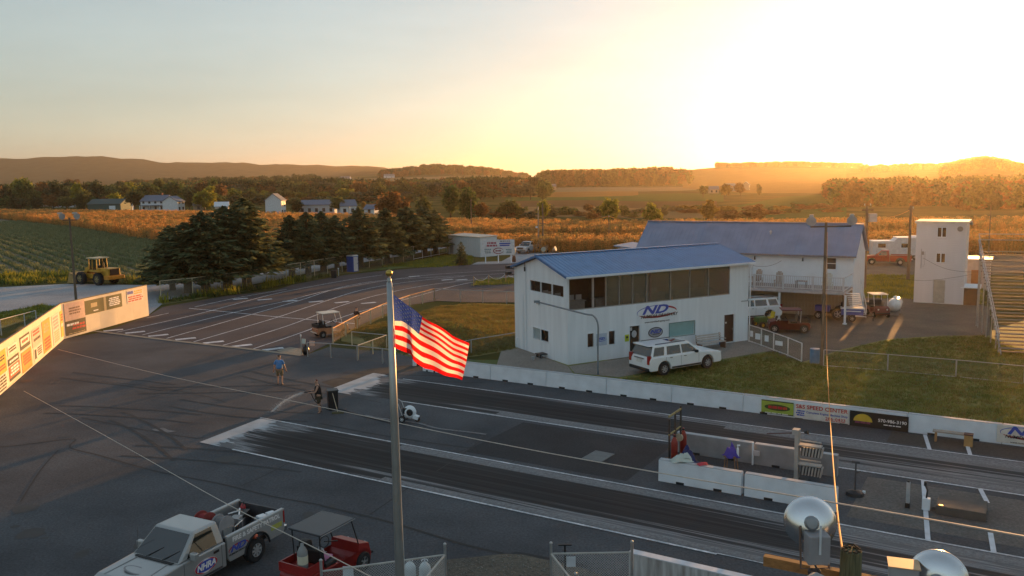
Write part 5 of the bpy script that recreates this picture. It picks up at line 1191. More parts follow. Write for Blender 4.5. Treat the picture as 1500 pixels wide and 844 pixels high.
# wheel loader
LP = (G(117, 416.5) + G(147, 418.5)) / 2
def loader():
    t = thing('wheel_loader', 'yellow wheel loader parked on the pale lot by the crop field', 'wheel loader', LP + Vector((.5, 1.0, 0)), R(152))
    for x in (-1.6, 1.6):
        for s in (-1, 1): wheel(t, x, s * 1.05, .78, .55, mat('muddy_rim', (.30, .24, .12), .8), s, 6)
    b = MB(); b.box((-2.1, 0, 1.55), (2.2, 1.7, 1.0)); b.build('engine_hood', YELL, t, bevel=.08); b = MB(); b.box((-3.22, 0, 1.6), (.06, 1.2, .75)); b.build('radiator_grille', mat('dark_brown_grille', (.05, .025, .015), .7), t)
    b = MB(); b.box((-3.15, 0, .95), (.9, 2.3, .45)); b.build('counterweight', mat('orange_counterweight', (.55, .22, .02), .55), t, bevel=.06); b = MB(); b.box((-1.9, 0, .95), (2.2, 1.3, .5)); b.box((.9, 0, 1.0), (1.6, 1.0, .6)); b.build('chassis', YELL, t, bevel=.05)
    for s in (-1, 1): b = MB(); b.box((-1.55, s * 1.05, 1.68), (1.6, .6, .08)); b.build('mudguard', YELL, t, bevel=.02)
    c = Cabin(-1.0, .55, -.95, .35, 1.75, 3.15, .75, .70)
    b = MB()
    for x in (-.97, -.2, .45):
        for s in (-1, 1): b.tube([(x, s * .74, 1.6), (x, s * .70, 3.18)], .06, 6)
    b.box((-.25, 0, 1.7), (1.6, 1.5, .3)); b.build('cab_frame', YELL, t); b = MB(); b.box((-.25, 0, 3.24), (1.95, 1.75, .12)); b.build('cab_roof', mat('pale_cab_roof', (.5, .42, .26), .6), t, bevel=.03)
    for s in (-1, 1): c.side_win(-.9, .4, -.88, .3, .05, .95, s, t, mat('cab_glass', (.02, .025, .02), .1, alpha=.5))
    b = MB(); b.box((-.4, 0, 2.05), (.5, .5, .5)); b.build('seat', BLACK, t); b = MB(); b.tube([(-1.9, .4, 2.0), (-1.9, .4, 2.75)], .06, 8); b.build('exhaust_pipe', BLACK, t)
    for s in (-1, 1): b = MB(); b.box((1.9, s * .5, 1.35), (2.3, .16, .34), ry=R(24)); b.build('lift_arm', YELL, t, bevel=.03)
    b = MB(); b.box((1.4, 0, 1.75), (.9, .5, .7), ry=R(20)); b.build('front_tower', YELL, t, bevel=.04)
    b = MB(); prof = [(2.75, .15), (3.95, .1), (3.95, .17), (3.0, .3), (2.85, .7), (3.05, 1.15), (3.5, 1.35), (3.45, 1.42), (2.9, 1.25), (2.65, .7)]; side_prism(b, prof, 2.7)
    b.build('bucket', mat('worn_bucket', (.36, .24, .09), .7, var=.3), t)
    for s in (-1, 1): b = MB(); side_prism(b, [(2.7, .15), (3.9, .12), (3.5, 1.35), (2.9, 1.2)], .05); o = b.build('bucket_side', mat('worn_bucket', ()), t); o.location = (0, s * 1.33, 0)
loader()
# travel trailer behind the red pickup
t = thing('camper_trailer', 'long white camper trailer behind the red pickup', 'trailer', G(1322, 381) + Vector((1.0, 1.2, .02)), R(-12))
b = MB(); side_prism(b, [(-4.6, .6), (4.6, .6), (4.6, 3.0), (-1.4, 3.0), (-1.9, 2.55), (-4.6, 2.5)], 2.4); b.build('body', mat('white_trailer_skin', (.55, .58, .60), .5), t, bevel=.05)
b = MB(); b.box((1.6, 0, 3.03), (6.2, 2.5, .08)); b.box((-3.2, 0, 2.54), (2.9, 2.5, .08)); b.box((1.0, .2, 3.15), (.8, .7, .2)); b.build('roof_edge', WHITE, t)
for x in (-3.4, -.4, 2.6): b = MB(); b.box((x, -1.205, 1.95), (1.0, .02, .55)); b.build('window', GLASS, t)
for x in (.9, 1.7):
    for s in (-1, 1): wheel(t, x, s * 1.05, .36, .22, STEEL, s, 5)

# ================================================================== PEOPLE
def skin_mesh(name, joints, edges, radii, m, parent, root=0, sub=2):
    me = bpy.data.meshes.new(name); me.from_pydata([Vector(j) for j in joints], edges, []); me.materials.append(m); o = bpy.data.objects.new(name, me); col.objects.link(o); o.parent = parent
    sk = o.modifiers.new('skin', 'SKIN'); sk.use_smooth_shade = True
    d = me.skin_vertices[0].data
    for i, r_ in enumerate(radii):
        d[i].radius = r_ if isinstance(r_, tuple) else (r_, r_)
    d[root].use_root = True
    s = o.modifiers.new('sub', 'SUBSURF'); s.levels = sub; s.render_levels = sub
    return o
def person(label, loc, rz, armL, armR, legL, legR, cols, fat=1.0, lean=0.0, hat=False, sleeveless=False, nod=0.0):
    """arm = (elbow, hand) offsets from the shoulder, leg = (knee, ankle) offsets from the hip; facing +x"""
    t = thing('person', label, 'person', loc, rz); V_ = Vector; ln = V_((lean, 0, 0))
    J = [V_((0, 0, .95)), V_((0, 0, 1.12)) + ln * .4, V_((.0, 0, 1.32)) + ln * .8, V_((0, 0, 1.47)) + ln, V_((.01, 0, 1.55)) + ln * 1.1, V_((.025 + nod * .4, 0, 1.65)) + ln * 1.2, V_((.01 + nod, 0, 1.75)) + ln * 1.25]
    Rr = [(.15 * fat, .16 * fat), (.135 * fat, .15 * fat), (.14 * fat, .16 * fat), (.075, .08), .055, (.088, .076), (.07, .06)]
    E_ = [(i, i + 1) for i in range(6)]
    def add(p, r_, par): J.append(p); Rr.append(r_); E_.append((par, len(J) - 1)); return len(J) - 1
    add(J[5] + V_((.115, 0, -.01)), .014, 5)                                          # nose
    for s in (-1, 1): add(J[5] + V_((0, s * .088, 0)), .016, 5)                        # ears
    hands = {}; sh = {}; hips = {}
    for s, arm in ((1, armL), (-1, armR)):
        S = V_((0, s * .19 * (.5 + fat / 2), 1.42)) + ln; a = add(S, .062, 3); e = add(S + V_(arm[0]), .045, a); h0 = S + V_(arm[1]); w_ = add(h0, .03, e)
        d = (V_(arm[1]) - V_(arm[0])).normalized(); side = d.cross(V_((1, 0, 0)) if abs(d.x) < .7 else V_((0, 0, 1))).normalized()
        pm = add(h0 + d * .07, (.040, .022), w_)
        for k, (o_, l_) in enumerate(((-.030, .06), (-.010, .078), (.010, .083), (.030, .072))):
            k1 = add(h0 + d * .105 + side * o_, .010, pm); cu = d.cross(side) * s * .02; k2 = add(h0 + d * (.105 + l_ * .55) + side * o_ + cu, .009, k1); add(h0 + d * (.105 + l_ * .85) + side * o_ + cu * 2.4, .008, k2)
        k1 = add(h0 + d * .055 + side * -.045, .011, pm); add(h0 + d * .10 + side * -.062, .010, k1)
        sh[s] = (S, arm)
    for s, leg in ((1, legL), (-1, legR)):
        Hp = V_((0, s * .10, .90)); a = add(Hp, .088 * fat, 0); k = add(Hp + V_(leg[0]), .060, a); an = add(Hp + V_(leg[1]), .040, k); hips[s] = (Hp, leg)
        add(Hp + V_(leg[1]) + V_((.13, s * .02, -.045)), .036, an)
    skin_mesh('body', J, E_, Rr, SKIN, t)
    g = .022
    tj = [J[0] + V_((0, 0, -.04)), J[1], J[2], J[3] + V_((0, 0, .0))]; tr = [(.165 * fat + g, .175 * fat + g), (.14 * fat + g, .155 * fat + g), (.14 * fat + g, .165 * fat + g), (.085, .11)]; te = [(0, 1), (1, 2), (2, 3)]
    for s in (1, -1):
        S, arm = sh[s]; tj.append(S + V_((0, 0, -.01))); tr.append(.078); te.append((3, len(tj) - 1))
        if not sleeveless: tj.append(S + V_(arm[0]) * .75); tr.append(.075); te.append((len(tj) - 2, len(tj) - 1))
    skin_mesh('shirt', tj, te, tr, cols[0], t)
    pj = [J[0] + V_((0, 0, .03))]; pr = [(.16 * fat + g, .17 * fat + g)]; pe = []
    for s in (1, -1):
        Hp, leg = hips[s]; pj.append(Hp + V_((0, 0, -.03))); pr.append(.105 * fat); pe.append((0, len(pj) - 1)); pj.append(Hp + V_(leg[0]) * 1.0); pr.append(.092); pe.append((len(pj) - 2, len(pj) - 1))
        if cols[4]: pj.append(Hp + V_(leg[1]) * .96); pr.append(.075); pe.append((len(pj) - 2, len(pj) - 1))
    skin_mesh('trousers' if cols[4] else 'shorts', pj, pe, pr, cols[1], t)
    for s in (1, -1):
        Hp, leg = hips[s]; A = Hp + V_(leg[1]); skin_mesh('shoe', [A + V_((-.05, 0, -.04)), A + V_((.05, s * .01, -.045)), A + V_((.16, s * .025, -.055))], [(0, 1), (1, 2)], [(.045, .045), (.05, .045), (.042, .032)], cols[2], t)
    for s in (1, -1): b = MB(); b.ball(J[5] + V_((.082, s * .032, .012)), .011, seg=5); b.build('eye', BLACK, t)
    skin_mesh('cap' if hat else 'hair', [J[5] + V_((-.035, 0, .03)), J[6] + V_((-.015, 0, .0)), J[6] + V_((.03, 0, .0))] + ([J[6] + V_((.13, 0, -.04))] if hat else []), [(0, 1), (1, 2)] + ([(2, 3)] if hat else []), [(.085, .082), (.082, .074), (.06, .06)] + ([(.05, .015)] if hat else []), cols[3], t)
    return t
KHAKI = mat('khaki_cloth', (.20, .15, .085), .9); DKCLOTH = mat('black_cloth', (.018, .017, .018), .9); SHOE = mat('dark_shoe', (.03, .025, .022), .7)
person('stocky man in blue shirt and khaki shorts walking away across the asphalt', G(410.5, 563), R(97), ((.0, .09, -.29), (.07, .14, -.54)), ((-.02, -.09, -.29), (.04, -.15, -.54)), ((.10, .03, -.42), (.0, .03, -.86)), ((-.02, -.03, -.42), (-.12, -.03, -.84)),
       [mat('sky_blue_shirt', (.10, .24, .50), .9), KHAKI, SHOE, mat('short_brown_hair', (.10, .06, .04), .9), False], fat=1.18)
HOSE_P = G(468, 604.5); HOSE_RZ = R(196)
person('man in black tank top and dark shorts spraying water from a hose', HOSE_P, HOSE_RZ, ((.12, .04, -.26), (.40, -.10, -.30)), ((.10, -.06, -.27), (.44, .06, -.26)), ((.05, .04, -.42), (-.01, .05, -.85)), ((-.03, -.04, -.42), (-.08, -.04, -.85)),
       [DKCLOTH, mat('dark_olive_cloth', (.05, .042, .026), .9), SHOE, mat('red_brown_cap', (.14, .04, .03), .9), False], fat=1.06, lean=.05, sleeveless=True, nod=.02)
person('man in dark clothes standing at the rail of the mound fence', G(523, 482) + Vector((0, 0, 0)), R(60), ((.05, .08, -.28), (.22, .02, -.42)), ((.12, -.08, -.26), (.36, -.10, -.24)), ((.03, .02, -.42), (.0, .03, -.86)), ((-.02, -.02, -.42), (-.05, -.03, -.86)),
       [mat('dark_brown_jacket', (.055, .035, .028), .9), mat('dark_trousers', (.06, .045, .03), .9), SHOE, mat('dark_blue_cap', (.02, .022, .045), .9), True], fat=1.05, hat=True)

# ================================================================== FLAG
def clothmat(name, c, tr=.55):
    m = bpy.data.materials.new(name); m.use_nodes = True; n = m.node_tree; b = n.nodes['Principled BSDF']; out = n.nodes['Material Output']
    b.inputs['Roughness'].default_value = .7; b.inputs['Specular IOR Level'].default_value = .2
    tc = n.nodes.new('ShaderNodeTexCoord'); nz = n.nodes.new('ShaderNodeTexNoise'); nz.inputs['Scale'].default_value = 60; n.links.new(tc.outputs['Object'], nz.inputs[0])
    rp = n.nodes.new('ShaderNodeValToRGB'); rp.color_ramp.elements[0].color = (*[x * .9 for x in c], 1); rp.color_ramp.elements[1].color = (*[min(1, x * 1.1) for x in c], 1)
    n.links.new(nz.outputs[0], rp.inputs[0]); n.links.new(rp.outputs[0], b.inputs['Base Color'])
    t = n.nodes.new('ShaderNodeBsdfTranslucent'); n.links.new(rp.outputs[0], t.inputs[0]); mx = n.nodes.new('ShaderNodeMixShader'); mx.inputs[0].default_value = tr
    n.links.new(b.outputs[0], mx.inputs[1]); n.links.new(t.outputs[0], mx.inputs[2]); n.links.new(mx.outputs[0], out.inputs[0]); return m
POLE_B = at(585.0, 844, 18.0); POLE_T = at(571.2, 414, 18.0)
px_, py_ = (POLE_B.x + POLE_T.x) / 2, 18.0
t = thing('flagpole', 'tall aluminium flagpole with a gold ball on top', 'flagpole', (px_, py_, 0))
b = MB(); b.lathe([(.115, 0), (.105, 3.0), (.085, 7), (.06, POLE_T.z), (0, POLE_T.z)], 18); b.build('pole', mat('satin_aluminium_pole', (.40, .41, .40), .45, .85, var=.08), t, smooth=True)
b = MB(); b.lathe([(.16, 0), (.18, .05), (.12, .12)], 18); b.build('base_flange', ALU, t)
b = MB(); b.lathe([(.03, 0), (.05, .05), (.045, .10), (.025, .12), (.025, .22)], 12, 0, Matrix.Translation((0, 0, POLE_T.z - .02))); b.tube([(-.02, 0, POLE_T.z - .05), (.05, 0, POLE_T.z - .09), (.05, 0, POLE_T.z - .16)], .02, 6); b.build('truck_pulley', STEEL, t)
b = MB(); b.ball((0, 0, POLE_T.z + .20), .075, seg=12); b.build('finial_ball', mat('gold_ball', (.50, .34, .08), .35, .8, var=.1), t, smooth=True)
b = MB(); b.tube([(.075, -.01, POLE_T.z - .1), (.1, -.02, 5), (.13, 0, 1.2)], .006, 5); b.build('halyard', mat('white_rope', (.6, .6, .58), .8), t)
b = MB(); b.box((.12, 0, 1.25), (.05, .03, .2)); b.build('cleat', STEEL, t)
_flag = [  # u, (px, py) at v = 0, 7/13, 1, and depth offset at the three heights
    (0.00, (576.0, 431), (577.5, 470), (578.0, 509), 0, 0, 0),
    (0.12, (589.5, 441.5), (589.5, 470.5), (590.5, 515), .10, -.05, -.08),
    (0.22, (600.0, 449.5), (598.5, 477), (602.5, 520), .20, .00, -.05),
    (0.26, (604.0, 452.5), (602.0, 480), (605.0, 528), .26, .10, .10),
    (0.40, (618.5, 463.5), (614.0, 489), (622.0, 539), .34, .12, .06),
    (0.60, (641.0, 477.5), (641.0, 506), (641.0, 546), .36, .16, .05),
    (0.80, (663.0, 491.0), (664.0, 521), (660.0, 552), .30, .22, .12),
    (1.00, (687.5, 504.0), (683.0, 531), (677.0, 557), .26, .25, .20)]
def flag_point(u, v):
    for a, c in zip(_flag, _flag[1:]):
        if u <= c[0] + 1e-9: break
    s = (u - a[0]) / (c[0] - a[0]); k = 7 / 13
    def mix(i): return ((a[i][0] + (c[i][0] - a[i][0]) * s, a[i][1] + (c[i][1] - a[i][1]) * s), a[i + 3] + (c[i + 3] - a[i + 3]) * s)
    (T, dT), (Md, dM), (B_, dB) = mix(1), mix(2), mix(3)
    if v <= k: q = v / k; x, y, d = T[0] + (Md[0] - T[0]) * q, T[1] + (Md[1] - T[1]) * q, dT + (dM - dT) * q
    else: q = (v - k) / (1 - k); x, y, d = Md[0] + (B_[0] - Md[0]) * q, Md[1] + (B_[1] - Md[1]) * q, dM + (dB - dM) * q
    d += .05 * math.sin(u * 15 - v * 2.5) * min(1, u * 3); y += .9 * math.sin(u * 17 + v * 2) * min(1, u * 3)
    return at(x, y, 18 + d)
def flag():
    t = thing('national_flag', 'american flag streaming to the right from the flagpole, glowing in low sun', 'flag', (px_ + .1, 18, POLE_T.z - 1.4))
    org = Vector(t.location); NU, SV = 36, 4
    mats = [clothmat('flag_red', (.72, .012, .015), .7), clothmat('flag_white', (.82, .76, .70), .6), clothmat('flag_blue', (.05, .09, .36))]
    rows = [i / (13 * SV) for i in range(13 * SV + 1)]; cs = sorted({.4, *[i / NU for i in range(NU + 1)]}); n = len(rows)
    P = {(i, j): flag_point(u, v) - org for i, u in enumerate(cs) for j, v in enumerate(rows)}
    def piece(name, jr, keep, m):
        b = MB(); ids = {}
        def vid(i, j):
            if (i, j) not in ids: ids[(i, j)] = len(b.v); b.v.append(tuple(P[(i, j)]))
            return ids[(i, j)]
        for i in range(len(cs) - 1):
            if not keep((cs[i] + cs[i + 1]) / 2): continue
            for j in jr: b.f.append((vid(i, j), vid(i + 1, j), vid(i + 1, j + 1), vid(i, j + 1))); b.m.append(0)
        return b.build(name, m, t, smooth=True)
    for k in range(13):
        piece('stripe', range(k * SV, k * SV + SV), (lambda u: u > .4) if k < 7 else (lambda u: True), mats[k % 2])
    ct = piece('canton', range(0, 7 * SV), lambda u: u < .4, mats[2])
    sm = mats[1]; base = []
    for r_ in range(9):
        for c_ in range(6 if r_ % 2 == 0 else 5):
            u = .4 * ((c_ * 2 + (1 if r_ % 2 == 0 else 2)) / 12); v = (7 / 13) * (r_ + 1) / 10
            c0 = flag_point(u, v); du = (flag_point(u + .01, v) - c0) / .01; dv = (flag_point(u, v + .01) - c0) / .01; nn = du.cross(dv).normalized()
            b = MB()
            for o_ in (-.006, .006):
                pts = []
                for q in range(10):
                    rr_ = .016 if q % 2 == 0 else .0066; a = math.pi / 2 + q * math.pi / 5; pts.append(c0 - org + du * rr_ * math.cos(a) / 1.0 - dv * rr_ * 1.7 * math.sin(a) + nn * o_)
                b.poly(pts)
            b.build('star', sm, ct)
flag()

# ================================================================== POLES, LAMPS, WIRES
LAMPG = mat('pale_lamp_glass', (.55, .56, .55), .2, spec=.7)
def flood(parent, c, rz, tilt, r=.30, name='flood_lamp'):
    M = Matrix.Translation(c) @ Matrix.Rotation(rz, 4, 'Z') @ Matrix.Rotation(R(90) + tilt, 4, 'Y')
    b = MB(); b.lathe([(.09, -.42), (.12, -.36), (.12, -.22), (r * .6, -.14), (r * .95, 0), (r, .06), (r * .97, .06)], 18, 0, M); o = b.build(name, mat('grey_lamp_housing', (.44, .45, .46), .45, .5), parent, smooth=False)
    b = MB(); b.lathe([(0, .05), (r * .96, .05)], 18, 0, M); b.build('lens', LAMPG, o)
    b = MB(); b.box(Vector(c) + Matrix.Rotation(rz, 3, 'Z') @ Vector((-.3, 0, .3)), (.5, .25, .16), rz=rz); b.build('ballast_box', mat('pale_ballast_box', (.48, .47, .44), .6), o); return o
def lamp_pole(label, base, h, arms, rz, group):
    t = thing('lamp_pole', label, 'lamp post', base, 0, group); b = MB(); b.tube([(0, 0, 0), (0, 0, h * .5), (0, 0, h)], [.13, .105, .08], 10); b.build('pole', WOODP, t)
    b = MB(); b.tube([(arms[0], 0, h - .25), (arms[-1], 0, h - .25)], .05, 6); b.build('cross_arm', mat('brown_cross_arm', (.16, .11, .07), .8), t)
    for x in arms: flood(t, (x, -.1, h + .1), rz, R(6))
    return t
lamp_pole('tall wooden lamp post with two round floodlights behind the sign wall', G(113, 458), 9.1, [-.65, .75], R(-35), 'floodlight poles')
lamp_pole('tall wooden lamp post with two round floodlights right of the tower', G(1204, 536), 9.0, [-.95, 1.55], R(-110), 'floodlight poles')
def util_pole(label, base, h, arm=None, r=.14, parts=(), m=WOODP):
    t = thing('utility_pole', label, 'utility pole', base, 0); b = MB(); b.tube([(0, 0, 0), (0, 0, h * .5), (0, 0, h)], [r, r * .85, r * .65], 8); b.build('pole', m, t)
    for z, w_ in (arm or []): b = MB(); b.box((0, -.12, z), (w_, .1, .12)); b.build('cross_arm', WOODP, t)
    for nm, c, d, mm in parts: b = MB(); b.box(c, d); b.build(nm, mm, t, bevel=.03)
    return t
util_pole('wooden utility pole with a pale transformer box right of the clubhouse', G(1266, 424), 8.6, [(8.2, 1.2)], .2, [('transformer_box', (.55, -.1, 7.4), (.75, .5, .85), mat('pale_grey_box', (.45, .43, .42), .6)), ('insulator', (-.3, -.1, 8.75), (.08, .08, .2), WHITE), ('insulator', (.3, -.1, 8.75), (.08, .08, .2), WHITE)])
util_pole('bare wooden utility pole beside the announcer tower', G(1330, 411), 8.3, [(7.9, .7)], .19, [('insulator', (.2, -.1, 8.1), (.08, .08, .2), WHITE)])
util_pole('thin pale pole behind the blue portable toilet', G(514, 384), 8.2, None, .07, [('pole_head', (0, 0, 8.2), (.3, .15, .12), STEEL)], mat('pale_thin_pole', (.36, .33, .27), .7))
util_pole('utility pole standing in the corn behind the white shed', G(691, 345), 7.8, [(7.5, .5)], .13)
util_pole('utility pole with white lamp left of its twin by the corn', at(789, 366, 143) - Vector((0, 0, at(789, 366, 143).z)), 7.4, None, .12, [('white_lamp', (-.3, -.1, 3.9), (.35, .25, .25), WHITE), ('bracket', (0, -.12, 7.0), (.12, .1, .5), STEEL)], mat('pale_pole_wood', (.30, .25, .19), .9))
util_pole('dark utility pole right of its paler twin by the corn', at(795.5, 366, 141) - Vector((0, 0, at(795.5, 366, 141).z)), 7.9, [(4.6, .9), (7.0, .5)], .15)
util_pole('thin pole at the top of the orange cable in the corn', G(892, 366), 5.6, None, .08, [('pole_cap', (0, 0, 5.6), (.2, .2, .1), STEEL)])
util_pole('thin pole seen behind the bleachers at the right', G(1447, 388), 7.6, None, .08)
for nm, x, y, D_ in (('slim white post', 700, 366, 150),): pass
def wire(name, label, pts, r=.012, m=None, sag=0.0, n=14, cat='wire'):
    P = [Vector(p) for p in pts]; path = []
    if len(P) == 2:
        for i in range(n + 1): s = i / n; q = P[0].lerp(P[1], s); q.z -= sag * 4 * s * (1 - s); path.append(q)
    else: path = smooth_path(P, 5)
    b = MB(); b.tube(path, r, 5); o = b.build(name, m or BLACK); tag(o, label, cat); return o
ORW = mat('orange_and_lit_cord', (.62, .26, .05), .7); PALEW = mat('pale_wire', (.50, .46, .40), .6)  # festoon cord's orange also stands for sunlight on the lit wires
wire('festoon_cable', 'thick orange cable sagging over the corn to a thin pole', [at(690, 321, 150), at(730, 330, 148), at(775, 334, 146), at(830, 331, 144), at(865, 324, 143), at(892, 317, 143)], .055, ORW, cat='cable')
wire('festoon_cable', 'orange cable dropping from the thin pole toward the clubhouse roof', [at(892, 317, 143), at(915, 324, 142), at(940, 329, 141), at(985, 331, 140)], .055, ORW, cat='cable')
# near timber pole and stadium lamps at the lower right
NP = Vector((at(1247, 805, 10).x, 10.0, 0)); NH = at(1247, 806, 10).z
t = thing('timber_pole', 'weathered mossy timber pole top in the lower right foreground', 'pole', NP)
b = MB(); b.tube([(0, 0, 0), (0, 0, NH * .6), (0, 0, NH)], [.17, .145, .125], 16, cap=True); b.build('pole', mat('mossy_timber', (.13, .135, .075), .95, var=.45, scale=3, stretch=(16, 16, 1.2), bump=.8), t)
b = MB()
for k in range(9): a = k * .7; b.box((math.cos(a) * .09, math.sin(a) * .09, NH + .006), (.05, .035, .03), rz=a)
b.tube([(-.07, .02, NH + .03), (-.02, .07, NH + .05), (.05, .05, NH + .05), (.08, -.02, NH + .03)], .012, 5); b.build('splintered_top', mat('dark_wood_top', (.07, .055, .035), .95, var=.4), t)
b = MB(); d = Vector((math.cos(R(-40)), math.sin(R(-40)), 0)); b.box((.0, .17, NH - .42), (2.0, .10, .13), rz=R(-30)); b.build('cross_arm', mat('sunlit_wood_arm', (.34, .17, .06), .8, var=.25, scale=3, stretch=(1, 8, 8)), t)  # orange of the low sun is put into the timber colour
MIRROR = mat('spun_aluminium_reflector', (.70, .71, .72), .22, .95, var=.04, scale=3)
def stadium_lamp(label, c, yaw, pitch, sizer=.305, box=None, n=0):
    t = thing('stadium_lamp', label, 'stadium lamp', c)
    M = Matrix.Rotation(yaw, 4, 'Z') @ Matrix.Rotation(R(90) - pitch, 4, 'Y')           # opening towards +x turned by yaw
    b = MB(); b.lathe([(.075, -.125), (.14, -.115), (.21, -.085), (.265, -.04), (.298, .01), (sizer, .03), (sizer + .008, .035), (sizer + .008, .05), (sizer - .01, .05)], 40, 0, M); b.build('reflector', MIRROR, t, smooth=True)
    b = MB(); b.lathe([(sizer - .012, .045), (.01, .045)], 40, 0, M); b.build('lens', LAMPG, t)
    b = MB(); b.lathe([(0, -.24), (.06, -.235), (.085, -.21), (.085, -.11), (0, -.11)], 20, 0, M); b.build('socket_cover', mat('grey_cast_socket', (.28, .29, .30), .5, .6), t, smooth=False)
    return t, M
L1 = at(1187, 765, 10.0); t, M = stadium_lamp('big round aluminium stadium lamp left of the timber pole, seen from behind', L1, R(76), R(-18))
b = MB(); b.box((0, -.24, -.22), (.26, .2, .36)); b.build('ballast_box', mat('pinkish_grey_box', (.30, .29, .30), .55), t, bevel=.015)
b = MB(); b.box((0, -.35, -.08), (.025, .012, .36)); b.build('strap', mat('white_strap', (.62, .64, .66), .5), t)
b = MB(); b.tube([(-.17, -.12, .0), (-.17, -.2, -.5), (.17, -.2, -.5), (.17, -.12, .0)], .014, 6); b.build('yoke', mat('brown_yoke', (.14, .09, .07), .6), t)
b = MB(); b.lathe([(.07, 0), (.08, .06), (.05, .1)], 14, 0, Matrix.Translation((0, -.18, -.60))); b.build('mount_base', mat('dark_mount', (.06, .05, .045), .6), t); b = MB(); b.tube([(-.05, -.3, -.38), (-.02, -.34, -.46), (.05, -.28, -.56), (.16, -.2, -.62)], .012, 5); b.build('cable', BLACK, t)
L2 = at(1374, 848, 9.0); t, M = stadium_lamp('second stadium lamp at the bottom edge with its orange-lit ballast box', L2, R(58), R(-8))
b = MB(); b.box((-.37, .04, .06), (.30, .24, .2), rz=R(-20)); b.build('ballast_box', mat('pale_metal_box', (.36, .36, .36), .5), t, bevel=.012); b = MB(); b.box((-.37, .04, .166), (.33, .27, .012), rz=R(-20)); b.build('sunlit_box_top', mat('sunlit_orange_top', (.55, .36, .20), .5), t)  # top piece carries the orange sunlight on the box in its colour
b = MB(); b.tube([(-.28, .0, .1), (-.2, 0, -.2), (0, 0, -.42)], .016, 6); b.build('yoke', STEEL, t)
# cap visible at the very bottom between them
p = at(1196, 850, 9.6); t = thing('lamp_hood', 'pale metal hood at the bottom edge under the first stadium lamp', 'lamp hood', p); b = MB(); b.lathe([(.26, -.12), (.16, .02), (0, .1)], 4); b.build('hood', mat('pale_metal_box', ()), t); b = MB(); b.tube([(0, 0, -.1), (.1, .2, -.5)], .02, 6); b.build('bracket', STEEL, t)
# long wires
w_l = G(85, 512, .35)
wire('overhead_wire', 'long pale wire crossing the strip from right foreground to the sign wall', [at(1560, 799, 8.5), at(1500, 786, 9.0), at(1230, 738, 13), at(967, 693, 19), at(700, 644, 27), at(440, 590, 40), at(250, 552, 50), w_l], .014, PALEW)
wire('overhead_wire', 'pale wire running over the silver pickup to the sign wall', [at(600, 872, 14), at(540, 843, 15.5), at(440, 792, 18.5), at(330, 737, 23), at(200, 664, 31), at(110, 614, 40), G(35, 573, .3)], .012, PALEW)
FP = G(1204, 536); wire('overhead_wire', 'orange-lit cable from the timber pole top to the floodlight post', [NP + Vector((-.1, 0, NH - .05)), at(1226, 745, 13.5), at(1219, 660, 21), at(1214, 580, 32), at(1211, 500, 42), FP + Vector((.05, -.1, 8.4))], .013, ORW)
wire('overhead_wire', 'thin wire from tower eave corner to the clubhouse wall', [tower_pt(15.6, -.2, 5.5), club_pt(-3.0, -.15, 4.6)], .014, BLACK, .25)
wire('overhead_wire', 'sagging dark wire from announcer tower wall to the right', [at(1352, 378, 77.5), at(1380, 392, 76), at(1410, 398, 74.5), at(1450, 398, 72)], .014, BLACK)
wire('overhead_wire', 'lower dark wire across the announcer tower front', [at(1300, 405, 79), at(1345, 411, 77), at(1380, 409, 75), at(1425, 402, 73)], .012, BLACK)
wire('overhead_wire', 'orange-lit wire between the two utility poles at right', [G(1266, 424) + Vector((0, 0, 7.6)), G(1330, 411) + Vector((0, 0, 7.9))], .014, ORW, .5)
wire('guy_wire', 'guy wire leaning from the clubhouse ridge to the floodlight', [club_pt(2.9, 4.2, 7.6), FP + Vector((1.55, -.1, 8.9))], .02, ORW)
wire('guy_wire', 'bright guy wire down from the bare utility pole', [G(1330, 411) + Vector((0, 0, 8.1)), G(1347, 398) + Vector((0, 0, 2.5))], .016, ORW)
# bent pipe lamp post before the tower
bp = G(876, 549); t = thing('bent_pipe_post', 'bent grey pipe post reaching an arm over to the tower wall', 'post', bp)
e = at(790, 443, 54.0) - bp; k = at(868, 463, bp.y + .2) - bp; k2 = at(876, 476, bp.y) - bp
b = MB(); path = smooth_path([Vector((0, 0, 0)), Vector((0, 0, k2.z * .6)), k2, k + Vector((.05, 0, 0)), k.lerp(e, .15), e.lerp(k, .3), e], 6); b.tube(path, .055, 8); b.build('pipe', mat('blue_grey_pipe', (.22, .25, .28), .5, .3), t, smooth=True)
b = MB(); b.box(e + Vector((-.15, 0, .05)), (.38, .2, .14)); b.build('lamp_head', mat('blue_grey_pipe', ()), t)

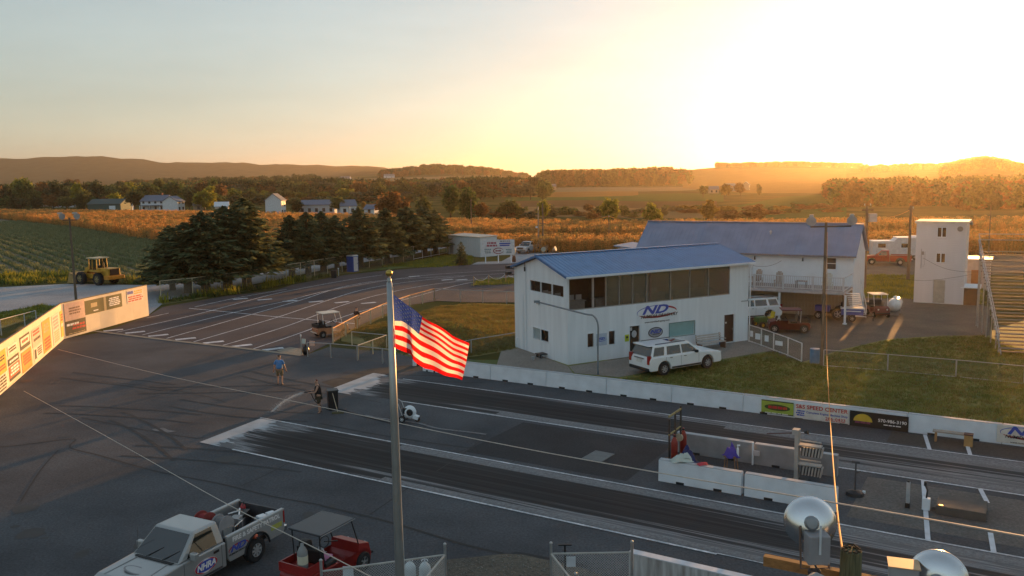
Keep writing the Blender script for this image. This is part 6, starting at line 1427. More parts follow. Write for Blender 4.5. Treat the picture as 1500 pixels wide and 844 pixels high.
# ================================================================== FENCES
def alphamat(name, c, a):
    m = mat(name, c, .6, .3, alpha=a, var=.1); return m
LINK = alphamat('chain_link_mesh', (.30, .29, .26), .09); LINKW = alphamat('pale_chain_link_mesh', (.52, .47, .36), .17)
def fence(label, pts, h, spacing, rail_m, post_m, mesh_m=LINK, rails=(1.0,), rr=.03, pr=.045, cat='fence', knob=False, group=None):
    """pts: ground points; posts, rails and mesh panels are parts"""
    t = thing('chain_link_fence', label, cat, Vector(pts[0]), 0, group); o = Vector(pts[0]); P = [Vector(p) - o for p in pts]
    ps = []
    for a, c in zip(P, P[1:]):
        n = max(1, round((c - a).length / spacing))
        for i in range(n): ps.append(a.lerp(c, i / n))
    ps.append(P[-1]); base = None
    b = MB(); b.tube([(0, 0, 0), (0, 0, h)], pr, 6)
    if knob: b.ball((0, 0, h + .03), .05, seg=5)
    for q in ps:
        if base is None: base = b.build('post', post_m, t); w = base
        else: w = link('post', base.data, t)
        w.location = q
    for f in rails:
        b = MB(); b.tube([q + Vector((0, 0, h * f)) for q in ps], rr, 6); b.build('rail', rail_m, t)
    if mesh_m:
        b = MB()
        for a, c in zip(ps, ps[1:]): b.poly([a + Vector((0, 0, .04)), c + Vector((0, 0, .04)), c + Vector((0, 0, h - .02)), a + Vector((0, 0, h - .02))])
        b.build('chain_link', mesh_m, t)
    return t
TANP = mat('tan_fence_post', (.55, .46, .30), .7); GALV = STEEL; WPOST = mat('white_fence_pipe', (.58, .58, .58), .55)
fence('long chain-link fence with tan posts before the spruce row', gp([(236, 441), (283, 436), (362, 424), (420, 413.5), (480, 402), (560, 389), (606, 381)]), 2.1, 3.2, TANP, TANP, LINKW)
fence('short railed fence section with pale frame beside the white shed', gp([(606, 381), (655, 371.5)]), 2.0, 2.6, WPOST, WPOST, LINK, (1.0, .08), .04)
ORRAIL = mat('sunlit_top_rail', (.42, .20, .09), .6, .2)  # rail coloured orange for the low sun falling on it
def gz(l, z): return [Vector((p.x, p.y, 0.0)) for p in (G(a, b_, z) for a, b_ in l)]
fence('chain-link fence with rusty top rail along the mound and staging lanes', gz([(487, 481), (523, 462), (560, 446), (600, 432.5), (636, 423)], 1.2), 1.2, 2.6, ORRAIL, TANP, LINK, (1.0,), .04)
fence('faint chain-link fence along the back of the grass mound', gz([(636, 423), (674, 425), (707, 426), (742, 427), (775, 427)], 1.2), 1.2, 3.2, GALV, GALV, LINK)
fence('low angled chain-link pen beside the grass mound', gz([(515, 486), (566, 491), (524, 506)], 1.0), 1.0, 2.6, GALV, TANP, LINK)
fence('low chain-link fence in front of the grass mound', gz([(450, 502), (484, 503.5), (523, 507), (560, 511), (606, 514), (650, 506), (690, 498), (757, 487)], 1.0), 1.0, 3.0, GALV, GALV, LINK)
t = fence('white-railed gate fence with small notices right of the tower', gp([(1097, 501), (1115, 507), (1133, 514), (1154, 522), (1174, 531)]), 1.25, 1.6, WPOST, WPOST, LINKW, (1.0, .06), .035)
for i, (a, c, w_) in enumerate(((1101, 489, .22), (1110, 493, .4), (1123, 496, .3), (1141, 503, .55))):
    p = at(a, c, G(a, 501 + (a - 1097) * .39).y - .05) - Vector(t.location); b = MB(); b.box(p, (w_, .02, .42 if i < 3 else .3), rz=R(-50)); b.build('notice', WHITE, t)
fence('low chain-link fence across the lawn toward the bleachers', gp([(1206, 536.5), (1300, 544), (1400, 553), (1500, 563), (1580, 570)]), 1.05, 3.4, mat('pale_grey_rail', (.42, .41, .38), .6), GALV, LINK, (1.0, .05), .022)
fence('chain-link fence behind the sign wall at the left edge', gz([(-60, 484), (0, 468.5), (35, 459.5), (52, 455)], 1.3), 1.3, 2.4, WPOST, WPOST, LINK)
# sagging rope rail
t = thing('rope_fence', 'three short posts with a sagging white rope by the staging curve', 'fence', G(694, 419)); o = Vector(t.location); q = [G(694, 419) - o, G(716, 416.5) - o, G(741, 414) - o, G(775, 412) - o]; tops = []
for p in q: b = MB(); b.tube([p, p + Vector((0, 0, 1.1))], .05, 6); b.build('post', mat('tan_orange_post', (.45, .27, .13), .7), t); tops.append(p + Vector((0, 0, 1.05)))
for a, c in zip(tops, tops[1:]): b = MB(); b.tube([a.lerp(c, s / 8) - Vector((0, 0, .55 * 4 * s / 8 * (1 - s / 8))) for s in range(9)], .022, 5); b.build('rope', mat('white_rope', ()), t)
# near gate posts and fence with real woven wire
def woven(parent, a, c, z0, z1, step=.075, r=.0035, m=None):
    b = MB(); L = (c - a).length; d = (c - a) / L; H_ = z1 - z0; n = int((L + H_) / step)
    for k in range(n + 1):
        s = k * step
        for sg in (1, -1):
            # wire rising (sg=1) or falling from the left
            x0 = s - H_; x1 = s
            if sg == 1: p0, p1 = (x0, z0), (x1, z1)
            else: p0, p1 = (x0, z1), (x1, z0)
            (xa, za), (xb, zb) = p0, p1
            ta = max(0, (0 - xa) / (xb - xa)); tb = min(1, (L - xa) / (xb - xa))
            if ta >= tb: continue
            A_ = a + d * (xa + (xb - xa) * ta); B_ = a + d * (xa + (xb - xa) * tb); A_ = Vector((A_.x, A_.y, za + (zb - za) * ta)); B_ = Vector((B_.x, B_.y, za + (zb - za) * tb))
            b.tube([A_, B_], r, 3, cap=False)
    return stuff(b.build('woven_wire', m or STEEL, parent))
def near_fence(label, segs, h=1.5, ph=1.78):
    o = segs[0][0]; t = thing('chain_link_fence', label, 'fence', o); done = []
    for a, c in segs:
        a, c = a - o, c - o
        for p in (a, c):
            if all((p - q).length > .1 for q in done): done.append(p); b = MB(); b.tube([p, p + Vector((0, 0, ph))], .04, 8); b.ball(p + Vector((0, 0, ph + .03)), .05, seg=6); b.build('post', STEEL, t)
        b = MB(); b.tube([a + Vector((0, 0, h)), c + Vector((0, 0, h))], .03, 6); b.build('rail', mat('pale_grey_rail', ()), t); woven(t, a, c, .05, h)
    return t
NA = Vector((-2.02, 22.95, 0)); NB = Vector((.97, 22.9, 0)); NC = Vector((3.25, 22.9, 0))
near_fence('near chain-link fence post and wing behind the two white gas cylinders', [(NA, NA + Vector((-.65, -2.2, 0))), (NA, NA + Vector((-3.3, -.9, 0)))])
near_fence('near chain-link fence with small white sign right of the gate gap', [(NB, NC), (NB, NB + Vector((.55, -1.9, 0)))])
s = thing('notice_sign', 'small white square sign hanging on the near chain-link fence', 'sign', at(836.5, 823, 22.8)); b = MB(); b.box((0, 0, 0), (.26, .012, .30)); b.build('sign_board', mat('pale_blue_white_board', (.55, .60, .64), .6), s)
s = thing('notice_sign', 'pale blue square sign behind the rear of the red cart', 'sign', at(510, 838, 23.0)); b = MB(); b.box((0, 0, 0), (.30, .012, .34)); b.build('sign_board', mat('pale_blue_white_board', ()), s)
t = thing('marker_stand', 'thin black T-shaped stand behind the near fence', 'stand', G(828, 850)); zt = at(828, 798, G(828, 850).y).z; b = MB(); b.tube([(0, 0, 0), (0, 0, zt)], .03, 6); b.build('post', BLACK, t); b = MB(); b.box((0, 0, zt), (.4, .08, .04)); b.build('top_bar', BLACK, t)
for k, (a, lab) in enumerate(((600, 'white propane cylinder standing next to the flagpole'), (622, 'white propane cylinder right of its twin, by the fence post'))):
    p = at(a, 822, 23.1); t = thing('propane_cylinder', lab, 'gas cylinder', (p.x, 23.1, 0)); zt = at(a, 826, 23.1).z
    b = MB(); b.lathe([(.15, 0), (.17, .04), (.17, zt - .12), (.13, zt - .02), (.06, zt + .05), (0, zt + .06)], 18); b.build('cylinder', mat('white_cylinder_paint', (.60, .66, .68), .45), t, smooth=True)
    b = MB(); b.tube([(.09 * math.cos(x), .09 * math.sin(x), zt + .10) for x in [R(i) for i in range(-30, 240, 30)]], .014, 5); b.tube([(0, 0, zt), (0, 0, zt + .1)], .025, 6); b.build('valve_collar', WHITE, t)
# near white wall along the strip
t = thing('guard_wall', 'stained white concrete guard wall at the bottom edge of the photo', 'wall', TV(-9.62, 22.3, 0), TA)
STAIN = mat('stained_white_concrete', (.52, .54, .54), .85, var=.1, scale=1.0, tint=(.22, .21, .20), stretch=(6, 6, .7), bump=.2)
b = MB(); b.box((3.3, 0, .5), (6.6, .26, 1.0)); b.build('wall_block', STAIN, t, bevel=.015); b = MB(); b.box((3.3, 0, 1.012), (6.62, .28, .03)); b.build('wall_cap', mat('bluish_white_cap', (.55, .60, .66), .7), t)
b = MB(); b.box((10.0, 0, .5), (6.6, .26, 1.0)); b.build('wall_block', STAIN, t, bevel=.015); b = MB(); b.box((10.0, 0, 1.012), (6.62, .28, .03)); b.build('wall_cap', mat('bluish_white_cap', ()), t)
p = at(915, 836, 21.6); t = thing('hose_loop', 'pale hose hooked over the near fence by the guard wall', 'hose', (p.x, 21.6, 0)); b = MB(); b.tube(smooth_path([Vector((0, 0, .2)), Vector((.02, 0, 1.0)), Vector((.2, 0, 1.3)), Vector((.42, 0, 1.3)), Vector((.55, .0, 1.1)), Vector((.55, 0, .4))], 5), .035, 8); b.build('hose', mat('pale_hose', (.45, .46, .45), .6), t, smooth=True)

# ================================================================== SMALL THINGS ON AND BY THE STRIP
def simple(name, label, cat, loc, rz, parts, group=None):
    t = thing(name, label, cat, loc, rz, group)
    for nm, mb, m, bev in parts: mb.build(nm, m, t, bevel=bev)
    return t
def bx(c, d, rz=0, ry=0, rx=0, taper=1.0): return MB().box(c, d, 0, rz, rx, ry, taper)
def tb(p, r, n=6): return MB().tube(p, r, n)
def lt(prof, n=14, M=None): return MB().lathe(prof, n, 0, M)
simple('rubber_mat', 'grey square mat lying on the middle strip', 'mat', TV(-15.45, 32.35, .012), TA + R(-3), [('mat', bx((0, 0, .02), (.95, 1.25, .04)), mat('grey_textured_mat', (.17, .18, .18), .8, bump=.6, bscale=60), .008)])
# rack of red tanks at the head of the middle barriers
p = TV(-12.35, 33.3, .01)
simple('tank_rack', 'tall timber and steel rack holding red cylinders at the barrier end', 'rack', p, TA + R(90), [
    ('rack_post', tb([(-.62, 0, 0), (-.62, 0, 2.0)], .045), mat('dark_rack_steel', (.05, .04, .035), .6), 0), ('rack_post', tb([(.05, 0, 0), (.05, 0, 2.15)], .045), mat('dark_rack_steel', ()), 0), ('rack_post', tb([(.72, 0, 0), (.72, 0, 2.25)], .045), mat('dark_rack_steel', ()), 0),
    ('top_rail', bx((.05, 0, 2.12), (1.5, .06, .08)), mat('olive_yellow_wood', (.32, .26, .11), .8), .01), ('mid_rail', bx((.05, 0, 1.35), (1.5, .05, .06)), mat('olive_yellow_wood', ()), .01), ('upright_board', bx((-.30, -.05, .55), (.2, .05, 1.1)), mat('olive_yellow_wood', ()), .01)])
for dx, dz, lab in ((-.62, 0, 'red gas cylinder at the near end of the rack'), (.45, .05, 'red gas cylinder at the far end of the rack')):
    t = thing('gas_cylinder', lab, 'gas cylinder', p + Matrix.Rotation(TA + R(90), 3, 'Z') @ Vector((dx, -.22, 0)), 0); lt([(.14, 0), (.14, 1.05), (.09, 1.2), (.04, 1.28), (.04, 1.38), (0, 1.38)], 16).build('cylinder', mat('dark_red_cylinder', (.26, .03, .02), .45), t, smooth=True); lt([(.06, 1.3), (.06, 1.36)], 10).build('valve', BLACK, t)
t = thing('fan', 'round pale fan head hung on the cylinder rack', 'fan', p + Matrix.Rotation(TA + R(90), 3, 'Z') @ Vector((.12, -.16, 1.05)), TA); lt([(.16, -.05), (.17, 0), (.16, .05), (0, .06)], 16, Matrix.Rotation(R(90), 4, 'X')).build('fan_body', mat('tan_fan', (.42, .34, .24), .6), t); tb([(0, 0, 0), (.1, -.02, .25)], .03).build('bracket', BLACK, t)
def ragthing(name, label, cat, loc, w_, l, h, m, seed):
    t = thing(name, label, cat, loc, rnd(0, 3)); b = MB(); rag(b, w_, l, h, 9, seed); b.build('cloth', m, t, smooth=True); b = MB(); rag(b, w_ * .5, l * .4, h * .8, 6, seed + 9); o = b.build('fold', m, t, smooth=True); o.location = (w_ * .2, -l * .2, h * .4)
    return t
ragthing('cloth', 'pale towel bundle on the end of the white middle barrier', 'cloth', TV(-11.25, 31.05, .9), .85, .5, .34, mat('pale_green_towel', (.5, .55, .5), .9), 11)
ragthing('cloth', 'dark blue bundle beside the pale towel behind the barrier', 'cloth', TV(-11.2, 31.75, .6), .7, .7, .65, mat('dark_blue_cloth', (.03, .035, .12), .9), 12)
ragthing('cloth', 'small red rag lying on the white middle barrier', 'cloth', TV(-10.4, 31.05, .89), .42, .3, .10, mat('red_rag', (.55, .06, .08), .9), 13)
ragthing('cloth', 'blue cloth thrown over a wooden stool between the barriers', 'cloth', TV(-9.95, 33.35, .62), .62, .55, .5, mat('violet_blue_cloth', (.07, .05, .30), .9), 14)
t = thing('stool', 'small wooden stool under the blue cloth between the barriers', 'stool', TV(-9.95, 33.35, 0), TA)
for sx in (-1, 1):
    for sy in (-1, 1): tb([(sx * .24, sy * .2, 0), (sx * .18, sy * .15, .62)], .025).build('leg', mat('stool_wood', (.25, .14, .08), .8), t)
bx((0, 0, .63), (.48, .42, .05)).build('seat', mat('stool_wood', ()), t)
t = thing('spray_bottle', 'white spray bottle standing beside the blue cloth', 'bottle', TV(-9.68, 33.35, .66), 0); lt([(.05, 0), (.05, .3), (.02, .36), (.02, .42)], 10).build('bottle_body', WHITE, t); bx((.03, 0, .45), (.12, .04, .05)).build('trigger', WHITE, t)
t = thing('depth_marker', 'white plank bracket on the end of the grey barrier', 'bracket', TV(-9.36, 34.45, 0), TA); bx((0, -.02, .5), (.05, .12, .95)).build('board', WHITE, t); bx((.16, -.05, .55), (.24, .1, .2)).build('small_box', mat('pink_white_box', (.5, .45, .45), .6), t)
# starting lights: two stacked lamp racks
t = thing('starting_lights', 'grey starting-light column with two stepped racks of lamps', 'starting lights', TV(-7.35, 33.4, .01), TA)
GL = mat('grey_light_frame', (.34, .33, .31), .6); GD = mat('light_rack_back', (.06, .06, .06), .6)
bx((0, 0, .95), (.16, .30, 1.9)).build('column', GL, t, bevel=.01); bx((0, 0, .05), (.9, .6, .1)).build('base', GD, t, bevel=.01)
for z0 in (.28, 1.05):
    bx((.55, 0, z0 + .22), (.75, .30, .36)).build('lamp_rack', GD, t, bevel=.01)
    for k in range(6): bx((.28 + k * .115, -.18, z0 + .24), (.055, .09, .34), ry=R(8)).build('lamp_hood', GL, t)
    bx((.5, -.02, z0 + .46), (.85, .34, .04)).build('rack_top', GL, t); bx((.5, -.02, z0 + .62), (.8, .05, .04)).build('rack_rail', GL, t); bx((.95, -.1, z0 + .25), (.05, .24, .4), ry=R(10)).build('rack_end', GL, t)
bx((-.05, 0, 1.98), (.26, .34, .22)).build('top_box', GL, t, bevel=.01); lt([(.05, 0), (.1, .16)], 12, Matrix.Translation((.25, 0, 2.0)) @ Matrix.Rotation(R(80), 4, 'Y')).build('camera_horn', BLACK, t); tb([(-.1, .1, 1.9), (-1.3, .45, 1.6)], .025).build('boom', mat('dark_boom', (.1, .05, .05), .6), t)
t = thing('sensor_post', 'thin dark sensor post on a black base right of the barriers', 'post', TV(-5.1, 32.9, .012), TA); tb([(0, 0, 0), (0, 0, 1.25)], .03).build('post', DKGREY, t); bx((0, 0, 1.27), (.28, .1, .08)).build('head', DKGREY, t); bx((.1, 0, .9), (.18, .05, .04), ry=-.5).build('clamp', DKGREY, t); lt([(.34, 0), (.30, .12), (.1, .2)], 14).build('base', BLACK, t); bx((.3, .1, .13), (.1, .1, .08)).build('cap', WHITE, t)
t = thing('marker_post', 'short pale marker post on the grey infield', 'post', TV(-3.25, 32.5, .012), TA); bx((0, 0, .55), (.12, .14, .8)).build('post', mat('pale_grey_post', (.40, .41, .42), .6), t, bevel=.01); bx((.0, 0, .09), (.16, .18, .18)).build('foot', BLACK, t); bx((0, 0, .97), (.09, .1, .06)).build('cap', BLACK, t)
t = thing('timing_sensor', 'white timing box with a black sensor on top at the start line', 'sensor', TV(-2.66, 32.6, .012), TA); bx((0, 0, .22), (.26, .22, .42)).build('box_body', WHITE, t, bevel=.01); tb([(0, 0, .42), (.02, .05, .7), (-.06, .1, .85)], .03).build('sensor_arm', BLACK, t); bx((-.06, .1, .92), (.09, .12, .14)).build('sensor_head', BLACK, t); bx((.28, 0, .1), (.2, .1, .12)).build('plug', DKGREY, t)
t = thing('foam_block', 'large low dark grey block between the start lines', 'block', TV(-1.55, 32.95, .012), TA); bx((0, 0, .16), (1.55, 1.3, .32)).build('block_body', mat('dark_infield_block', (.10, .093, .085), .9, bump=.3, bscale=40), t, bevel=.02); bx((-.62, -.6, .335), (.14, .1, .03)).build('brass_plate', mat('brass_plate', (.55, .42, .16), .35, .8), t)
t = thing('bench', 'pale plank bench against the far barriers', 'bench', TV(-2.5, 41.5, .012), TA); bx((0, 0, .46), (1.5, .34, .06)).build('seat', mat('pale_bench_wood', (.34, .29, .24), .8), t)
for x in (-.62, .62): bx((x, 0, .22), (.08, .3, .44)).build('leg', mat('orange_brown_leg', (.36, .20, .09), .8), t)
t = thing('crate', 'small rusty box under the right end of the plank bench', 'box', TV(-1.82, 41.35, .012), TA); bx((0, 0, .25), (.34, .34, .5)).build('box_body', mat('rusty_box', (.42, .24, .09), .7), t, bevel=.015); bx((0, 0, .52), (.36, .36, .05)).build('lid', mat('dark_red_lid', (.10, .04, .03), .7), t)
# blower
p = G(598, 618)
t = thing('wheeled_blower', 'white wheeled blower with black wheels and tall handles on the strip', 'blower', p + Vector((0, 0, .03)), R(-15)); M = Matrix.Rotation(R(90), 4, 'X')
lt([(0, -.16), (.22, -.15), (.33, -.06), (.33, .06), (.22, .15), (0, .16)], 22, Matrix.Translation((.1, 0, .48)) @ M).build('fan_housing', WHITE, t, smooth=True); lt([(0, .0), (.17, .0), (.17, .03), (.09, .05), (0, .05)], 18, Matrix.Translation((.16, -.16, .50)) @ Matrix.Rotation(R(90), 4, 'X')).build('engine_cover', BLACK, t)
bx((.42, 0, .24), (.3, .24, .2), ry=.3).build('outlet', WHITE, t, bevel=.02); bx((-.1, 0, .55), (.28, .3, .3)).build('engine', BLACK, t, bevel=.03)
for s in (-1, 1): wheel(t, -.2, s * .3, .17, .1, WHITE, s, 5); tb([(-.2, s * .24, .3), (-.42, s * .24, .95), (-.66, s * .24, 1.08)], .018).build('handle', mat('pale_handle', (.55, .55, .55), .4, .5), t)
wheel(t, .5, 0, .13, .1, BLACK, -1, 5)
# pump post
t = thing('hydrant_post', 'white service post with a meter head at the mound corner', 'post', G(605, 536), 0); bx((.1, 0, .42), (.22, .2, .84)).build('post', WHITE, t, bevel=.01); bx((-.12, 0, .86), (.28, .16, .24)).build('meter_head', mat('grey_meter', (.45, .45, .45), .5), t, bevel=.02); tb([(.35, 0, 0), (.35, 0, .75)], .03).build('pipe', DKGREY, t); bx((.36, 0, .12), (.2, .2, .2)).build('valve_box', BLACK, t)
# sign stand with black bag
p = G(446, 520); t = thing('sign_stand', 'thin post with a pale card and a pink card by the pavement edge', 'sign post', p, 0); tb([(-.2, 0, 0), (-.2, 0, 1.35)], .03).build('post', mat('pale_post', (.42, .42, .38), .6), t); bx((.0, -.03, .98), (.26, .02, .34), ry=.1).build('card', mat('pale_green_card', (.55, .6, .55), .7), t); lt([(.05, 0), (.05, .14)], 8, Matrix.Translation((-.2, 0, 1.32))).build('post_cap', WHITE, t)
t = thing('sign_stand', 'pink card hanging on the low mound fence', 'sign', at(457, 503, G(457, 518).y), 0); bx((0, 0, 0), (.34, .02, .34), ry=.08).build('card', mat('pink_card', (.62, .45, .38), .7), t)
t = thing('rubbish_bag', 'black rubbish bag leaning at the foot of the sign post', 'bag', p + Vector((.12, -.1, 0)), 0)
b = MB(); b.ball((0, 0, .34), .26, seg=7, sc_=(1, .9, 1.35)); b.build('bag_body', mat('black_bag_plastic', (.012, .012, .013), .35, bump=.5), t, smooth=True); lt([(.05, 0), (.09, .12)], 8, Matrix.Translation((0, 0, .66))).build('bag_neck', mat('black_bag_plastic', ()), t)
# drum, broom, hose, jet
p = G(486.5, 600.5) + Vector((0, .25, 0)); t = thing('storage_bin', 'tall black bin standing behind the man with the hose', 'bin', p, R(20)); bx((0, 0, .5), (.50, .5, 1.0), taper=1.08).build('bin_body', BLACK, t, bevel=.03); bx((0, 0, 1.02), (.58, .58, .05)).build('bin_lid', mat('dark_bin_lid', (.03, .03, .032), .5), t)
t = thing('push_broom', 'push broom leaning on the black bin', 'broom', G(495, 606), 0); h = at(487, 576, G(495, 606).y + .35) - G(495, 606); tb([(0, 0, .06), h], .018).build('handle', mat('pale_wood_handle', (.50, .42, .30), .7), t); bx((0, 0, .05), (.62, .12, .1), rz=.2).build('brush_head', mat('brown_bristle', (.12, .11, .06), .9), t)
NOZ = Matrix.Translation(HOSE_P) @ Matrix.Rotation(HOSE_RZ, 4, 'Z') @ Vector((.50, .0, 1.16))
t = thing('hose_nozzle', 'black spray nozzle held by the man in the tank top', 'nozzle', NOZ, HOSE_RZ); tb([(-.12, 0, .02), (.12, 0, -.01), (.26, 0, -.03)], [.022, .028, .016]).build('nozzle', BLACK, t); tb([(-.05, 0, 0), (-.08, 0, -.12)], .016).build('trigger', BLACK, t)
NT = Matrix.Translation(NOZ) @ Matrix.Rotation(HOSE_RZ, 4, 'Z') @ Vector((.27, 0, -.03)); LND = G(399, 603)
hp = [NOZ + Vector((.1, .03, -.05)), NOZ + Vector((.35, .1, -.6)), HOSE_P + Vector((.5, .25, .05)), G(500, 600, .03), G(520, 606, .03), G(542, 612, .03), G(580, 622, .03)]
b = MB(); b.tube(smooth_path(hp, 6), .022, 6); tag(b.build('garden_hose', BLACK), 'black hose trailing from the nozzle across the asphalt', 'hose')
jet = [NT.lerp(LND, s / 12) + Vector((0, 0, .28 * 4 * (s / 12) * (1 - s / 12) * .6)) for s in range(13)]
WATER = mat('spray_water', (.75, .78, .80), .3, alpha=.34, var=.2, scale=12)
b = MB(); b.tube(jet, [.012 + .05 * (s / 12) for s in range(13)], 7); rr = random.Random(5)
for k in range(900):
    s = rr.random(); i = min(11, int(s * 12)); q = jet[i].lerp(jet[i + 1], s * 12 - i); sp_ = .03 + .16 * s; c = q + Vector((rr.gauss(0, sp_), rr.gauss(0, sp_), rr.gauss(0, sp_ * .8) - .05 * s)); c.z = max(c.z, .02); r_ = rr.uniform(.006, .016)
    b.add([c + Vector((r_, 0, 0)), c + Vector((-r_, 0, 0)), c + Vector((0, r_, 0)), c + Vector((0, -r_, 0)), c + Vector((0, 0, r_)), c + Vector((0, 0, -r_))], [(0, 2, 4), (2, 1, 4), (1, 3, 4), (3, 0, 4), (2, 0, 5), (1, 2, 5), (3, 1, 5), (0, 3, 5)])
o = stuff(b.build('water_spray', WATER))
sheet('water_box_slab', gp([(226, 631), (246, 634), (258, 632), (246, 630), (240, 627), (222, 629)]), mat('faint_spill', (.15, .15, .155), .9, var=.3), .011)
# hand truck and bench at the tower
t = thing('platform_trolley', 'black platform trolley with push handle at the tower end wall', 'trolley', G(798, 524) + Vector((0, .1, .025)), R(28)); bx((0, 0, .25), (1.15, .65, .06)).build('platform', BLACK, t, bevel=.01)
for s in (-1, 1): tb([(.5, s * .26, .25), (.5, s * .26, 1.0)], .018).build('handle_post', DKGREY, t)
tb([(.5, -.26, 1.0), (.5, -.2, 1.06), (.5, .2, 1.06), (.5, .26, 1.0)], .018).build('handle', DKGREY, t); tb([(.5, -.26, .65), (.5, .26, .65)], .014).build('cross_bar', DKGREY, t)
for x in (-.42, .42):
    for s in (-1, 1): wheel(t, x, s * .24, .10, .05, STEEL, s, 4)
t = thing('flower_pot', 'small pale pot beside the platform trolley', 'pot', G(781, 528) + Vector((0, 0, .025)), 0); lt([(.09, 0), (.13, .22), (.11, .22)], 12).build('pot', mat('pale_pot', (.35, .36, .36), .7), t); lt([(0, .2), (.11, .2)], 12).build('soil', mat('dark_soil', (.04, .03, .02), .9), t)
def bench(label, loc, rz, w_=2.3):
    t = thing('garden_bench', label, 'bench', loc, rz); M_ = mat('pale_slat_wood', (.46, .43, .40), .75); FR = mat('brown_bench_frame', (.20, .10, .06), .7)
    for k in range(4): bx((0, -.18 + k * .13, .46), (w_, .11, .035)).build('seat_slat', M_, t)
    for k in range(3): bx((0, .30 + k * .03, .62 + k * .15), (w_, .03, .11), rx=R(-12)).build('back_slat', M_, t)
    for x in (-w_ / 2 + .1, w_ / 2 - .1): bx((x, .0, .22), (.07, .5, .44)).build('leg', FR, t); bx((x, .36, .68), (.06, .06, .65), rx=R(-10)).build('back_post', FR, t); bx((x, .0, .68), (.06, .55, .04)).build('armrest', M_, t)
    return t
q = tower_pt(11.1, -1.0, .025); bench('pale slatted bench against the tower wall beyond the parked vehicle', q, TA28)
q = tower_pt(12.6, -.25, .03); t = thing('bucket', 'small blue bucket at the tower wall by the brown door', 'bucket', q, 0); lt([(.1, 0), (.13, .3), (.12, .3)], 12).build('bucket_body', mat('blue_bucket', (.05, .12, .3), .5), t); tb([(-.12, 0, .3), (0, 0, .42), (.12, 0, .3)], .008).build('handle', STEEL, t)
t = thing('waste_barrel', 'blue waste barrel at the foot of the floodlight post', 'barrel', G(1194, 533) + Vector((0, .1, .015)), 0); lt([(.28, 0), (.30, .03), (.30, .3), (.315, .32), (.30, .34), (.30, .62), (.315, .64), (.30, .66), (.30, .95), (.27, .95)], 18).build('barrel_body', mat('grey_blue_barrel', (.14, .24, .36), .5), t); lt([(0, .9), (.27, .9)], 18).build('barrel_inside', BLACK, t)
# propane tank
t = thing('propane_tank', 'white horizontal propane tank glinting beside the dark golf cart', 'tank', G(1311, 462) + Vector((.2, .5, .02)), R(60)); M = Matrix.Translation((0, 0, .85)) @ Matrix.Rotation(R(90), 4, 'Y'); lt([(0, -1.3), (.3, -1.22), (.5, -1.0), (.55, -.8), (.55, .8), (.5, 1.0), (.3, 1.22), (0, 1.3)], 22, M).build('tank_shell', mat('glossy_white_tank', (.7, .7, .68), .2, coat=.5), t, smooth=True)
for x in (-.7, .7): bx((x, 0, .18), (.25, .8, .36)).build('saddle', GREYC, t)
lt([(.16, 0), (.16, .14), (0, .2)], 12, Matrix.Translation((0, 0, 1.38))).build('valve_dome', WHITE, t)
# deck furniture
def adirondack(label, p, rz, m):
    t = thing('deck_chair', label, 'chair', p, rz)
    for k in range(5): bx((0.30 - 0, -.22 + k * .11, .38), (.5, .09, .025), ry=R(8)).build('seat_slat', m, t); bx((-.12, -.22 + k * .11, .78 + (.06 if k in (1, 2, 3) else 0)), (.025, .09, .85 + (.1 if k in (1, 2, 3) else 0)), ry=R(-16)).build('back_slat', m, t)
    for s in (-1, 1): bx((.5, s * .3, .27), (.06, .05, .54)).build('leg', m, t); bx((-.1, s * .3, .22), (.06, .05, .44), ry=R(-20)).build('leg', m, t); bx((.22, s * .32, .56), (.72, .12, .03)).build('armrest', m, t)
    return t
TANW = mat('tan_chair_wood', (.34, .27, .22), .75); CRM = mat('cream_chair', (.48, .47, .40), .7)
for i, (x, y, lab, m, rz) in enumerate(((-7.0, -2.6, 'tan fan-backed deck chair nearest the tower on the clubhouse deck', TANW, -60), (-4.6, -1.4, 'tan deck chair behind the slatted table on the clubhouse deck', TANW, -95), (-2.6, -2.4, 'tan deck chair in the middle of the clubhouse deck', TANW, -85), (1.3, -2.2, 'cream deck chair below the clubhouse window', CRM, -95))):
    adirondack(lab, club_pt(x, y, 2.615), TA + R(rz), m)
t = thing('deck_table', 'slatted table on the clubhouse deck between the chairs', 'table', club_pt(-5.0, -2.5, 2.615), TA)
for k in range(7): bx((-.6 + k * .2, 0, .75), (.17, .9, .035)).build('table_slat', TANW, t)
for sx in (-1, 1):
    for sy in (-1, 1): bx((sx * .55, sy * .36, .37), (.08, .08, .73)).build('leg', TANW, t)
t = thing('deck_table', 'small low side table right of the middle deck chair', 'table', club_pt(-.7, -2.7, 2.615), TA); bx((0, 0, .62), (.9, .6, .05)).build('table_top', mat('grey_brown_top', (.22, .19, .18), .7), t)
for sx in (-1, 1):
    for sy in (-1, 1): bx((sx * .4, sy * .24, .3), (.06, .06, .6)).build('leg', mat('grey_brown_top', ()), t)
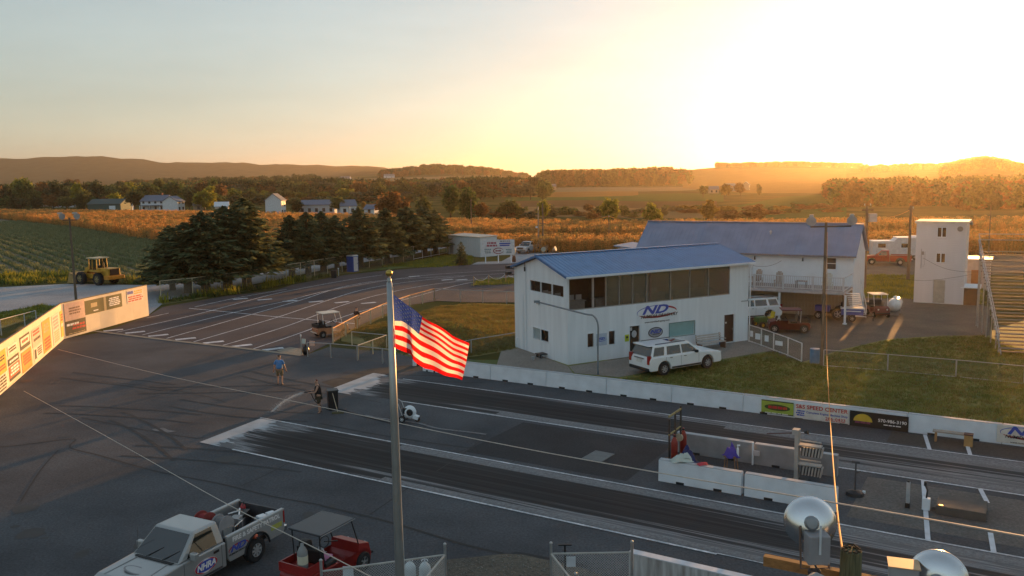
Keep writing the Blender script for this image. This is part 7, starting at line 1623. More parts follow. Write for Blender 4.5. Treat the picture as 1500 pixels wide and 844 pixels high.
# portable toilet, bins, shed, billboard
t = thing('portable_toilet', 'blue portable toilet with pale door side by the fence', 'portable toilet', G(516, 398.5) + Vector((0, .4, .02)), R(-28)); BT = mat('toilet_blue', (.035, .09, .34), .5)
bx((0, 0, 1.05), (1.1, 1.1, 2.1)).build('cabin', BT, t, bevel=.02); bx((0, 0, 2.16), (1.2, 1.2, .14), taper=.8).build('roof', mat('pale_toilet_roof', (.6, .6, .58), .5), t, bevel=.02); bx((.558, 0, 1.05), (.03, .84, 1.9)).build('door', mat('pale_toilet_door', (.52, .50, .50), .5), t); bx((.58, .3, 1.1), (.03, .06, .14)).build('door_handle', BLACK, t)
b = MB(); b.tube([(-.4, .4, 2.2), (-.4, .4, 2.45)], .05, 8); b.build('vent_pipe', BLACK, t)
t = thing('waste_bin', 'dark waste bin beside the blue portable toilet', 'bin', G(489, 407.5) + Vector((0, .2, .02)), 0); bx((0, 0, .45), (.6, .6, .9), taper=1.1).build('bin_body', BLACK, t, bevel=.03); bx((0, 0, .93), (.7, .7, .06)).build('bin_lid', BLACK, t)
t = thing('marker_post', 'short pale post right of the dark waste bin', 'post', G(496, 404) + Vector((0, 0, .02)), 0); tb([(0, 0, 0), (0, 0, .9)], .07).build('post', mat('pale_post', ()), t); lt([(.09, .9), (.05, .98)], 8).build('cap', WHITE, t)
A_, B_, C_ = G(657, 372), G(704, 377), G(717.5, 375); hd = heading(A_, B_); L_ = (B_ - A_).length
t = thing('storage_shed', 'plain white flat-roofed shed by the far fence', 'shed', A_, hd); SW = mat('pale_blue_white_sheet', (.55, .62, .66), .55, var=.05, bump=.0)
bx((L_ / 2, 1.6, 1.55), (L_, 3.2, 3.1)).build('wall', SW, t); bx((L_ / 2, 1.6, 3.14), (L_ + .3, 3.5, .1), rx=R(2)).build('roof', mat('sunlit_shed_roof', (.5, .44, .36), .6), t)  # warm sunlight on the flat roof is put into its colour
for k in range(14): bx((L_ * (k + .5) / 14, -.012, 1.5), (.04, .03, 3.0)).build('sheet_rib', SW, t)
bx((1.0, -.02, 1.0), (.9, .05, 2.0)).build('door', mat('grey_blue_door', (.25, .32, .38), .5), t); bx((3.6, -.02, .3), (.5, .05, .3)).build('vent', BLACK, t)
A_, B_ = G(711, 386), G(749.5, 385); hd = heading(A_, B_); L_ = (B_ - A_).length; t = thing('billboard', 'white billboard on three posts with red, blue and black print', 'billboard', A_, hd)
for x in (.05, L_ / 2, L_ - .05): bx((x, .12, 1.7), (.14, .14, 3.4)).build('post', WHITE, t)
zb, zt = 1.15, 3.35; bx((L_ / 2, 0, (zb + zt) / 2), (L_ + .9, .06, zt - zb)).build('board', mat('white_billboard', (.62, .64, .66), .6), t)
b = MB(); rr = random.Random(2); bars(b, .1, L_ * .5 - .1, zt - 1.0, zt - .25, 2, -.04, 0, rr, .7); b.build('print', mat('dull_red_ink', (.35, .08, .12), .7), t)
b = MB(); bars(b, L_ * .52, L_ - .05, zt - .95, zt - .4, 2, -.04, 0, rr, .7, False); b.build('print', TEXTB, t); b = MB(); bars(b, L_ * .52, L_ - .05, zt - .3, zt - .12, 1, -.04, 0, rr, .6); b.build('print', TEXTK, t)
b = MB(); swoosh(b, .75, .45, .14, 0, R(358), 0, Matrix.Translation((L_ / 2, -.04, zb + .62)) @ FRONT); bars(b, L_ / 2 - .45, L_ / 2 + .45, zb + .5, zb + .75, 1, -.04, 0, rr, .8); b.build('print', mat('plum_red_ink', (.25, .03, .06), .7), t)
b = MB(); bars(b, -.1, .9, zb + .25, zb + 1.0, 3, -.04, 0, rr, .5); bars(b, L_ - .8, L_ + .1, zb + .2, zb + .9, 3, -.04, 0, rr, .5); b.build('print', mat('teal_ink', (.06, .16, .2), .7), t)
t = thing('loudspeaker_post', 'pale rounded object on a dark base right of the billboard', 'post', G(753, 384), 0); lt([(.25, 0), (.3, .3), (.22, .8), (.1, .9)], 10).build('base', mat('rust_brown_base', (.10, .05, .035), .8), t); lt([(.12, .9), (.3, 1.3), (.28, 1.9), (.1, 2.3)], 12).build('cover', mat('pale_cover', (.5, .46, .38), .8), t)

# ================================================================== HOUSES OF THE TOWN
def house(label, px, py, w_, d_, h, rh, wallm, roofm, rz=0.0, name='house', cat='house', porch=False, garage=None, wins=2, storeys=1, chimney=False, D=None):
    p = G(px, py) if D is None else at(px, py, D)
    p = Vector((p.x, p.y, TZ(p.x, p.y))); t = thing(name, label, cat, p, rz)
    b = MB(); b.box((0, d_ / 2, h / 2), (w_, d_, h))
    for x in (-w_ / 2, w_ / 2): b.add([(x, 0, h), (x, d_, h), (x, d_ / 2, h + rh)], [(0, 1, 2)])
    b.build('wall', wallm, t)
    b = MB(); o = .4; e = h - o * rh / (d_ / 2)
    for y0 in (-o, d_ + o):
        b.add([(-w_ / 2 - .3, y0, e), (w_ / 2 + .3, y0, e), (w_ / 2 + .3, d_ / 2, h + rh), (-w_ / 2 - .3, d_ / 2, h + rh)] + [(-w_ / 2 - .3, y0, e + .2), (w_ / 2 + .3, y0, e + .2), (w_ / 2 + .3, d_ / 2, h + rh + .2), (-w_ / 2 - .3, d_ / 2, h + rh + .2)],
              [(0, 3, 2, 1), (4, 5, 6, 7), (0, 1, 5, 4), (1, 2, 6, 5), (2, 3, 7, 6), (3, 0, 4, 7)])
    rf = b.build('roof', roofm, t)
    if chimney: bx((w_ * .2, d_ / 2, h + rh + .4), (.7, .7, 1.4)).build('chimney', mat('brick_red', (.22, .09, .06), .9), rf)
    for s in range(storeys):
        for k in range(wins):
            x = -w_ / 2 + w_ * (k + .5) / wins; z = 1.4 + s * 2.7
            bx((x, -.03, z), (1.1, .08, 1.4)).build('window', mat('house_window', (.04, .045, .05), .2, spec=.6), t)
    if garage: bx((garage, -.05, 1.3), (3.2, .1, 2.5)).build('garage_door', WHITE, t)
    if porch: bx((0, -1.2, 2.6), (w_ * .9, 2.4, .2)).build('porch_roof', roofm, t); [bx((x, -2.2, 1.25), (.2, .2, 2.5)).build('porch_post', WHITE, t) for x in (-w_ * .42, 0, w_ * .42)]
    return t
HW = mat('house_white', (.62, .65, .68), .7); HB = mat('house_blue_grey_roof', (.14, .17, .23), .8); HG = mat('house_green_roof', (.045, .085, .085), .7); HR = mat('house_red_brown_roof', (.20, .075, .055), .8); HT = mat('house_tan', (.36, .29, .21), .8); HGY = mat('house_grey_roof', (.20, .20, .21), .8); HGN = mat('dark_green_sheet', (.05, .10, .09), .7)
house('long low white house left of the green barn', 92, 304, 13, 8, 2.8, 1.6, HW, HGY, R(-6), wins=4)
house('low house with red-brown roof among the trees at far left', 65, 303, 9, 7, 2.8, 2.0, HT, HR, R(5))
house('dark green barn with a white garage door at the corn edge', 153, 309.5, 17, 9, 3.4, 2.2, HGN, HG, R(-8), name='barn', cat='barn', garage=4.2, wins=0)
house('tiny white shed right of the green barn', 189, 308, 3.2, 3, 1.9, 1.0, HW, HW, R(10), name='garden_shed', cat='shed', wins=1)
house('large two-storey white farmhouse with blue-grey roof', 224, 309, 12.5, 8.5, 4.6, 2.5, HW, HB, R(-12), porch=True, wins=4, storeys=2, chimney=True)
house('narrow white gabled house right of the large farmhouse', 266, 310, 5.5, 7.5, 4.6, 2.2, HW, HB, R(78), wins=2, storeys=2)
house('small dark cottage behind the big yellow-green tree', 291, 309, 4.5, 5, 2.6, 1.6, HT, HGY, R(10), wins=1)
house('small white garage right of the big yellow-green tree', 325, 311, 5.5, 5, 2.6, 1.6, mat('house_pinkish_white', (.52, .48, .46), .8), HW, R(15), name='garage', cat='garage', garage=1.0, wins=0)
house('tall narrow white house seen between the spruces', 416, 316, 4.6, 6, 5.8, 2.2, HW, HGY, R(84), wins=2, storeys=2)
house('long pale building with blue roof behind the middle spruces', 464, 313, 14, 9, 3.4, 1.6, mat('house_grey_white', (.45, .47, .5), .8), HB, R(-4), name='long_building', cat='building', wins=5)
house('white house right of the long pale building', 511, 314, 6, 6, 3.2, 2.0, HW, HB, R(24), wins=2)
house('small blue-grey hut right of the white houses', 541, 315, 4, 4, 2.2, 1.3, HW, HB, R(-20), name='hut', cat='hut', wins=1)
house('distant pale farm building above the valley trees', 443, 271, 14, 9, 4, 2.5, HW, HGY, R(10), name='farm_building', cat='farm building', D=1150)
house('distant white farmhouse on the pale field edge', 505, 267, 16, 9, 4, 3, HW, HGY, R(-10), name='farmhouse', D=1350)
house('distant low farmstead under the knoll', 570, 263, 18, 9, 4, 2.5, HW, HGY, R(4), name='farmhouse', D=1480)
house('small white farm shed at the edge of the mid fields', 808, 278, 9, 7, 3.5, 2, HT, HGY, R(8), name='farm_shed', cat='shed', D=820)
house('pale farmhouse on the right-hand valley slope', 1046, 286, 6, 5, 2.8, 1.8, HT, HGY, R(-6), name='farmhouse', storeys=1, D=560)
house('grey barn right of the valley farmhouse', 1072, 284, 8, 6, 3.4, 2, mat('house_weathered', (.26, .22, .20), .9), HGY, R(20), name='barn', cat='barn', wins=1, D=600)
house('small pale outbuilding below the grey barn', 1063, 288, 3, 3, 2, 1, HT, HGY, R(0), name='outbuilding', cat='shed', wins=1, D=540)
house('tall pale farmhouse beside the valley road', 1098, 282, 5, 5, 4, 2.0, HT, HGY, R(70), name='farmhouse', storeys=2, D=620)

# ================================================================== TREES
def np_mesh(name, V_, F_, mats, mi=None, smooth=False):
    me = bpy.data.meshes.new(name); nv, nf = len(V_), len(F_); k = F_.shape[1]
    me.vertices.add(nv); me.vertices.foreach_set('co', np.asarray(V_, dtype=np.float32).ravel())
    me.loops.add(nf * k); me.loops.foreach_set('vertex_index', np.asarray(F_, dtype=np.int32).ravel())
    me.polygons.add(nf); me.polygons.foreach_set('loop_start', np.arange(0, nf * k, k, dtype=np.int32)); me.polygons.foreach_set('loop_total', np.full(nf, k, dtype=np.int32))
    for m in mats: me.materials.append(m)
    me.update(calc_edges=True); return me
def leaf_quads(rng, C, size, aspect=1.0, flat=0.0, D=None):
    """random little quads round centres C (n,3); flat pulls them level; D gives a main direction"""
    n = len(C); a = rng.normal(size=(n, 3)) if D is None else D + rng.normal(size=(n, 3)) * .35
    a /= np.linalg.norm(a, axis=1, keepdims=True) + 1e-9
    b = rng.normal(size=(n, 3)); b[:, 2] *= (1 - flat); b -= a * (a * b).sum(1, keepdims=True); b /= np.linalg.norm(b, axis=1, keepdims=True) + 1e-9
    s = np.asarray(size).reshape(-1, 1) * np.ones((n, 1)); a = a * s * .5 * aspect; b = b * s * .5
    V_ = np.stack([C - a - b * .7, C + a - b * .35, C + a * 1.1 + b * .35, C - a + b * .7], 1).reshape(-1, 3)
    return V_, np.arange(4 * n).reshape(n, 4)
def crown_mesh(seed, n_clump=70, per=34, shape='round', leaf=.075, name='crown'):
    """unit tree crown: height 1 from z=.0, radius about .38"""
    rng = np.random.default_rng(seed); cs = []
    lobes = [(rng.uniform(-.17, .17), rng.uniform(-.17, .17), rng.uniform(.42, .72), rng.uniform(.17, .27)) for _ in range(6)] + [(0, 0, .55, .30)]
    for k in range(n_clump):
        l = lobes[k % len(lobes)]; d = rng.normal(size=3); d /= np.linalg.norm(d); r_ = l[3] * rng.uniform(.55, 1.05)
        c = np.array([l[0] + d[0] * r_, l[1] + d[1] * r_, l[2] + d[2] * r_ * (1.15 if shape == 'round' else 1.5)])
        if shape == 'oval': c[:2] *= .72
        if shape == 'bush': c[2] = max(.05, (c[2] - .2) * 1.15); c[:2] *= 1.15
        elif c[2] < .16: c[2] = .16 + rng.uniform(0, .1)
        cs.append(c)
    C = []; S = []
    for c in cs:
        m = int(per * rng.uniform(.6, 1.3)); q = rng.normal(size=(m, 3)) * rng.uniform(.035, .07) + c; C.append(q); S.append(rng.uniform(.6, 1.3, m) * leaf)
    C = np.concatenate(C); S = np.concatenate(S); V_, F_ = leaf_quads(rng, C, S, 1.1, .3)
    return V_, F_
def spruce_mesh(seed, levels=30, h=1.0, rad=.27, base=.13, dens=1.0, droop=.25):
    rng = np.random.default_rng(seed); C = []; S = []; Dd = []
    for k in range(levels):
        f = k / (levels - 1); z = base + (1 - base) * f; r_ = rad * (1 - f) ** .52 * rng.uniform(.68, 1.15) + .012
        nb = max(4, int((11 - 6 * f)))
        a0 = rng.uniform(0, 6.28)
        for j in range(nb):
            a = a0 + j * 6.283 / nb + rng.normal() * .18; rl = r_ * rng.uniform(.5, 1.15); m = int(dens * (10 + 26 * (1 - f)))
            s = rng.uniform(.08, 1, m) ** .7; side = rng.normal(size=m) * .16 * rl * (1.1 - s * .6)
            x = np.cos(a) * s * rl - np.sin(a) * side; y = np.sin(a) * s * rl + np.cos(a) * side
            zz = z - droop * s * rl + .12 * rl * s ** 3 + rng.normal(size=m) * .008 - np.abs(rng.normal(size=m)) * .012
            C.append(np.stack([x, y, zz], 1)); S.append(rng.uniform(.6, 1.25, m) * (.034 - .012 * f)); Dd.append(np.tile([np.cos(a), np.sin(a), -.35], (m, 1)))
    C = np.concatenate(C); S = np.concatenate(S); Dd = np.concatenate(Dd)
    return leaf_quads(rng, C, S, 1.35, .2, Dd)
TRUNKM = mat('bark_brown', (.10, .065, .04), .95, var=.35, scale=6, bump=.5)
LEAFS = {
    'green': leafmat('leaf_mid_green', (.045, .08, .022), (.14, .19, .05)), 'olive': leafmat('leaf_olive', (.065, .08, .024), (.19, .20, .06)),
    'yellow': leafmat('leaf_yellow_green', (.16, .17, .02), (.36, .34, .045)), 'gold': leafmat('leaf_golden', (.19, .12, .018), (.38, .24, .04)),
    'rust': leafmat('leaf_rust', (.13, .07, .024), (.30, .15, .05)), 'dark': leafmat('leaf_dark_green', (.024, .042, .018), (.075, .105, .042)), 'grey': leafmat('leaf_grey_green', (.06, .075, .042), (.15, .17, .095))}
SPR = leafmat('spruce_needles', (.045, .066, .034), (.19, .20, .085), .3)
crown_cache = {}
def crown(kind, v, shape='round', dens=1.0):
    k = (kind, v, shape, dens)
    if k not in crown_cache:
        V_, F_ = crown_mesh(100 + v * 7, int(72 * dens), 34, shape); crown_cache[k] = np_mesh('crown', V_, F_, [LEAFS[kind]])
    return crown_cache[k]
_trunk = {}
def trunk_mesh(v):
    if v not in _trunk:
        rr = random.Random(v); b = MB(); b.tube([(0, 0, -.02), (.01, 0, .2), (.0, .01, .45), (.01, 0, .75)], [.032, .026, .02, .006], 7)
        for k in range(6):
            a = rr.uniform(0, 6.28); z = .22 + .07 * k; b.tube([(0, 0, z), (math.cos(a) * .12, math.sin(a) * .12, z + .12), (math.cos(a) * .2, math.sin(a) * .2, z + .24)], [.014, .009, .004], 5)
        me = bpy.data.meshes.new('trunk'); me.from_pydata(b.v, [], b.f); me.materials.append(TRUNKM); _trunk[v] = me
    return _trunk[v]
def tree(label, loc, h, wd, kind, v=0, shape='round', group=None, name='tree', dens=1.0):
    t = thing(name, label, 'tree' if name != 'shrub' else 'shrub', loc, rnd(0, 6.28), group)
    t.scale = (wd / .76, wd / .76, h)
    link('trunk', trunk_mesh(v), t); link('crown', crown(kind, v, shape, dens), t); return t
def tree_px(label, px, ybase, ytop, wpx, kind, v=0, shape='round', group=None, name='tree', D=None, dens=1.0):
    p = G(px, ybase) if D is None else at(px, ybase, D); p = Vector((p.x, p.y, TZ(p.x, p.y)))
    # height and width that show at this distance
    h = CAMH + p.y * (hor(px) - ytop) / FPX - p.z; return tree(label, p, max(1.2, h), wpx * p.y / FPX, kind, v, shape, group, name, dens)

# ---- spruce row
def spruces():
    rows = [(253, 425, 331, 60, 'small dark spruce at the left end of the row'), (276, 429, 326, 84, 'broad spruce second from the left end of the row'), (302, 428, 311, 92, 'tall spruce left of the tallest pair'), (334, 421, 303, 92, 'dark spruce in the middle of the tall left clump'), (362, 419, 291, 92, 'tallest spruce at the right of the left clump'),
            (428, 404, 316, 64, 'spruce just right of the gap in the row'), (452, 402, 311, 58, 'spruce two left of the portable toilet'), (474, 398, 310, 62, 'full spruce left of the portable toilet'), (494, 396, 316, 52, 'narrower spruce right behind the dark waste bin'), (528, 391, 305, 66, 'spruce behind the blue portable toilet'),
            (567, 385, 306, 58, 'very dark spruce right of the thin pole'), (597, 378, 303, 66, 'full spruce third from the right end'), (622, 374, 302, 58, 'spruce second from the right end of the row'), (638, 371, 308, 48, 'spruce at the right end next to the white shed')]
    for i, (px, yb, yt, wp, lab) in enumerate(rows):
        p = G(px, yb); h = CAMH + p.y * (hor(px) - yt) / FPX; wd = wp * 1.48 * p.y / FPX
        V_, F_ = spruce_mesh(i, 26, dens=1.6, base=.21, droop=.16, rad=.27); t = thing('spruce_tree', lab, 'tree', p, 0, 'spruces along the far fence'); t.scale = (wd / .54, wd / .54, h)
        link('crown', np_mesh('crown', V_, F_, [SPR]), t)
        b = MB(); b.tube([(0, 0, -.01), (0, 0, .3), (0, 0, .95)], [.03, .024, .004], 8); b.build('trunk', TRUNKM, t)
spruces()
p = G(676, 388); V_, F_ = spruce_mesh(55, 24, base=.02, rad=.3, dens=1.1, droop=.1); t = thing('spruce_tree', 'small cone-shaped evergreen left of the billboard', 'tree', p); t.scale = (3.9, 3.9, 3.3); link('crown', np_mesh('crown', V_, F_, [SPR]), t); tb([(0, 0, 0), (0, 0, .8)], .02).build('trunk', TRUNKM, t)

# ---- single trees that the photo picks out
single = [
    (300, 309, 274, 36, 'yellow', 1, 'round', 'big yellow-green maple among the white houses'), (172, 308, 281, 22, 'yellow', 2, 'round', 'yellow-green tree behind the green barn'), (198, 309, 280, 28, 'dark', 3, 'round', 'dark tree left of the large farmhouse'),
    (246, 310, 293, 12, 'yellow', 0, 'round', 'small bright yellow tree right of the large farmhouse'), (255, 310, 296, 9, 'yellow', 3, 'round', 'smaller bright yellow tree beside the narrow white house'), (124, 306, 278, 24, 'olive', 2, 'round', 'olive tree left of the green barn'),
    (267, 300, 273, 26, 'gold', 1, 'round', 'golden tree above the narrow white house'), (66, 304, 285, 12, 'rust', 2, 'round', 'rust-orange small tree before the red-roofed house'), (105, 290, 263, 24, 'rust', 3, 'round', 'rust-coloured tree in the wood left of the barn'),
    (5, 300, 271, 26, 'olive', 1, 'round', 'olive tree at the left edge of the photo'), (40, 300, 262, 34, 'yellow', 0, 'round', 'tall yellow-green tree in the left wood'), (118, 310, 284, 16, 'dark', 1, 'oval', 'dark narrow tree just left of the barn roof'),
    (278, 309, 280, 20, 'dark', 0, 'oval', 'dark tree between narrow white house and big maple'), (435, 314, 290, 22, 'dark', 2, 'oval', 'dark tree right of the tall narrow white house'), (497, 314, 288, 24, 'olive', 3, 'round', 'olive tree left of the thin pole house'), (534, 308, 296, 10, 'gold', 0, 'oval', 'little golden tree by the blue-grey hut'),
    (575, 322, 281, 46, 'rust', 1, 'round', 'broad rust-green tree behind the right spruces'), (622, 322, 287, 30, 'olive', 2, 'round', 'olive round tree behind the right end spruces'), (660, 322, 276, 36, 'green', 3, 'oval', 'tall dark green pine-like tree left of the corn pole'), (684, 323, 278, 36, 'green', 1, 'oval', 'tall green tree right beside the corn pole'),
    (706, 322, 296, 30, 'rust', 2, 'round', 'russet bush-like tree right of the corn pole'), (742, 321, 293, 34, 'olive', 0, 'round', 'olive shrubby tree at the corn edge'), (797, 322, 292, 24, 'yellow', 2, 'round', 'yellow-green tree right behind the twin poles'),
    (896, 333, 291, 30, 'yellow', 3, 'round', 'yellow-green round tree behind the orange cable peak'), (957, 336, 297, 30, 'yellow', 1, 'round', 'yellow-green tree above the clubhouse left roof end'), (863, 314, 298, 16, 'rust', 0, 'round', 'small orange shrub left of the yellow-green round tree'),
    (1040, 326, 293, 26, 'gold', 1, 'round', 'golden orange tree above the clubhouse roof'), (1018, 333, 319, 22, 'yellow', 0, 'round', 'low yellow shrub just above the clubhouse ridge'), (1070, 328, 308, 40, 'rust', 3, 'round', 'reddish brown thicket above the clubhouse roof'), (1105, 326, 300, 36, 'rust', 1, 'round', 'brown-orange tree above the right clubhouse roof'),
    (1062, 290, 268, 16, 'gold', 2, 'round', 'golden tree between the valley farm buildings'), (1085, 288, 268, 16, 'rust', 0, 'round', 'orange-brown tree behind the valley farmhouse'), (1030, 289, 272, 14, 'olive', 3, 'round', 'olive tree left of the valley farmhouse'), (1112, 287, 271, 10, 'dark', 1, 'oval', 'dark slim tree right of the tall pale farmhouse'),
]
for px, yb, yt, wp, k, v, sh_, lab in single: tree_px(lab, px, yb, yt, wp, k, v, sh_)
# ---- belts of further trees one can still tell apart
MARKS = [(-20, 'the left edge of the photo'), (65, 'the red-roofed house'), (92, 'the long low house'), (153, 'the green barn'), (224, 'the large farmhouse'), (266, 'the narrow gabled house'), (300, 'the big yellow maple'), (362, 'the tallest spruce'), (416, 'the tall narrow house'), (464, 'the long pale building'), (511, 'the thin pole house'), (541, 'the blue-grey hut'), (600, 'the right spruces'), (691, 'the corn pole'), (790, 'the twin poles'), (892, 'the cable pole'), (957, 'the clubhouse left roof end'), (1046, 'the valley farmhouse'), (1110, 'the valley road'), (1190, 'the clubhouse right roof end')]
CW = {'green': 'mid-green', 'olive': 'olive', 'yellow': 'yellow-green', 'gold': 'golden', 'rust': 'russet', 'dark': 'dark green', 'grey': 'grey-green'}
rr = random.Random(21); seen = {}
def belt_label(px, kind, depth, hgt):
    d, m = min((abs(px - a), n) for a, n in MARKS); side = 'left of' if px < dict((n, a) for a, n in MARKS)[m] - 4 else 'right of' if px > dict((n, a) for a, n in MARKS)[m] + 4 else 'above'
    s = f'{hgt} {CW[kind]} tree {depth}, {side} {m}'; k = seen.get(s, 0); seen[s] = k + 1
    return s if k == 0 else f'{hgt} {CW[kind]} tree {depth}, {["", "next", "third", "fourth", "fifth", "sixth"][min(k, 5)]} {side} {m}'
def belt(px0, px1, step, D0, D1, ytop0, ytop1, kinds, depth, wr=(20, 34), jy=5, shp=None):
    px = px0
    while px < px1:
        D_ = rr.uniform(D0, D1); yt = lerp_tab([(px0, ytop0), (px1, ytop1)], px) + rr.uniform(-jy, jy); k = rr.choice(kinds); x = (px - 750) / FPX * D_
        h = CAMH + D_ * (hor(px) - yt) / FPX - TZ(x, D_); wp = rr.uniform(*wr)
        tree(belt_label(px, k, depth, 'tall' if yt < (ytop0 + ytop1) / 2 - 1 else 'broad' if wp > sum(wr) / 2 else 'small'), Vector((x, D_, TZ(x, D_) - .3)), max(1.8 if shp else 4, h), wp * D_ / FPX, k, rr.randrange(5), shp or rr.choice(['round', 'round', 'oval']), 'trees of the valley town')
        px += step * rr.uniform(.7, 1.3)
belt(-60, 330, 17, 480, 540, 266, 268, ['green', 'olive', 'dark', 'yellow', 'rust', 'green'], 'behind the houses', (24, 36), 6)
belt(-50, 330, 19, 455, 475, 284, 286, ['green', 'dark', 'olive', 'dark', 'rust'], 'between the houses', (18, 28), 5)
belt(330, 600, 18, 440, 500, 287, 290, ['green', 'dark', 'olive', 'rust', 'green'], 'behind the houses', (22, 34), 6)
belt(330, 560, 17, 540, 620, 276, 279, ['green', 'yellow', 'olive', 'dark', 'grey'], 'in the middle distance', (18, 28), 4)
belt(560, 800, 17, 480, 640, 275, 272, ['green', 'grey', 'olive', 'dark'], 'in the middle distance', (20, 32), 6)
belt(690, 1000, 11, 250, 330, 302, 308, ['olive', 'grey', 'rust', 'grey', 'green'], 'behind the corn', (14, 34), 8, 'bush')
belt(1000, 1225, 12, 250, 330, 303, 306, ['rust', 'gold', 'olive', 'rust'], 'along the creek', (16, 36), 8, 'bush')

# ================================================================== SCATTERED STUFF (geometry nodes)
def scatter(name, pts, protos, smin, smax, tilt=.12, seed=0, kind='stuff'):
    me = bpy.data.meshes.new(name); pts = np.asarray(pts, dtype=np.float32); me.vertices.add(len(pts)); me.vertices.foreach_set('co', pts.ravel()); me.update()
    o = link(name, me); o['kind'] = kind
    ng = bpy.data.node_groups.new(name + '_nodes', 'GeometryNodeTree'); ng.interface.new_socket('Geometry', in_out='INPUT', socket_type='NodeSocketGeometry'); ng.interface.new_socket('Geometry', in_out='OUTPUT', socket_type='NodeSocketGeometry')
    N = ng.nodes; L = ng.links; gi = N.new('NodeGroupInput'); go = N.new('NodeGroupOutput'); jn = N.new('GeometryNodeJoinGeometry'); L.new(jn.outputs[0], go.inputs[0])
    ri = N.new('FunctionNodeRandomValue'); ri.data_type = 'INT'; ri.inputs['Min'].default_value = 0 if False else ri.inputs['Min'].default_value
    ints = [s for s in ri.inputs if s.type == 'INT']; ints[0].default_value = 0; ints[1].default_value = len(protos) - 1; ri.inputs['Seed'].default_value = seed
    iout = [s for s in ri.outputs if s.type == 'INT'][0]
    rv = N.new('FunctionNodeRandomValue'); rv.data_type = 'FLOAT_VECTOR'; rv.inputs[0].default_value = (-tilt, -tilt, 0); rv.inputs[1].default_value = (tilt, tilt, 6.283); rv.inputs['Seed'].default_value = seed + 1
    rs = N.new('FunctionNodeRandomValue'); rs.data_type = 'FLOAT'; fl = [s for s in rs.inputs if s.type == 'VALUE']; fl[0].default_value = smin; fl[1].default_value = smax; rs.inputs['Seed'].default_value = seed + 2
    sout = [s for s in rs.outputs if s.type == 'VALUE'][0]
    for k, pr in enumerate(protos):
        oi = N.new('GeometryNodeObjectInfo'); oi.inputs['Object'].default_value = pr; oi.inputs['As Instance'].default_value = True; oi.transform_space = 'ORIGINAL'
        ip = N.new('GeometryNodeInstanceOnPoints'); cm = N.new('FunctionNodeCompare'); cm.data_type = 'INT'; cm.operation = 'EQUAL'
        ci = [s for s in cm.inputs if s.type == 'INT']; L.new(iout, ci[0]); ci[1].default_value = k
        L.new(gi.outputs[0], ip.inputs['Points']); L.new(cm.outputs[0], ip.inputs['Selection']); L.new(oi.outputs['Geometry'], ip.inputs['Instance']); L.new(rv.outputs[0], ip.inputs['Rotation']); L.new(sout, ip.inputs['Scale']); L.new(ip.outputs[0], jn.inputs[0])
    md = o.modifiers.new('scatter', 'NODES'); md.node_group = ng; return o
def proto(name, me): return bpy.data.objects.new(name, me)
rng = np.random.default_rng(5)
def in_poly(P, poly):
    x, y = P[:, 0], P[:, 1]; ins = np.zeros(len(P), bool); n = len(poly)
    for i in range(n):
        x1, y1 = poly[i][0], poly[i][1]; x2, y2 = poly[(i + 1) % n][0], poly[(i + 1) % n][1]
        c = ((y1 > y) != (y2 > y)); xi = (x2 - x1) * (y - y1) / (y2 - y1 + 1e-12) + x1; ins ^= c & (x < xi)
    return ins
def fill(poly, per_m2, maxn=60000):
    a = np.array([(p[0], p[1]) for p in poly]); lo, hi = a.min(0), a.max(0); n = int(min(maxn * 2, (hi - lo).prod() * per_m2)); P = rng.uniform(lo, hi, (n, 2)); P = P[in_poly(P, a)][:maxn]
    return np.column_stack([P, np.zeros(len(P))])
def blades(seed, n, h, spread, w_, m, droop=.3, nm='tuft'):
    r = np.random.default_rng(seed); V_ = []; F_ = []
    for k in range(n):
        x, y = r.normal(size=2) * spread; a = r.uniform(0, 6.28); hh = h * r.uniform(.5, 1.15); d = np.array([math.cos(a), math.sin(a)]) * hh * droop * r.uniform(.2, 1.3); s = np.array([-math.sin(a), math.cos(a)]) * w_ / 2; i = len(V_)
        V_ += [(x - s[0], y - s[1], 0), (x + s[0], y + s[1], 0), (x + d[0] + s[0] * .3, y + d[1] + s[1] * .3, hh), (x + d[0] - s[0] * .3, y + d[1] - s[1] * .3, hh)]; F_.append((i, i + 1, i + 2, i + 3))
    return np_mesh(nm, np.array(V_), np.array(F_), [m])
# grass of the lawn and mound
GB = leafmat('grass_blades', (.095, .13, .03), (.27, .28, .08), .45); GD = leafmat('dry_grass_blades', (.12, .10, .032), (.30, .22, .075), .45)
gp1 = [proto('grass_tuft_a', blades(1, 14, .09, .09, .02, GB)), proto('grass_tuft_b', blades(2, 14, .12, .09, .02, GB)), proto('grass_tuft_c', blades(3, 12, .10, .09, .02, GD))]
lawn = [Vector((-2.6, 55.0, 0)), TV(-26, 43.0), TV(3, 43.0), TV(3, 60), G(1440, 492), G(1380, 494), G(1300, 499), G(1230, 515), G(1178, 533), G(1132, 516), G(906, 557), G(880, 562)]
P = fill(lawn, 42, 34000); scatter('grass', P + np.array([0, 0, .01]), gp1, .6, 1.3, .2, 3)
mp = [p for p in gp([(505, 487), (545, 477), (600, 464), (640, 450), (700, 446), (757, 448), (757, 511), (700, 521), (640, 527), (600, 522), (560, 511)])]
P = fill(mp, 55, 22000)
dep = bpy.context.evaluated_depsgraph_get(); mo = bpy.data.objects['grass_mound']
from mathutils.bvhtree import BVHTree
bv = BVHTree.FromPolygons([v.co for v in mo.data.vertices], [p.vertices for p in mo.data.polygons])
for i in range(len(P)):
    h_ = bv.ray_cast(Vector((P[i, 0], P[i, 1], 5)), Vector((0, 0, -1)))[0]; P[i, 2] = h_.z - .01 if h_ else .01
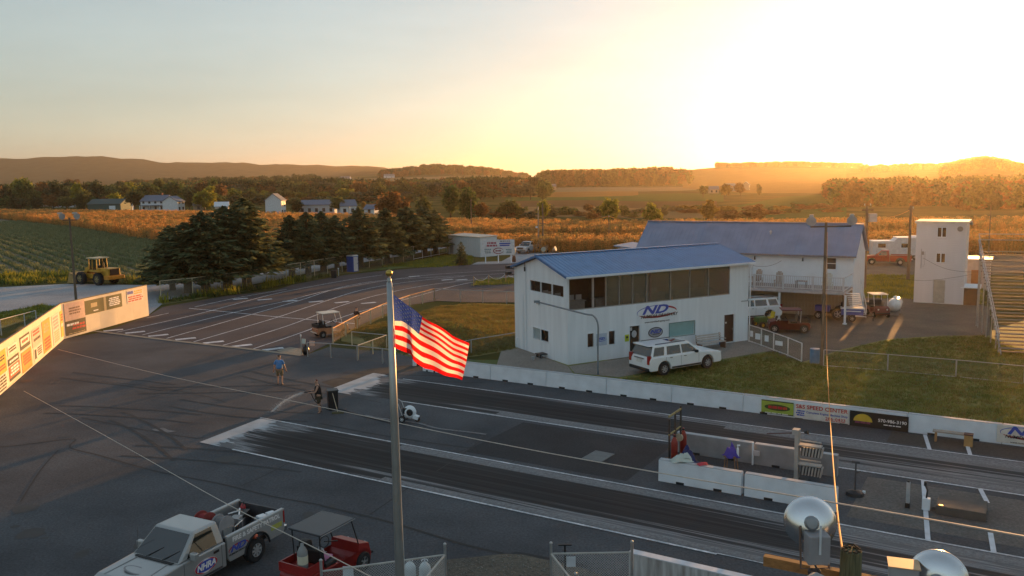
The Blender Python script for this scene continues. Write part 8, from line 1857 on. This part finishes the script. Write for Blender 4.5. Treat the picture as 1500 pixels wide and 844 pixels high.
scatter('grass', P, [proto('grass_tuft_d', blades(4, 14, .12, .09, .022, GD)), proto('grass_tuft_e', blades(5, 14, .11, .09, .022, GB)), proto('grass_tuft_f', blades(6, 12, .14, .09, .02, GD))], .6, 1.3, .2, 4)
STONE = mat('grey_stone', (.20, .185, .16), .9, var=.4, scale=9)
def stone(nm, sd):
    r_ = np.random.default_rng(sd); V_ = np.array([(1, 0, 0), (-1, 0, 0), (0, 1, 0), (0, -1, 0), (0, 0, .6), (0, 0, -.3)]) * r_.uniform(.6, 1.2, (6, 1)) * .05; return proto(nm, np_mesh(nm, V_, np.array([(0, 2, 4), (2, 1, 4), (1, 3, 4), (3, 0, 4), (2, 0, 5), (1, 2, 5), (3, 1, 5), (0, 3, 5)]), [STONE]))
P = fill(gp([(560, 860), (640, 824), (740, 814), (765, 815), (850, 834), (930, 860)]), 90, 5000); scatter('gravel_stones', P + np.array([0, 0, .02]), [stone('stone_a', 1), stone('stone_b', 2), stone('stone_c', 3)], .25, 1.1, .5, 30)
# weeds on the lot edges and along the fence
WEED = [proto('weed_a', blades(7, 26, .55, .28, .09, LEAFS['green'], .5)), proto('weed_b', blades(8, 26, .75, .3, .09, LEAFS['yellow'], .4)), proto('weed_c', blades(9, 22, .4, .3, .08, LEAFS['olive'], .6))]
P = np.concatenate([fill(gp([(-150, 424), (0, 419), (100, 414), (100, 403), (0, 404), (-150, 405)]), 1.3, 6000), fill(gp([(185, 417), (250, 414), (330, 406), (420, 393), (420, 389), (330, 400), (240, 408), (180, 408)]), 1.2, 4000), fill(gp([(237, 446), (330, 433), (430, 415), (505, 401), (430, 412), (330, 430), (237, 442)]), 2.0, 3000)])
scatter('weeds', P, WEED, .6, 1.5, .2, 6)
P = np.concatenate([fill(gp([(640, 392), (690, 388), (692, 372), (655, 375), (560, 391)]), 8, 5000), fill(gp([(690, 419), (757, 417), (800, 405), (700, 411)]), 8, 2500), fill(gp([(1252, 437), (1345, 438), (1345, 404), (1262, 404)]), 10, 7000), fill(gp([(0, 459), (60, 448), (108, 451), (60, 461), (0, 480), (-90, 490), (-90, 470)]), 8, 4000), fill(gp([(1405, 446), (1438, 446), (1440, 385), (1412, 385)]), 8, 3000)])
scatter('grass', P + np.array([0, 0, .01]), [proto('grass_tuft_g', blades(10, 16, .2, .16, .04, GB)), proto('grass_tuft_h', blades(11, 16, .22, .16, .04, LEAFS['yellow']))], .6, 1.4, .2, 8)
# crop rows on the left field
CROPL = leafmat('crop_leaves', (.12, .15, .07), (.27, .29, .15))
CROP = [proto('crop_a', blades(12, 26, .5, .24, .12, CROPL, .6)), proto('crop_b', blades(13, 26, .55, .24, .12, CROPL, .6)), proto('crop_c', blades(14, 24, .45, .24, .12, CROPL, .6))]
field = gp([(-160, 412), (0, 405), (100, 404), (180, 408), (250, 405), (300, 392), (330, 376), (235, 356), (120, 335), (0, 320), (-160, 306)])
a_, b_ = G(0, 362), G(107, 404); d = (b_ - a_); d.z = 0; d.normalize(); nrm = Vector((-d.y, d.x, 0)); pp = []
c0 = G(100, 380)
for k in range(-120, 121):
    o_ = c0 + nrm * (k * 2.2); s = np.arange(-190, 190, .78) + rng.uniform(-.3, .3); q = np.array([[o_.x, o_.y, 0]]) + s[:, None] * np.array([[d.x, d.y, 0]]) + rng.normal(size=(len(s), 3)) * np.array([.10, .10, 0]); pp.append(q)
P = np.concatenate(pp); P = P[in_poly(P, [(p.x, p.y) for p in field])]; P = P[P[:, 1] < 340]; P = P[(P[:, 0] / P[:, 1] > -.78)]
sheet('crop_field', field, mat('field_soil', (.20, .175, .12), .95, spec=0.0, var=.25, scale=.6), .015); scatter('crop_rows', P, CROP, .8, 1.35, .15, 10)
# corn: stalks with hanging leaves
def corn_mesh(seed, m1, m2):
    r = np.random.default_rng(seed); V_ = []; F_ = []
    for k in range(4):
        x, y = r.normal(size=2) * .3; h = r.uniform(2.0, 2.55); lx, ly = r.normal(size=2) * .06; i = len(V_)
        for a in (0, 1.57): dx, dy = math.cos(a) * .02, math.sin(a) * .02; i = len(V_); V_ += [(x - dx, y - dy, 0), (x + dx, y + dy, 0), (x + lx + dx, y + ly + dy, h), (x + lx - dx, y + ly - dy, h)]; F_.append((i, i + 1, i + 2, i + 3))
        for j in range(8):
            z = .45 + (h - .5) * j / 7.5; a = r.uniform(0, 6.28); l = r.uniform(.4, .7); c, s = math.cos(a), math.sin(a); w_ = .055; zz = z + .16; i = len(V_)
            V_ += [(x + s * w_, y - c * w_, z), (x - s * w_, y + c * w_, z), (x + c * l * .5 - s * w_, y + s * l * .5 + c * w_, zz), (x + c * l * .5 + s * w_, y + s * l * .5 - c * w_, zz), (x + c * l, y + s * l, zz - r.uniform(.15, .45)), (x + c * l * .98 - s * .02, y + s * l * .98 + c * .02, zz - .3)]
            F_ += [(i, i + 1, i + 2, i + 3), (i + 3, i + 2, i + 5, i + 4)]
    return np_mesh('corn', np.array(V_), np.array(F_), [m1])
CORNL = leafmat('ripe_corn_leaves', (.55, .25, .07), (.85, .47, .15), .55, .15); CORNG = leafmat('half_green_corn_leaves', (.22, .17, .05), (.55, .37, .13), .55, .15)
CORN = [proto('corn_a', corn_mesh(1, CORNL, None)), proto('corn_b', corn_mesh(2, CORNL, None)), proto('corn_c', corn_mesh(3, CORNG, None))]
def wedge(pts): return [Vector(((px - 750) / FPX * D_, D_, 0)) for px, D_ in pts]
left = gp([(-180, 307), (0, 321), (120, 336), (235, 357), (330, 378)]) + wedge([(420, 150), (560, 160), (650, 200), (650, 250), (560, 262), (420, 285), (330, 312), (250, 332), (120, 365), (0, 395), (-180, 410)])
P1 = fill(left, .95, 34000)
P2 = fill(wedge([(655, 150), (760, 139), (880, 131), (1010, 130), (1220, 128), (1270, 127), (1400, 122), (1700, 118), (1700, 137), (1400, 141), (1220, 146), (880, 146), (760, 152), (655, 160)]), 1.5, 16000)
P3 = fill(wedge([(640, 176), (760, 168), (880, 160), (1220, 160), (1700, 150), (1700, 176), (1220, 186), (880, 195), (640, 222)]), .9, 15000)
P = np.concatenate([P1, P2, P3]); scatter('corn_field', P, CORN, .85, 1.12, .08, 12)
sheet('corn_ground', left, mat('corn_field_soil', (.10, .07, .04), .95, spec=0.0), .02)
# far woods
def far_wood(name, zones, protos, seed):
    pts = []
    for (px0, px1, D0, D1, n) in zones:
        px = rng.uniform(px0, px1, n); D_ = rng.uniform(D0, D1, n)
        for a, c in zip(px, D_): x = (a - 750) / FPX * c; pts.append((x, c, TZ(x, c) - .5))
    return scatter(name, pts, protos, .75, 1.25, .06, seed)
def wood_proto(kind, v, h, wd):
    V_, F_ = crown_mesh(300 + v, 60, 26, 'round', .1); V_ = V_ * np.array([wd / .76, wd / .76, h * 1.05]) - np.array([0, 0, h * .17]); return proto('wood_tree_' + kind, np_mesh('wood_tree', V_, F_, [LEAFS[kind]]))
W1 = [wood_proto('green', 1, 12, 11), wood_proto('dark', 2, 13, 10), wood_proto('olive', 3, 11, 11), wood_proto('rust', 4, 11, 10), wood_proto('grey', 5, 11, 11)]
far_wood('distant_woods', [(-150, 330, 560, 760, 420), (330, 560, 640, 880, 330), (180, 470, 950, 1500, 420), (560, 720, 700, 900, 160), (660, 800, 560, 800, 260)], W1, 20)
W2 = [wood_proto('olive', 6, 14, 11), wood_proto('dark', 7, 15, 10), wood_proto('rust', 8, 14, 11)]
far_wood('hilltop_woods', [(575, 720, 1580, 1900, 420), (560, 600, 1560, 1640, 40), (690, 775, 1750, 1950, 140)], W2, 21)
W3 = [wood_proto('olive', 9, 19, 13), wood_proto('dark', 10, 20, 12), wood_proto('rust', 11, 18, 13)]
far_wood('valley_woods', [(795, 985, 980, 1150, 620), (985, 1010, 960, 1020, 14)], W3, 22)
W4 = [wood_proto('rust', 12, 9, 8), wood_proto('olive', 13, 9.5, 8), wood_proto('dark', 14, 9, 8)]
far_wood('hillside_woods', [(1245, 1700, 330, 420, 520), (1225, 1400, 300, 340, 110), (1400, 1700, 260, 330, 240), (1380, 1560, 760, 1240, 700), (1050, 1260, 1460, 1540, 220), (1260, 1400, 1150, 1300, 160), (1215, 1260, 380, 460, 50)], W4, 23)

# ================================================================== HAZE
b = MB(); b.box((0, 3800, 88), (9000, 12000, 180)); hz = b.build('haze', [])
hm = bpy.data.materials.new('haze'); hm.use_nodes = True; n = hm.node_tree; n.nodes.clear(); out = n.nodes.new('ShaderNodeOutputMaterial'); pv = n.nodes.new('ShaderNodeVolumePrincipled')
pv.inputs['Color'].default_value = (.94, .80, .60, 1); pv.inputs['Density'].default_value = HAZE_DENSITY; pv.inputs['Anisotropy'].default_value = HAZE_ANISO; n.links.new(pv.outputs[0], out.inputs['Volume'])
hz.data.materials.append(hm); hz['kind'] = 'stuff'; hm.cycles.homogeneous_volume = True if hasattr(hm, 'cycles') and hasattr(hm.cycles, 'homogeneous_volume') else None
